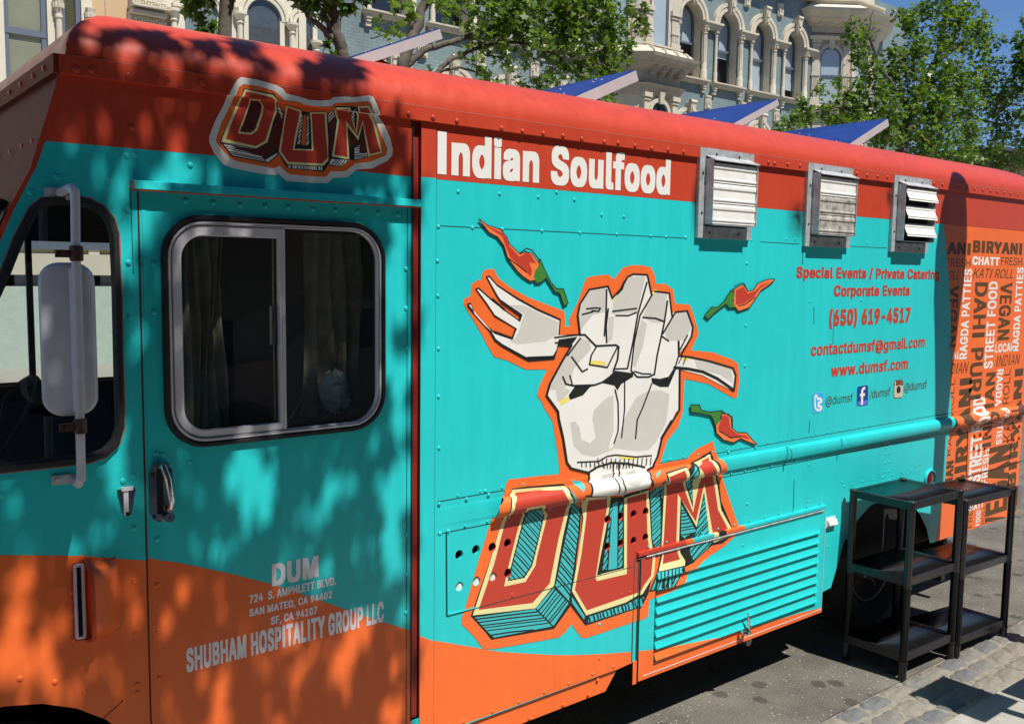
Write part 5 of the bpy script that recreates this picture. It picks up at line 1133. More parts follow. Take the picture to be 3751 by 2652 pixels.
for row, yc in enumerate((-.398, -.505, -.615)):
    x = 2.6+row*.07
    while x < 6.6:
        me, L = random.choice(COBS); o = bpy.data.objects.new('cobble', me); COL.objects.link(o); o.parent = gut
        o.location = (x+L/2, yc+random.uniform(-.006,.006), random.uniform(-.002,.002)); o.rotation_euler = (random.uniform(-.03,.03), random.uniform(-.03,.03), random.choice((0, pi))+random.uniform(-.05,.05)); x += L+random.uniform(.008,.022)
# paving flags joint lines in the concrete beyond the gutter
for x in (3.2, 4.36, 5.5, 6.7):
    mb = MB(); mb.box((x,-3.5,-.004),(x+.008,-.69,.0012)); mb.build('pavement_joint', MORT, bpy.data.objects['pavement'], smooth=0)
mb = MB(); mb.box((-60, 6.6, 0), (90, 6.75, .14)); mb.build('far_kerb', CONC, smooth=0, kind='structure')
mb = MB(); mb.box((-60, 6.75, 0), (90, 17, .13)); mb.build('far_pavement', CONC, smooth=0, kind='structure')

# ================================================================ SOLAR PANELS ON THE ROOF
PBLUE = mat('blue_painted_panel', (.012, .040, .21), .45, noise=.35, nscale=5); PSIDE = mat('grey_white_panel_edge', (.46, .46, .48), .6, noise=.12, nscale=10)
def roof_panel(H, Hb, Lw, yn, lab, yw=.85):
    hx_, hz_ = onY(*H, yn); bx_, bz_ = onY(*Hb, yn); lx_, lz_ = onY(*Lw, yn)
    d = Vector((lx_-hx_, 0, lz_-hz_)).normalized(); n_ = Vector((d.z, 0, -d.x)); n_ = n_ if n_.z < 0 else -n_
    Ln = min(.62, (hz_-2.50)/max(.05, -d.z)); t = max(.03, abs(Vector((bx_-hx_, 0, bz_-hz_)).dot(n_)))
    a = Vector((hx_, yn, hz_)); b = a+d*Ln
    r = empty('roof_panel', tuple((a+b)/2+Vector((0, .4, -.05))), lab, 'roof panel', 'tilted blue panels on the truck roof')
    def q(o): return [tuple(a+o), tuple(b+o), tuple(b+o+Vector((0,yw,0))), tuple(a+o+Vector((0,yw,0)))]
    mb = MB(); mb.hexa(q(Vector((0,.004,0))+n_*.004), q(Vector((0,.004,0))+n_*-.000+Vector((0,0,.0))-n_*.002)); mb.build('panel_face', PBLUE, r, smooth=0)
    mb = MB(); e = .010
    mb.hexa([tuple(a+n_*.003), tuple(b+n_*.003), tuple(b+n_*.003+Vector((0,e,0))), tuple(a+n_*.003+Vector((0,e,0)))], [tuple(a+n_*t), tuple(b+n_*t), tuple(b+n_*t+Vector((0,e,0))), tuple(a+n_*t+Vector((0,e,0)))])
    mb.hexa([tuple(q_+d*s_+n_*.005) for q_, s_ in ((a+Vector((0,.012,0)),.001), (a+Vector((0,yw,0)),.001), (a+Vector((0,yw,0)),e), (a+Vector((0,.012,0)),e))], [tuple(q_+d*s_+n_*(t-.001)) for q_, s_ in ((a+Vector((0,.012,0)),.001), (a+Vector((0,yw,0)),.001), (a+Vector((0,yw,0)),e), (a+Vector((0,.012,0)),e))])
    mb.build('panel_edge', PSIDE, r, smooth=0)
    mb = MB(); c = a+d*Ln*.42+n_*t; mb.tube([tuple(c+Vector((0,.06,0))), (c.x+.20, c.y+.07, 2.56)], .019, 6); mb.tube([tuple(c+Vector((0,.7,0))), (c.x+.16, c.y+.72, 2.56)], .016, 6); mb.build('strut', DRED, r)
    mb = MB(); random.seed(int(hx_*10))
    for _ in range(7): u, v = random.uniform(.05,.95), random.uniform(.02,.9); p = a+d*Ln*u+Vector((0, yw*v, 0))-n_*.0035; mb.box(tuple(p-Vector((.004,.004,.001))), tuple(p+Vector((.004,.004,.002))))
    mb.build('bird_droppings', WHITE, r, smooth=0, kind='stuff')
e_ = E1; g_ = zm(900, 0, 2.296); b9 = zm(2751, 0, 2.296)
roof_panel(g_(1630,240), g_(1660,328), g_(840,497), .27, 'nearest tilted roof panel, seen nearly edge on above the small sign')
roof_panel(e_(1215,590), e_(1237,682), e_(660,830), .27, 'second tilted blue roof panel, scuffed, above the Soulfood lettering')
roof_panel(b9(225,835), b9(238,888), (2700,445), .27, 'third tilted blue roof panel, above the clean wall vent')
roof_panel(b9(1150,1000), b9(1162,1060), b9(815,1220), .27, 'farthest tilted blue roof panel, against the green tree')
# ================================================================ VICTORIAN BUILDINGS ACROSS THE STREET
import numpy as np
def brick(name, col, mort, sx=4.0):
    m = bpy.data.materials.new(name); m.use_nodes = True; n = m.node_tree; b = n.nodes['Principled BSDF']; b.inputs['Roughness'].default_value = .75
    g = n.nodes.new('ShaderNodeNewGeometry'); sp = n.nodes.new('ShaderNodeSeparateXYZ'); cb = n.nodes.new('ShaderNodeCombineXYZ')
    ad = n.nodes.new('ShaderNodeMath'); ad.operation = 'ADD'; n.links.new(g.outputs['Position'], sp.inputs[0]); n.links.new(sp.outputs['X'], ad.inputs[0]); n.links.new(sp.outputs['Y'], ad.inputs[1]); n.links.new(ad.outputs[0], cb.inputs['X']); n.links.new(sp.outputs['Z'], cb.inputs['Y'])
    t = n.nodes.new('ShaderNodeTexBrick'); t.inputs['Scale'].default_value = sx; t.inputs['Brick Width'].default_value = .8; t.inputs['Row Height'].default_value = .28; t.inputs['Mortar Size'].default_value = .02
    t.inputs['Color1'].default_value = (*col, 1); t.inputs['Color2'].default_value = (*(c*.88 for c in col), 1); t.inputs['Mortar'].default_value = (*mort, 1); n.links.new(cb.outputs[0], t.inputs['Vector'])
    no = n.nodes.new('ShaderNodeTexNoise'); no.inputs['Scale'].default_value = 1.3; no.inputs['Detail'].default_value = 7; n.links.new(g.outputs['Position'], no.inputs['Vector'])
    r = n.nodes.new('ShaderNodeMapRange'); r.inputs[1].default_value = .3; r.inputs[2].default_value = .7; r.inputs[3].default_value = .82; r.inputs[4].default_value = 1.12; n.links.new(no.outputs[0], r.inputs[0])
    mx = n.nodes.new('ShaderNodeMix'); mx.data_type = 'RGBA'; mx.blend_type = 'MULTIPLY'; mx.inputs[0].default_value = 1; n.links.new(t.outputs[0], mx.inputs[6]); n.links.new(r.outputs[0], mx.inputs[7]); n.links.new(mx.outputs[2], b.inputs['Base Color'])
    bp = n.nodes.new('ShaderNodeBump'); bp.inputs['Strength'].default_value = .5; bp.inputs['Distance'].default_value = .02; bp.invert = True; n.links.new(t.outputs['Fac'], bp.inputs['Height']); n.links.new(bp.outputs[0], b.inputs['Normal'])
    return m
BLUEW = brick('blue_grey_painted_brick', (.205,.275,.280), (.15,.20,.21)); CRM = mat('cream_stone_trim', (.56,.50,.39), .7, noise=.14, nscale=3.5, bump=.1, bscale=8)
CRMW = mat('pale_cream_wall', (.66,.61,.48), .7, noise=.08, nscale=2); TANW = mat('tan_render', (.60,.42,.24), .75, noise=.08, nscale=1.5); SASH = mat('blue_grey_sash', (.12,.15,.20), .5)
BLIND = mat('white_blind', (.62,.68,.70), .7, noise=.06, nscale=2); YBLIND = mat('yellowed_blind', (.62,.60,.42), .7, noise=.06, nscale=2); SOFF = mat('weathered_cornice', (.36,.32,.26), .8, noise=.25, nscale=4)
DWIN = mat('dark_window_interior', (.02,.022,.025), .4)
YW = 16.0
bb = empty('victorian_building', (18, YW, 0), 'blue grey painted brick building with cream arched windows and corner turret', 'building')
def arch_pts(xc, hw, z0, zs, n=14): return [(xc-hw, z0), (xc+hw, z0)]+[(xc+hw*cos(pi*k/n), zs+hw*sin(pi*k/n)) for k in range(n+1)]
W_UP = [22.93+1.68*k for k in range(-8, 3)]; W_UP = [x for x in W_UP if not (16.9 < x < 20.9) and x > 9.6]
XB = [x for x in W_UP]
SILL, SPR, HW = 7.60, 9.28, .46
ops = [arch_pts(x, HW, SILL, SPR) for x in W_UP]+[arch_pts(x, HW, 4.3, 6.05) for x in W_UP]
_H = HOLES[:]; HOLES[:] = []
mb = MB()
for t in sheet([(9.0,0),(33.2,0),(33.2,11.6),(9.0,11.6)], ops, []): mb.add([(p[0], YW, p[1]) for p in t][::-1], [(0,1,2)])
mb.build('brick_wall', BLUEW, bb, smooth=0)
mb = MB(); mb.box((9.0,YW+.5,0),(33.2,YW+.9,11.6)); mb.build('wall_core', DWIN, bb, smooth=0)
def column(name, x, y, z0, z1, r, m, par, flut=False):
    mb = MB(); h = z1-z0; nn = 20
    mb.lathe((x,y,z0), [(r*1.35,0),(r*1.35,h*.035),(r*1.2,h*.05),(r*1.25,h*.17),(r*1.15,h*.18),(r,h*.2),(r*.92,h*.86),(r*1.15,h*.865),(r*1.15,h*.88),(r*.95,h*.89)], nn)
    for (a, b, k) in ((.89,.93,1.25),(.925,.965,1.5),(.96,1.0,1.75)):
        mb.lathe((x,y,z0), [(r*(k-.35),h*a),(r*k,h*b-.01),(r*(k-.1),h*b)], 8)
    for k in range(8): a = 2*pi*k/8; mb.box((x+r*1.3*cos(a)-.02,y+r*1.3*sin(a)-.02,z0+h*.93),(x+r*1.3*cos(a)+.02,y+r*1.3*sin(a)+.02,z0+h*.965))
    if flut:
        for k in range(10): a = 2*pi*k/10; mb.tube([(x+r*.97*cos(a),y+r*.97*sin(a),z0+h*.34),(x+r*.92*cos(a),y+r*.92*sin(a),z0+h*.84)], r*.13, 5)
    return mb.build(name, m, par, smooth=35)
def arch_band(xc, r0, r1, zs, y, d, n=20):
    mb = MB(); vs = []
    for k in range(n+1):
        a = pi*k/n
        for r, yy in ((r0, y+.05), (r0, y-d), (r0+(r1-r0)*.35, y-d), (r0+(r1-r0)*.42, y-d*.55), (r0+(r1-r0)*.55, y-d*1.1), (r1, y-d*1.1), (r1, y)): vs.append((xc+r*cos(a), yy, zs+r*sin(a)))
    mb.add(vs, [(k*7+j, k*7+j+1, (k+1)*7+j+1, (k+1)*7+j) for k in range(n) for j in range(6)]); return mb
random.seed(21)
def arched_window(xc, z0, zs, upper, mode):
    y = YW; w = arch_band(xc, HW, .70, zs, y, .09).build('arched_window', CRM, bb, smooth=30)
    mb = MB(); P = arch_pts(xc, HW, z0, zs); n = len(P)
    mb.add([(p[0], y, p[1]) for p in P]+[(p[0], y+.36, p[1]) for p in P], [(k, n+k, n+(k+1) % n, (k+1) % n) for k in range(n)]); mb.build('jamb', CRM, w, smooth=30)
    fo, fi = P, shrink(P, .05)
    mb = MB(); mb.add([(p[0], y+.26, p[1]) for p in fo]+[(p[0], y+.26, p[1]) for p in fi]+[(p[0], y+.30, p[1]) for p in fi], [(k, (k+1) % n, n+(k+1) % n, n+k) for k in range(n)]+[(n+k, n+(k+1) % n, 2*n+(k+1) % n, 2*n+k) for k in range(n)])
    zm_ = z0+(zs+.2-z0)*.56; mb.box((xc-HW, y+.25, zm_-.03), (xc+HW, y+.30, zm_+.03)); mb.build('sash', SASH, w, smooth=0)
    mb = MB(); mb.add([(p[0], y+.29, p[1]) for p in fi], [tuple(range(n))]); mb.build('pane', GLASSB, w, smooth=0)
    zb = {0: z0+.02, 1: zm_-.2, 2: zm_+.02, 3: zm_-.7}[mode]
    top_ = [p for p in fi if p[1] > zb]; mb = MB(); mb.add([(xc-HW+.04, y+.33, zb), (xc+HW-.04, y+.33, zb)]+[(p[0], y+.33, p[1]) for p in fi[2:]], [tuple(range(len(fi)))]); mb.build('blind', BLIND, w, smooth=0)
    mb = MB(); mb.hexa([(xc-.075,y-.18,zs+HW-.10),(xc+.075,y-.18,zs+HW-.10),(xc+.075,y,zs+HW-.10),(xc-.075,y,zs+HW-.10)], [(xc-.12,y-.24,zs+.80),(xc+.12,y-.24,zs+.80),(xc+.12,y,zs+.80),(xc-.12,y,zs+.80)])
    mb.tube([(xc-.13,y-.20,zs+.83),(xc+.13,y-.20,zs+.83)], .065, 10); mb.box((xc-.05,y-.225,zs+.42),(xc+.05,y-.19,zs+.52)); mb.box((xc-.06,y-.245,zs+.56),(xc+.06,y-.2,zs+.68)); mb.build('keystone', CRM, w, smooth=30)
    if upper:
        mb = MB(); x0, x1 = xc-.73, xc+.73
        mb.box((x0,y-.16,z0-.10),(x1,y+.26,z0-.015)); mb.box((x0-.03,y-.20,z0-.05),(x1+.03,y-.16,z0-.012)); mb.box((x0+.05,y-.12,z0-.14),(x1-.05,y,z0-.10)); mb.build('sill', CRM, w, smooth=0)
        for xx in (x0+.14, x1-.14):
            mb = MB(); mb.box((xx-.07,y-.13,z0-.20),(xx+.07,y,z0-.14)); mb.box((xx-.055,y-.11,z0-.27),(xx+.055,y,z0-.20)); mb.box((xx-.065,y-.08,z0-.36),(xx+.065,y,z0-.29)); mb.build('bracket', CRM, w, smooth=0)
        column('thin_column', xc-.58, y-.06, z0, zs-.16, .05, CRM, w); column('fluted_column', xc+.56, y-.07, z0, zs-.16, .082, CRM, w, True)
        mb = MB(); mb.box((xc+HW,y-.17,zs-.15),(xc+1.68-HW,y,zs-.06)); mb.box((xc+HW-.03,y-.22,zs-.06),(xc+1.68-HW+.03,y,zs)); mb.box((xc+HW+.02,y-.12,zs-.21),(xc+1.68-HW-.02,y,zs-.15)); mb.build('impost_ledge', CRM, w, smooth=0)
    return w
for i, x in enumerate(W_UP): arched_window(x, SILL, SPR, True, (i*7+2) % 4); arched_window(x, 4.3, 6.05, False, 1)
for x in [w_+.84 for w_ in W_UP]:
    for z in (6.79, 10.05):
        mb = MB(); mb.box((x-.13,YW-.06,z),(x+.13,YW,z+.40)); mb.tube([(x,YW-.08,z+.27),(x,YW-.05,z+.27)], [.05,.09], 10); mb.box((x-.09,YW-.10,z+.03),(x+.09,YW-.05,z+.12)); mb.box((x-.11,YW-.09,z+.34),(x+.11,YW-.04,z+.38)); mb.box((x-.10,YW-.09,z+.15),(x-.03,YW-.05,z+.22)); mb.box((x+.02,YW-.10,z+.13),(x+.10,YW-.05,z+.2)); mb.build('relief_block', CRM, bb, smooth=20)
mb = MB(); mb.box((9,YW-.30,10.95),(27.3,YW,11.2)); mb.box((9,YW-.18,10.78),(27.3,YW,10.95)); mb.box((9,YW-.6,11.2),(27.3,YW,11.6)); mb.build('roof_cornice', SOFF, bb, smooth=0)
# oriel bay and corner turret ----------------------------------------------------
def plan_ring(plan, z0, z1, off0, off1, mb):
    a = shrink(plan, -off0); b = shrink(plan, -off1); n = len(plan)
    mb.add([(p[0], p[1], z0) for p in a]+[(p[0], p[1], z1) for p in b], [(k, (k+1) % n, n+(k+1) % n, n+k) for k in range(n)]+[tuple(range(n))[::-1], tuple(range(n, 2*n))])
def face_frame(p, q):   # p->q along the face, outward normal to the viewer
    d = Vector((q[0]-p[0], q[1]-p[1], 0)); L = d.length; d.normalize(); nrm = Vector((d.y, -d.x, 0)); return Vector((p[0], p[1], 0)), d, nrm, L
def face_window(par, p, q, u0, u1, z0, zs, arched, bl=1, name='bay_window'):
    o, d, nr, L = face_frame(p, q); uc, hw = (u0+u1)/2, (u1-u0)/2
    def W(u, z, h): v = o+d*u+nr*h; return (v.x, v.y, z)
    P = arch_pts(uc, hw, z0, zs) if arched else [(u0,z0),(u1,z0),(u1,zs),(u0,zs)]; n = len(P); I = shrink(P, .045)
    mb = MB(); O = shrink(P, -.10)
    mb.add([W(a, b, .07) for a, b in O]+[W(a, b, .07) for a, b in P]+[W(a, b, -.02) for a, b in P]+[W(a, b, 0) for a, b in O], [(k, (k+1) % n, n+(k+1) % n, n+k) for k in range(n)]+[(n+k, n+(k+1) % n, 2*n+(k+1) % n, 2*n+k) for k in range(n)]+[(3*n+k, 3*n+(k+1) % n, (k+1) % n, k) for k in range(n)])
    w = mb.build(name, CRM, par, smooth=30)
    mb = MB(); mb.add([W(a, b, .035) for a, b in P]+[W(a, b, .035) for a, b in I], [(k, (k+1) % n, n+(k+1) % n, n+k) for k in range(n)])
    zz_ = z0+(zs-z0)*.62; mb.hexa([W(u0,zz_-.025,.012),W(u1,zz_-.025,.012),W(u1,zz_-.025,.045),W(u0,zz_-.025,.045)], [W(u0,zz_+.025,.012),W(u1,zz_+.025,.012),W(u1,zz_+.025,.045),W(u0,zz_+.025,.045)]); mb.build('sash', SASH, w, smooth=0)
    mb = MB(); mb.add([W(a, b, .018) for a, b in I], [tuple(range(n))]); mb.build('pane', GLASSB, w, smooth=0)
    mb = MB(); mb.add([W(a, max(b, z0+(zs-z0)*.0 if bl else z0+(zs-z0)*.35), .008) for a, b in I], [tuple(range(n))]); mb.build('blind', BLIND if bl else DWIN, w, smooth=0)
    if arched:
        mb = MB(); R = hw+.07; mb.hexa([W(uc-.06,zs+hw-.06,.04),W(uc+.06,zs+hw-.06,.04),W(uc+.06,zs+hw-.06,.12),W(uc-.06,zs+hw-.06,.12)], [W(uc-.10,zs+R+.18,.04),W(uc+.10,zs+R+.18,.04),W(uc+.10,zs+R+.18,.15),W(uc-.10,zs+R+.18,.15)]); mb.build('keystone', CRM, w, smooth=0)
    return w
def pilaster(par, p, q, u0, u1, z0, z1, flutes=4):
    o, d, nr, L = face_frame(p, q)
    def W(u, z, h): v = o+d*u+nr*h; return (v.x, v.y, z)
    def bx(mb, u0, u1, z0, z1, h): mb.hexa([W(u0,z0,0),W(u1,z0,0),W(u1,z0,h),W(u0,z0,h)], [W(u0,z1,0),W(u1,z1,0),W(u1,z1,h),W(u0,z1,h)])
    mb = MB(); H = z1-z0; bx(mb,u0,u1,z0,z1,.09); bx(mb,u0-.04,u1+.04,z0,z0+.25,.13); bx(mb,u0-.05,u1+.05,z1-.12,z1,.15); bx(mb,u0-.03,u1+.03,z1-.2,z1-.15,.12); bx(mb,u0-.03,u1+.03,z0+H*.45,z0+H*.45+.06,.12)
    for k in range(flutes): uu = u0+(u1-u0)*(k+.5)/flutes; bx(mb,uu-.018,uu+.018,z0+.32,z0+H*.42,.105); 
    return mb.build('pilaster', CRM, par, smooth=0)
def zpx(px, py, y): return onY(px, py, y)[1]
# oriel
OP = [(17.55,YW+.05),(18.60,15.3),(19.95,15.3),(20.45,YW+.05)]
o_ = MB(); plan_ring(OP, 3.5, 12.0, 0, 0, o_); ori = o_.build('oriel_bay', CRM, bb, smooth=0)
yb = 15.3; zt = lambda py: zpx(2359, py, yb)
mb = MB(); plan_ring(OP, zt(180), zt(165), .18, .10, mb); plan_ring(OP, zt(165), zt(158), .14, .14, mb); mb.build('base_moulding', CRM, ori, smooth=0)
mb = MB(); a, b = zt(212), zt(180)
prev = .42
for k in range(6):
    t0, t1 = k/6, (k+1)/6; plan_ring(OP, a+(b-a)*sin(t0*pi/2), a+(b-a)*sin(t1*pi/2), .20+.22*cos(t0*pi/2), .20+.22*cos(t1*pi/2), mb)
mb.build('curved_skirt_roof', CRM, ori, smooth=40)
for i_, (p, q) in enumerate(((OP[0],OP[1]),(OP[1],OP[2]))):
    o, d, nr, L = face_frame(p, q)
    for u in ((.0,.35,.7,1.0) if i_ else (.3,.65)):
        mb = MB(); pts = [o+d*(u*L)+nr*(.22+.22*cos(t*pi/10))+Vector((0,0,a+(b-a)*sin(t*pi/10)+.01)) for t in range(6)]; mb.tube(pts, .03, 6); mb.build('roof_rib', CRM, ori)
mb = MB(); plan_ring(OP, zt(218), zt(206), .55, .58, mb); plan_ring(OP, zt(232), zt(218), .44, .54, mb); plan_ring(OP, zt(238), zt(232), .40, .42, mb); plan_ring(OP, zt(262), zt(238), .12, .36, mb); plan_ring(OP, zt(300), zt(262), .06, .10, mb); mb.build('cornice', SOFF, ori, smooth=0)
for u in (.12,.38,.62,.88):
    o, d, nr, L = face_frame(OP[1], OP[2]); v = o+d*(u*L)+nr*.22; mb = MB(); mb.box((v.x-.06,v.y-.12,zt(262)),(v.x+.06,v.y+.15,zt(244))); mb.box((v.x-.04,v.y-.06,zt(275)),(v.x+.04,v.y+.15,zt(262))); mb.build('cornice_bracket', SOFF, ori, smooth=0)
mb = MB(); plan_ring(OP, zt(318), zt(308), .18, .24, mb); plan_ring(OP, zt(345), zt(318), .06, .16, mb); mb.build('lower_entablature', SOFF, ori, smooth=0)
face_window(ori, OP[1], OP[2], .30, .88, zt(178), 12, False, 1); pilaster(ori, OP[1], OP[2], .0, .22, zt(178), zt(20)); pilaster(ori, OP[1], OP[2], 1.0, 1.28, zt(178), zt(20)); pilaster(ori, OP[0], OP[1], .95, 1.22, zt(178), zt(20)); face_window(ori, OP[0], OP[1], .3, .85, zt(178), 12, False, 1)
face_window(ori, OP[1], OP[2], .32, .98, 4.6, zt(412), True, 0); pilaster(ori, OP[1], OP[2], .0, .2, 4.6, zt(340)); pilaster(ori, OP[1], OP[2], 1.12, 1.32, 4.6, zt(340))
# turret
TP = [(27.32,YW+.05),(28.42,15.3),(29.75,15.3),(30.9,YW+.1),(30.9,YW+2),(27.32,YW+2)]
o_ = MB(); plan_ring(TP, 0, 12.5, 0, 0, o_); tur = o_.build('corner_turret', CRM, bb, smooth=0)
zt2 = lambda py: zpx(3112, py, 15.3)
mb = MB(); a, b = zt2(52), zt2(26)
for k in range(6):
    t0, t1 = k/6, (k+1)/6; plan_ring(TP, a+(b-a)*sin(t0*pi/2), a+(b-a)*sin(t1*pi/2), .22+.30*cos(t0*pi/2), .22+.30*cos(t1*pi/2), mb)
mb.build('curved_skirt_roof', CRMW, tur, smooth=40)
mb = MB(); plan_ring(TP, b, zt2(14), .24, .30, mb); plan_ring(TP, zt2(14), zt2(8), .36, .36, mb); mb.build('sill_moulding', CRM, tur, smooth=0)
mb = MB(); plan_ring(TP, zt2(60), zt2(50), .68, .72, mb); plan_ring(TP, zt2(78), zt2(60), .52, .66, mb); plan_ring(TP, zt2(84), zt2(78), .48, .50, mb); plan_ring(TP, zt2(105), zt2(84), .14, .44, mb); plan_ring(TP, zt2(125), zt2(105), .08, .12, mb); mb.build('cornice', CRM, tur, smooth=0)
for f in ((TP[0],TP[1]),(TP[1],TP[2])):
    o, d, nr, L = face_frame(*f)
    for u in (.1,.35,.65,.9): v = o+d*(u*L)+nr*.25; mb = MB(); mb.box((v.x-.07,v.y-.12,zt2(104)),(v.x+.07,v.y+.15,zt2(86))); mb.build('cornice_bracket', CRM, tur, smooth=0)
    mb = MB(); plan_ring(TP, zt2(150), zt2(142), .14, .20, mb)
    face_window(tur, f[0], f[1], L*.5-.36, L*.5+.36, zt2(388), zt2(218), True, 1); pilaster(tur, f[0], f[1], .02, .26, zt2(395), zt2(150), 4); pilaster(tur, f[0], f[1], L-.26, L-.02, zt2(395), zt2(150), 4)
mb = MB(); plan_ring(TP, zt2(152), zt2(140), .16, .22, mb); plan_ring(TP, zt2(410), zt2(396), .20, .20, mb); plan_ring(TP, zt2(430), zt2(410), .10, .14, mb); mb.build('string_course', CRM, tur, smooth=0)

# cream neighbour on the left -----------------------------------------------------
YC = 15.6
cb_ = empty('cream_building', (3, YC, 0), 'cream and tan building with tall sash windows and arched windows, behind the cab roof', 'building')
def X_(px, y=YC): return onY(px, 60, y)[0]
def Zc(px, py, y=YC): return onY(px, py, y)[1]
mb = MB(); mb.box((-12,YC,0),(X_(335),YC+.5,12)); mb.build('pale_wall', CRMW, cb_, smooth=0)
mb = MB(); mb.box((X_(335),YC-.01,0),(X_(462),YC+.5,12)); mb.box((X_(462),YC,0),(9.0,YC+1.3,12)); mb.build('tan_wall', TANW, cb_, smooth=0)
mb = MB(); mb.box((X_(600),YC-.012,0),(8.95,YC-.004,12)); mb.build('arcade_wall', CRMW, cb_, smooth=0)
mb = MB(); mb.box((X_(384),YC-.02,0),(X_(386.5),YC-.009,12)); mb.build('wall_joint', SOFF, cb_, smooth=0)
def sash_win(px0, px1, zr, bl, zb=3.5, zt_=9.0):
    x0, x1 = X_(px0), X_(px1); mb = MB(); mb.box((x0,YC-.05,zb),(x0+.06,YC,zt_)); mb.box((x1-.08,YC-.05,zb),(x1,YC,zt_)); mb.box((x0,YC-.06,zr-.05),(x1,YC-.01,zr+.05)); w = mb.build('sash_window', SASH, cb_, smooth=0)
    mb = MB(); mb.add([(x0,YC-.012,zb),(x1,YC-.012,zb),(x1,YC-.012,zt_),(x0,YC-.012,zt_)], [(0,1,2,3)]); mb.build('pane', GLASSB, w, smooth=0)
    z = zb; mb = MB()
    while z < zt_: mb.hexa([(x0+.06,YC-.006,z),(x1-.08,YC-.006,z),(x1-.08,YC-.0055,z),(x0+.06,YC-.0055,z)], [(x0+.06,YC-.010,z+.022),(x1-.08,YC-.010,z+.022),(x1-.08,YC-.0055,z+.022),(x0+.06,YC-.0055,z+.022)]); z += .03
    o = mb.build('venetian_blind', bl, w, smooth=0)
    return w
sash_win(13, 166, Zc(90, 122), YBLIND, zt_=8.0); 
w_ = sash_win(222, 292, Zc(250, 165), mat('olive_blind', (.22,.20,.10), .8, noise=.2), zt_=8.0)
for a, b in ((-60, 10), (168, 219), (293, 333)):
    mb = MB(); mb.box((X_(a),YC-.10,0),(X_(b),YC,12)); mb.build('pilaster', CRMW, cb_, smooth=0)
column('corinthian_column', X_(207), YC-.16, 4.0, Zc(207,0), .055, CRM, cb_); column('corinthian_column', X_(322), YC-.16, 4.0, Zc(322,38), .05, CRM, cb_)
# carved balcony ledge
x0, x1 = X_(465), X_(590)
mb = MB(); mb.box((x0,YC-.35,Zc(470,60)),(x1,YC,Zc(470,48))); mb.box((x0+.02,YC-.28,Zc(470,48)),(x1-.02,YC,Zc(470,38))); mb.box((x0,YC-.42,Zc(470,36)),(x1+.04,YC,Zc(470,30))); mb.box((x0+.03,YC-.25,Zc(470,30)),(x1-.03,YC,Zc(470,-20))); mb.box((x0,YC-.2,Zc(470,150)),(x1,YC,Zc(470,62))); mb.build('carved_ledge', CRM, cb_, smooth=0)
random.seed(5)
for (za, zb_, yy) in ((Zc(470,26),Zc(470,2),YC-.25),(Zc(470,95),Zc(470,70),YC-.2)):
    mb = MB()
    for i in range(11):
        for j in range(3): xx = x0+.10+i*.052; zz_ = za+(zb_-za)*(j+.5)/3+random.uniform(-.01,.01); mb.tube([(xx,yy,zz_),(xx,yy-.03,zz_)], [.028,.014], 6)
    mb.build('carved_ornament', CRMW, cb_, smooth=30, kind='stuff')
for px0, px1, topy in ((664,797,-12),(897,1026,2),(1078,1146,60)):
    xa_, xb_ = X_(px0), X_(px1); xc, hw = (xa_+xb_)/2, (xb_-xa_)/2; zs = Zc((px0+px1)/2, topy)-hw
    w = arch_band(xc, hw, hw+.17, zs, YC-.02, .07).build('arched_window', CRMW, cb_, smooth=30)
    P = arch_pts(xc, hw, 4.5, zs); n = len(P); I = shrink(P, .035)
    mb = MB(); mb.add([(p[0], YC-.05, p[1]) for p in P]+[(p[0], YC-.05, p[1]) for p in I], [(k, (k+1) % n, n+(k+1) % n, n+k) for k in range(n)]); mb.build('sash', SASH, w, smooth=0)
    mb = MB(); mb.add([(p[0], YC-.035, p[1]) for p in I], [tuple(range(n))]); mb.build('pane', GLASSB, w, smooth=0)
    mb = MB(); mb.add([(p[0], YC-.022, p[1]) for p in I], [tuple(range(n))]); mb.build('dim_interior', mat('dim_blind', (.10,.11,.12), .8, noise=.3) if px0 > 800 else mat('grey_blind', (.28,.33,.37), .8), w, smooth=0)
    for s_ in (-1, 1): mb = MB(); mb.box((xc+s_*(hw+.01)-.05,YC-.08,4.5),(xc+s_*(hw+.01)+.05,YC-.012,zs)); mb.build('jamb', CRMW, w, smooth=0)
for px_, pt in ((627,44),(868,55),(1058,95),(1147,160)):
    xx = X_(px_); mb = MB(); zt_ = Zc(px_, pt-4); mb.lathe((xx,YC-.14,3.0), [(.06,0),(.055,zt_-3.0-.22),(.08,zt_-3.0-.2),(.055,zt_-3.0-.17),(.10,zt_-3.0-.08),(.13,zt_-3.0-.05),(.13,zt_-3.0)], 14); mb.build('round_column', CRMW, cb_, smooth=35)
for px_ in (650, 845, 1100): mb = MB(); mb.box((X_(px_)-.08,YC-.10,3),(X_(px_)+.08,YC,Zc(px_,25))); mb.box((X_(px_)-.12,YC-.14,Zc(px_,30)),(X_(px_)+.12,YC,Zc(px_,18))); mb.build('pilaster', CRMW, cb_, smooth=0)
# shop front seen through the cab
mb = MB(); mb.box((2.3,YC-.2,.13),(7.6,YC-.01,1.55)); mb.build('shutter_panel', mat('pale_mint_paint', (.50,.60,.52), .6, noise=.10), cb_, smooth=0)
mb = MB(); mb.box((2.0,YC-.3,1.75),(8.4,YC-.01,2.12)); mb.build('fascia_band', CRMW, cb_, smooth=0); mb = MB(); mb.box((2.2,YC-.12,2.2),(5.2,YC-.02,3.1)); mb.box((2.0,YC-.10,1.55),(8.4,YC-.02,1.75)); mb.build('transom_window', SASH, cb_, smooth=0)
HOLES[:] = _H

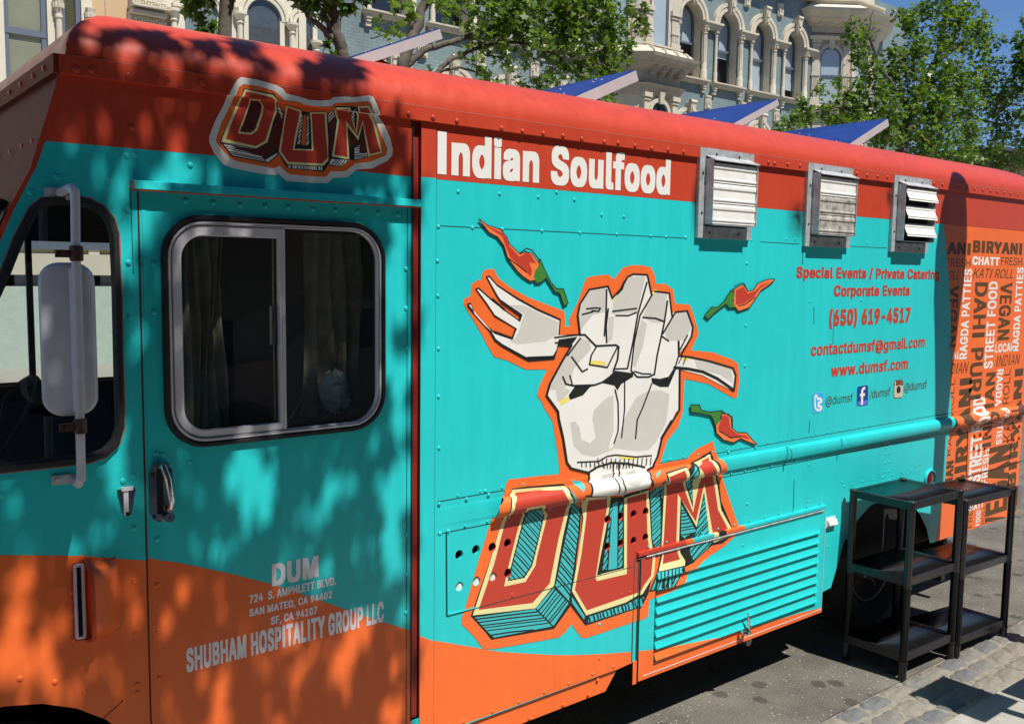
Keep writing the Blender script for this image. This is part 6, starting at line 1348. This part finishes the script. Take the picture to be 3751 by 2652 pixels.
# distant roofs at the far right
mb = MB(); x, z = onY(3700, 560, 30); mb.box((x-2,30,0),(x+14,40,z)); hb = mb.build('distant_building', mat('dark_red_wall', (.10,.04,.03), .8), smooth=0); tag(hb, 'dark red building just showing past the tree above the truck rear', 'building')
mb = MB(); mb.box((x-2.3,29.6,z),(x+14,40.3,z+.25)); mb.build('roof', mat('slate_roof', (.05,.05,.06), .7), hb, smooth=0)

# ================================================================ TREES
def leafmat(name, c1, c2):
    m = bpy.data.materials.new(name); m.use_nodes = True; n = m.node_tree; b = n.nodes['Principled BSDF']; b.inputs['Roughness'].default_value = .42
    g = n.nodes.new('ShaderNodeNewGeometry'); cr = n.nodes.new('ShaderNodeValToRGB'); cr.color_ramp.elements[0].color = (*c1, 1); cr.color_ramp.elements[1].color = (*c2, 1); cr.color_ramp.elements.new(.93).color = (*c2, 1); cr.color_ramp.elements.new(.97).color = (.22,.20,.04,1); n.links.new(g.outputs['Random Per Island'], cr.inputs[0])
    n.links.new(cr.outputs[0], b.inputs['Base Color'])
    tl = n.nodes.new('ShaderNodeBsdfTranslucent'); mu = n.nodes.new('ShaderNodeMix'); mu.data_type = 'RGBA'; mu.blend_type = 'MULTIPLY'; mu.inputs[0].default_value = 1; mu.inputs[7].default_value = (1.9,2.2,.6,1); n.links.new(cr.outputs[0], mu.inputs[6]); n.links.new(mu.outputs[2], tl.inputs[0])
    mx = n.nodes.new('ShaderNodeMixShader'); mx.inputs[0].default_value = .34; n.links.new(b.outputs[0], mx.inputs[1]); n.links.new(tl.outputs[0], mx.inputs[2]); n.links.new(mx.outputs[0], n.nodes['Material Output'].inputs[0]); return m
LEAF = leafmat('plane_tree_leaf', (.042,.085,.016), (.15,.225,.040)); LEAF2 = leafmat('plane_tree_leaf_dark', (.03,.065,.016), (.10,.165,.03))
BARK = mat('plane_tree_bark', (.105,.088,.068), .85, noise=.5, nscale=9, bump=.6, bscale=25)
LS = []
for k in range(10):
    a = pi/2+2*pi*k/10; r = (1.0, .42, .92, .40, .62, .30, .62, .40, .92, .42)[k]; LS.append((r*cos(a)*.62, .12+r*sin(a)*.62))
LS = np.array(LS)
def leaves(centers, size, rng, name, m, parent, droop=.55, kind='stuff'):
    n = len(centers); ctr = np.array(centers, dtype=float)
    th = rng.uniform(0, 2*pi, n); tilt = rng.normal(0, droop, n); roll = rng.normal(0, droop, n); sz = size*rng.uniform(.6, 1.3, n)
    nv = len(LS); lx = LS[:, 0][None]*sz[:, None]; ly = LS[:, 1][None]*sz[:, None]; lz = -(np.abs(LS[:, 0])[None]*sz[:, None])*rng.uniform(.05, .5, n)[:, None]
    y1 = ly*np.cos(tilt)[:, None]-lz*np.sin(tilt)[:, None]; z1 = ly*np.sin(tilt)[:, None]+lz*np.cos(tilt)[:, None]
    x2 = lx*np.cos(roll)[:, None]+z1*np.sin(roll)[:, None]; z2 = -lx*np.sin(roll)[:, None]+z1*np.cos(roll)[:, None]
    x3 = x2*np.cos(th)[:, None]-y1*np.sin(th)[:, None]; y3 = x2*np.sin(th)[:, None]+y1*np.cos(th)[:, None]
    base = Vector((0, 0, 0)); p = parent
    while p: base += Vector(p.location); p = p.parent
    V_ = np.stack([x3+ctr[:, 0:1]-base.x, y3+ctr[:, 1:2]-base.y, z2+ctr[:, 2:3]-base.z], -1).reshape(-1, 3)
    me = bpy.data.meshes.new(name); me.vertices.add(n*nv); me.vertices.foreach_set('co', V_.ravel()); me.loops.add(n*nv); me.loops.foreach_set('vertex_index', np.arange(n*nv, dtype=np.int32)); me.polygons.add(n)
    me.polygons.foreach_set('loop_start', np.arange(0, n*nv, nv, dtype=np.int32)); me.update(calc_edges=True); me.validate(); me.materials.append(m)
    o = bpy.data.objects.new(name, me); COL.objects.link(o); o.parent = parent
    if kind: o['kind'] = kind
    return o
def blob_points(blobs, y, n, rng, dens=1.0):
    W = np.array([b[2]**2*(b[3] if len(b) > 3 else 1) for b in blobs], float); W /= W.sum(); out = []
    for i in rng.choice(len(blobs), n, p=W):
        b = blobs[i]; x, z = onY(b[0], b[1], y); sc = 3400/((y+CAM_D)*cos(YAW)+x*sin(YAW)); r = b[2]/sc
        # twig clusters inside the blob
        key = rng.integers(0, 14); rr = np.random.default_rng(int(b[0]*7+b[1]*13+key)); cc = rr.normal(size=3); cc /= np.linalg.norm(cc); cc *= r*rr.uniform(.35, .9)
        v = rng.normal(size=3)*r*.24; out.append((x+cc[0]+v[0], y+cc[1]*1.1+v[1], z+cc[2]*.95+v[2]))
    return out
def px3(px, py, y): a = onY(px, py, y); return (a[0], y, a[1])
def limb(par, pts, r0, r1, y, name='limb'):
    P = []; random.seed(int(pts[0][0]))
    for i, p in enumerate(pts):
        q = Vector(px3(p[0], p[1], y+(p[2] if len(p) > 2 else 0))); P.append(q)
    F_ = []
    for a, b in zip(P, P[1:]):
        for t in (0, .33, .66): F_.append(a.lerp(b, t)+Vector([random.uniform(-1, 1)*r0*.35 for _ in range(3)])*(1 if t else 0))
    F_.append(P[-1]); n = len(F_); mb = MB(); mb.tube(F_, [r0+(r1-r0)*i/(n-1) for i in range(n)], 9); return mb.build(name, BARK, par, smooth=60)
def twigs(par, pts_list, y, r=.012):
    mb = MB()
    for pts in pts_list: mb.tube([px3(p[0], p[1], y) for p in pts], [r*(1-.7*i/(len(pts)-1)) for i in range(len(pts))], 5)
    return mb.build('twigs', BARK, par)
rng = np.random.default_rng(4)
B115 = zm(1150, 0, 1.9133)
def bp_(pts): return [B115(*p) for p in pts]
# tree with the forked trunk above the small sign
t1 = empty('street_tree', (*px3(1300, 300, 5.2)[:2], 0), 'street tree with a bare forked grey trunk rising just left of the first roof panel', 'tree')
xb, _ , _z = px3(1262, 240, 5.2); mb = MB(); mb.tube([(xb+.1,5.2,0),(xb+.05,5.2,1.5),px3(1262,240,5.2)], [.16,.13,.10], 12); mb.build('trunk', BARK, t1, smooth=60)
limb(t1, bp_([(215,450),(190,330),(150,180),(125,60),(100,-120)]), .062, .042, 5.2, 'trunk_fork')
limb(t1, bp_([(165,310),(110,255),(60,200),(-10,150),(-90,60),(-150,-60)]), .034, .018, 5.2); limb(t1, bp_([(150,250),(110,190),(75,110),(50,80)]), .035, .012, 5.2)
twigs(t1, [bp_(p) for p in ([(60,200),(90,290),(60,380)],[(120,240),(90,300),(95,340)])], 5.2)
pts = blob_points([(1290,-60,90),(1180,-40,80),(1120,20,45,.5),(1265,28,34,1.6),(1100,-80,90),(1330,-110,110)], 5.2, 700, rng); pts += blob_points([(1206,170,14),(1230,330-120,16),(1190,60,14)], 5.2, 16, rng)
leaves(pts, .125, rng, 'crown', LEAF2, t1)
t0 = empty('street_tree', (*px3(830, 100, 5.6)[:2], 0), 'slender street tree with few leaves in front of the cream arched windows', 'tree')
mb = MB(); q = Vector(px3(822, 140, 5.6)); mb.tube([(q.x,5.6,0),(q.x,5.6,1.6),q,Vector(px3(826,40,5.6)),Vector(px3(830,-80,5.6))], [.11,.09,.062,.055,.05], 10); mb.build('trunk', BARK, t0, smooth=60); limb(t0, [(835,60),(850,0),(860,-60)], .03, .02, 5.6)
pts = blob_points([(745,95,42,1.5),(720,20,45,.8),(700,-50,80),(770,-10,40),(860,-70,80)], 5.6, 260, rng); leaves(pts, .115, rng, 'crown', LEAF2, t0)
# big spreading tree in the middle
t2 = empty('street_tree', (*px3(1470, 400, 6.6)[:2], 0), 'leafy plane tree spreading over the middle of the blue facade', 'tree')
mb = MB(); q = Vector(px3(1470,270,6.6)); mb.tube([(q.x+.05,6.6,0),(q.x,6.6,1.5),q], [.2,.16,.12], 12); mb.build('trunk', BARK, t2, smooth=60)
limb(t2, bp_([(600,500),(640,420),(690,250),(740,120),(790,0),(830,-120)]), .075, .045, 6.6); limb(t2, bp_([(620,490),(700,410),(800,340),(960,300),(1130,240),(1240,200),(1400,150),(1600,80)]), .05, .014, 6.6)
limb(t2, bp_([(850,530),(880,490),(950,420),(1090,355),(1230,320),(1380,300),(1560,325),(1700,390),(1760,430)]), .034, .009, 6.6); limb(t2, bp_([(860,500),(960,485),(1030,475),(1130,505),(1200,520)]), .022, .008, 6.6)
twigs(t2, [bp_(p) for p in ([(1600,350),(1640,430),(1660,520)],[(1200,390),(1300,400),(1350,440)],[(400,270),(430,265),(480,250)],[(980,20),(1060,100),(1100,120)],[(1460,330),(1540,420),(1560,480)],[(590,400),(600,450),(620,470)])], 6.6)
bl2 = [(1690,20,80,.6),(1800,70,85,.8),(1900,60,110,1.2),(2030,60,120,1.4),(2150,60,110,1.4),(2240,130,90,1.3),(2280,190,55,1.2),(1960,160,90,1.2),(2080,190,90,1.3),(2190,230,70,1.3),(2250,270,55,1.2),(1730,140,55,.7),(1820,170,70),(2050,270,60,1),(2130,290,60,1.1),(2200,300,45),(1870,240,40,.6),(1930,300,45,.8),(1990,320,40,1),(1760,260,50,.9),(1810,310,35,.7),(1720,220,28,.6),(1600,10,55,.45),(1500,40,48,.5),(1450,110,42,.4),(1420,140,30,.4),(1470,20,40,.45),(1560,90,30,.3),(1640,70,35,.4),(2320,40,50,1),(2350,100,35,1),(2200,380,40,.9),(2240,350,30,.8),(2060,-60,200),(1800,-60,150),(1580,250,25,.4),(1390,90,28,.6)]
pts = blob_points(bl2, 6.6, 4300, rng); leaves(pts, .105, rng, 'crown', LEAF, t2)
pts = blob_points([b for b in bl2 if b[1] > 0], 6.2, 260, rng)
big_ = leaves([(0,0,0)], .15, np.random.default_rng(1), 'leaf', LEAF, None, kind=None); lme = big_.data; bpy.data.objects.remove(big_)
for p in pts:
    o = bpy.data.objects.new('leaf', lme); COL.objects.link(o); o.parent = t2; o.location = Vector(p)-Vector(t2.location); o.rotation_euler = (random.gauss(0,.7), random.gauss(0,.7), random.uniform(0,6.3)); s_ = random.uniform(.38,.7); o.scale = (s_, s_, s_)
# tall dense tree on the right
t3 = empty('street_tree', (*px3(3350, 500, 9.5)[:2], 0), 'tall dense green plane tree in front of the corner turret', 'tree')
q = Vector(px3(3300,560,9.5)); mb = MB(); mb.tube([(q.x,9.5,0),(q.x,9.5,1.6),q,Vector(px3(3330,420,9.5)),Vector(px3(3440,200,9.5)),Vector(px3(3470,20,9.5)),Vector(px3(3480,-80,9.5))], [.26,.22,.15,.12,.08,.05,.03], 12); mb.build('trunk', BARK, t3, smooth=60)
for L_ in ([(3330,420),(3280,330),(3220,250),(3180,120),(3200,40)], [(3310,500),(3420,400),(3530,330),(3640,320)], [(3310,540),(3200,440),(3080,390),(2960,420)], [(3440,220),(3540,150),(3600,120)], [(3420,420),(3560,430),(3690,460)], [(3350,300),(3340,180),(3370,60)]): limb(t3, L_, .06, .015, 9.5)
bl3 = [(3480,30,75),(3560,60,60),(3600,130,65),(3400,40,65),(3300,60,45,.8),(3340,90,50,.8),(3500,130,70),(3420,170,80),(3560,190,55),(3640,150,45,.9),(3330,190,60),(3280,230,55),(3120,150,45,.8),(3170,120,35,.6),(3150,220,50,.9),(3190,260,50,.9),(3110,90,28,.5),(3400,270,90),(3500,270,80),(3580,290,60),(3640,260,50,1),(3300,330,90),(3200,350,80,1),(3120,330,50,.9),(3400,370,100),(3510,370,90),(3610,360,80),(3690,340,60),(3100,400,60),(3020,400,45),(2960,420,45),(2900,450,42),(2850,465,28,.8),(3200,440,90),(3300,450,100),(3420,470,100),(3540,470,90),(3640,450,80),(3700,520,60,1),(3600,560,80),(3480,560,90),(3360,540,80),(3240,530,80),(3160,490,60),(3060,455,50),(3740,600,50),(3690,600,60),(3740,430,40,.8),(3740,540,40),(2945,380,30,.8),(3005,330,28,.7),(3065,300,28,.5),(3120,450,60)]
pts = blob_points(bl3, 9.5, 17000, rng); leaves(pts, .125, rng, 'crown', LEAF, t3)
t4 = empty('street_tree', (*px3(3860, 300, 8.6)[:2], 0), 'dark leafy tree only partly inside the right edge of the view', 'tree')
q = Vector(px3(3880,400,8.6)); mb = MB(); mb.tube([(q.x,8.6,0),(q.x,8.6,2.5),q,Vector(px3(3870,100,8.6))], [.2,.18,.12,.05], 10); mb.build('trunk', BARK, t4, smooth=60)
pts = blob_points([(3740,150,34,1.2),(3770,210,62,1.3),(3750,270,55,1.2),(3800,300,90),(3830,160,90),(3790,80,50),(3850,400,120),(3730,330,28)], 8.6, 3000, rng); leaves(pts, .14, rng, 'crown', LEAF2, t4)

# ================================================================ THINGS ON THE CAMERA'S SIDE OF THE STREET
# the street tree that shades the cab: its crown hangs high behind and left of the camera
gaps = [(187,93,24,28),(301,100,26,30),(413,128,36,40),(540,150,60,30),(610,140,40,40),(650,210,40,25),(480,95,50,14),(900,170,60,60),(700,130,40,16),(144,280,22,36),(185,240,18,26),(236,240,14,26),(320,267,14,44),(387,315,17,32),(157,328,26,18),(293,360,30,32),(227,387,25,34),(381,373,22,40),(365,408,26,16),(470,420,30,10),(259,487,17,58),(283,554,16,60),(8,540,28,42),(331,527,14,36),(300,740,20,30),(354,687,14,40),(30,430,20,30),(120,380,20,30),
 (267,1059,34,90),(213,1206,21,42),(27,1179,30,56),(101,1206,17,44),(549,1113,32,80),(594,1100,22,56),(512,1229,19,30),(570,1180,16,30),(698,1200,18,36),(730,1120,26,60),(790,1080,20,40),(875,1235,22,70),(870,1100,26,50),(487,1515,30,34),(505,1590,26,40),(669,1488,16,42),(741,1509,22,38),(794,1448,22,64),(770,1560,14,24),(880,1470,18,46),(905,1380,14,40),(32,1487,40,84),(105,1500,24,26),(241,1487,27,42),(305,1359,18,66),(42,1326,26,60),(150,1560,24,20),(885,690,22,60),(880,850,16,50),(900,930,16,50),(895,560,12,40),(600,430,28,10),(830,440,26,10),(960,260,22,60),(330,1250,14,30),(420,1330,12,30)]
def toD(x, y, z):
    v = Vector((x, y+CAM_D, z-CAM_H)); dz = v.dot(_f); return ((CX+FPX*v.dot(_r)/dz)/1.6338, (CY-FPX*v.dot(_u)/dz)/1.6338)
crown = []
dark = [(245,110,36,38),(352,122,50,44),(392,160,44,30),(300,78,30,10),(465,104,30,12),(545,108,28,18),(470,150,30,22),(600,150,26,18),(700,176,32,36),(772,165,72,50),(825,185,32,44),(640,205,40,22),(150,120,14,26),(560,190,30,16)]
rs = random.Random(9)
def try_pt(x, y, z, k=1.22):
    X, Y = toD(x, y, z)
    if 180 < Y < 700: k *= 1.22
    if Y < 175 and z > 2.44: k = None
    if k is None:
        if not any(((X-gx)/rx)**2+((Y-gy)/ry)**2 < 1 for gx, gy, rx, ry in dark): return
    else:
        for gx, gy, rx, ry in gaps:
            if ((X-gx)/(rx*k))**2+((Y-gy)/(ry*k))**2 < 1: return
    t = max(rs.uniform(2.9, 4.3), (3.7+rs.uniform(0, .5)-z)/SUN.z); p = Vector((x, y, z))+SUN*t; crown.append((p.x, p.y, p.z))
for _ in range(7000):
    x, z = rs.uniform(-1.2, 1.60), rs.uniform(-.2, 2.42); 
    if x > 1.50 and rs.random() < .55: continue
    try_pt(x, 0, z)
for _ in range(9000):
    x, y = rs.uniform(.5, 1.9), rs.uniform(0, 1.3); z = roof_z(x, y) if x > .6 else 2.4
    if x > 1.42+y*.2 or (y > .2 and rs.random() < .3): continue
    try_pt(x, y, z, 1.25)
for _ in range(1800):
    p = Vector((rs.uniform(.25,.60), rs.uniform(0,2.2), rs.uniform(1.7,2.5)))+SUN*rs.uniform(3.2,4.6); crown.append((p.x,p.y,p.z))
ts = empty('shade_tree', (-1.6, -5.4, 0), 'plane tree on the near pavement whose leaves shade the cab', 'tree')
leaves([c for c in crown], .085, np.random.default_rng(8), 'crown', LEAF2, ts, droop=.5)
mb = MB(); mb.tube([(-1.6,-5.4,0),(-1.55,-5.4,1.8),(-1.3,-5.1,3.0),(-.8,-4.5,4.0)], [.2,.17,.13,.09], 12); mb.build('trunk', BARK, ts, smooth=60)
mb = MB(); mb.tube([(-.8,-4.5,4.0),(-.2,-3.4,4.7),(.4,-2.4,5.2),(1.0,-1.8,5.6)], [.09,.06,.04,.012], 8); mb.tube([(-.8,-4.5,4.0),(-.6,-3.2,4.2),(.1,-2.2,4.4),(.8,-1.7,4.7)], [.08,.045,.03,.01], 8); mb.build('limbs', BARK, ts, smooth=60)
# two unseen trees added behind the camera to block sky light from the shade
for tx, lab_ in ((.5, 'added unseen plane tree behind the camera, blocking sky light, nearer the cab end'), (7.5, 'added unseen plane tree behind the camera, blocking sky light, nearer the shelf end')):
    tb = empty('street_tree', (tx, -8.2, 0), lab_, 'tree'); mb = MB(); mb.tube([(tx,-8.2,0),(tx,-8.2,3.5),(tx+.3,-8.2,7.5)], [.22,.17,.08], 10); mb.build('trunk', BARK, tb, smooth=60)
    r8 = np.random.default_rng(int(tx*10)); v = r8.normal(size=(3200,3)); v /= np.linalg.norm(v, axis=1)[:, None]; v *= (r8.uniform(.25, 1, 3200)**.45)[:, None]*np.array([3.3, 2.3, 2.7]); leaves(list(v+np.array([tx, -8.3, 7.2])), .26, r8, 'crown', LEAF2, tb)
# closed canvas parasol on a post, just outside the right edge
def on_sun(x, z, d): return (x+SUN.x/-SUN.y*d, -d, z+SUN.z/-SUN.y*d)
pc = on_sun(5.085, 0, .75)
ps = empty('closed_parasol', (pc[0], pc[1], 0), 'closed tan canvas parasol on a post at the kerb, right of the shelves', 'parasol')
zo = SUN.z/-SUN.y*.75
mb = MB(); mb.lathe((pc[0], pc[1], 0), [(.18,0),(.18,.05),(.062,.08),(.062,2.9),(.03,3.0)], 16); mb.build('post', mat('painted_post', (.10,.10,.10), .5), ps)
mb = MB(); mb.lathe((pc[0], pc[1], zo), [(.065,1.05),(.085,1.3),(.105,1.47),(.135,1.7),(.165,1.9),(.172,2.05),(.150,2.2),(.105,2.32),(.055,2.40),(.012,2.45)], 18); mb.build('folded_canopy', mat('tan_canvas', (.45,.36,.22), .9, noise=.1), ps)
# two unseen square tables, added only so their tops cast the ground shadows
def shadow_table(cx, cy, h, s_, lab):
    r = empty('shadow_table', (cx, cy, 0), lab, 'table'); mb = MB(); mb.box((cx-s_,cy-s_,h-.03),(cx+s_,cy+s_,h)); mb.build('table_top', DARK, r, smooth=0)
    mb = MB(); mb.lathe((cx,cy,0), [(.14,0),(.14,.02),(.03,.04),(.025,h-.04),(.06,h-.03)], 14); mb.build('pedestal', PLAST, r)
shadow_table(4.195+.13*.50, -.612-.50, .92, .165, 'added unseen square table that casts a shadow on the ground, nearer the truck')
shadow_table(4.56+.13*.50, -.86-.50, .92, .165, 'added unseen square table that casts a shadow on the ground, farther from the truck')
# parked grey pickup reflected in the cab glass
pk = empty('parked_pickup', (5.0, -6.4, 0), 'dark grey pickup truck parked behind the camera', 'pickup truck')
prof_c = [(2.6,.45),(2.55,.9),(2.7,1.0),(3.6,1.08),(4.3,1.55),(4.6,1.62),(5.5,1.62),(5.75,1.50),(5.9,1.12),(7.8,1.10),(7.85,.5)]
mb = MB(); y0, y1 = -7.3, -5.5; n = len(prof_c); ins = [0,0,0,.02,.14,.18,.18,.14,.02,0,0]
mb.add([(x, y1-i_, z) for (x, z), i_ in zip(prof_c, ins)]+[(x, y0+i_, z) for (x, z), i_ in zip(prof_c, ins)], [tuple(range(n)), tuple(range(n, 2*n))[::-1]]+[(k, n+k, n+(k+1) % n, (k+1) % n) for k in range(n)])
mb.build('body', mat('grey_car_paint', (.10,.10,.11), .25, coat=.6), pk, smooth=20)
mb = MB()
for w_ in ([(4.0,1.15),(4.42,1.52),(4.95,1.54),(4.95,1.15)], [(5.02,1.15),(5.02,1.54),(5.5,1.53),(5.72,1.15)]): mb.add([(x, y1-.02-(z-1.08)*.30+.004+.02, z) for x, z in w_], [(0,1,2,3)])
mb.build('side_window', mat('car_glass', (.01,.012,.014), .05), pk, smooth=0)
mb = MB(); mb.box((4.15,y1-.0,1.1),(4.32,y1+.14,1.24)); mb.box((4.75,y1,1.0),(4.9,y1+.02,1.03)); mb.build('wing_mirror', DARK, pk, smooth=0)
for x in (3.3, 7.0): mb = MB(); mb.tube([(x,y1+.01,.36),(x,y1-.22,.36)], .36, 20); mb.build('wheel', TYRE, pk)
nb = empty('near_building', (2, -12, 0), 'unseen brown brick building behind the camera, made tall and dark to hold back sky light', 'building')  # unseen; its height and dark brick are chosen to deepen the shade
mb = MB(); mb.box((-30,-15,0),(40,-12,14)); mb.build('wall', brick('brown_brick', (.26,.16,.11), (.30,.26,.22)), nb, smooth=0)
for x in range(-28, 38, 3):
    for z in (1.0, 4.6, 7.6, 10.8): mb = MB(); mb.box((x,-11.99,z),(x+1.5,-11.9,z+1.9)); mb.build('window', DWIN, nb, smooth=0)
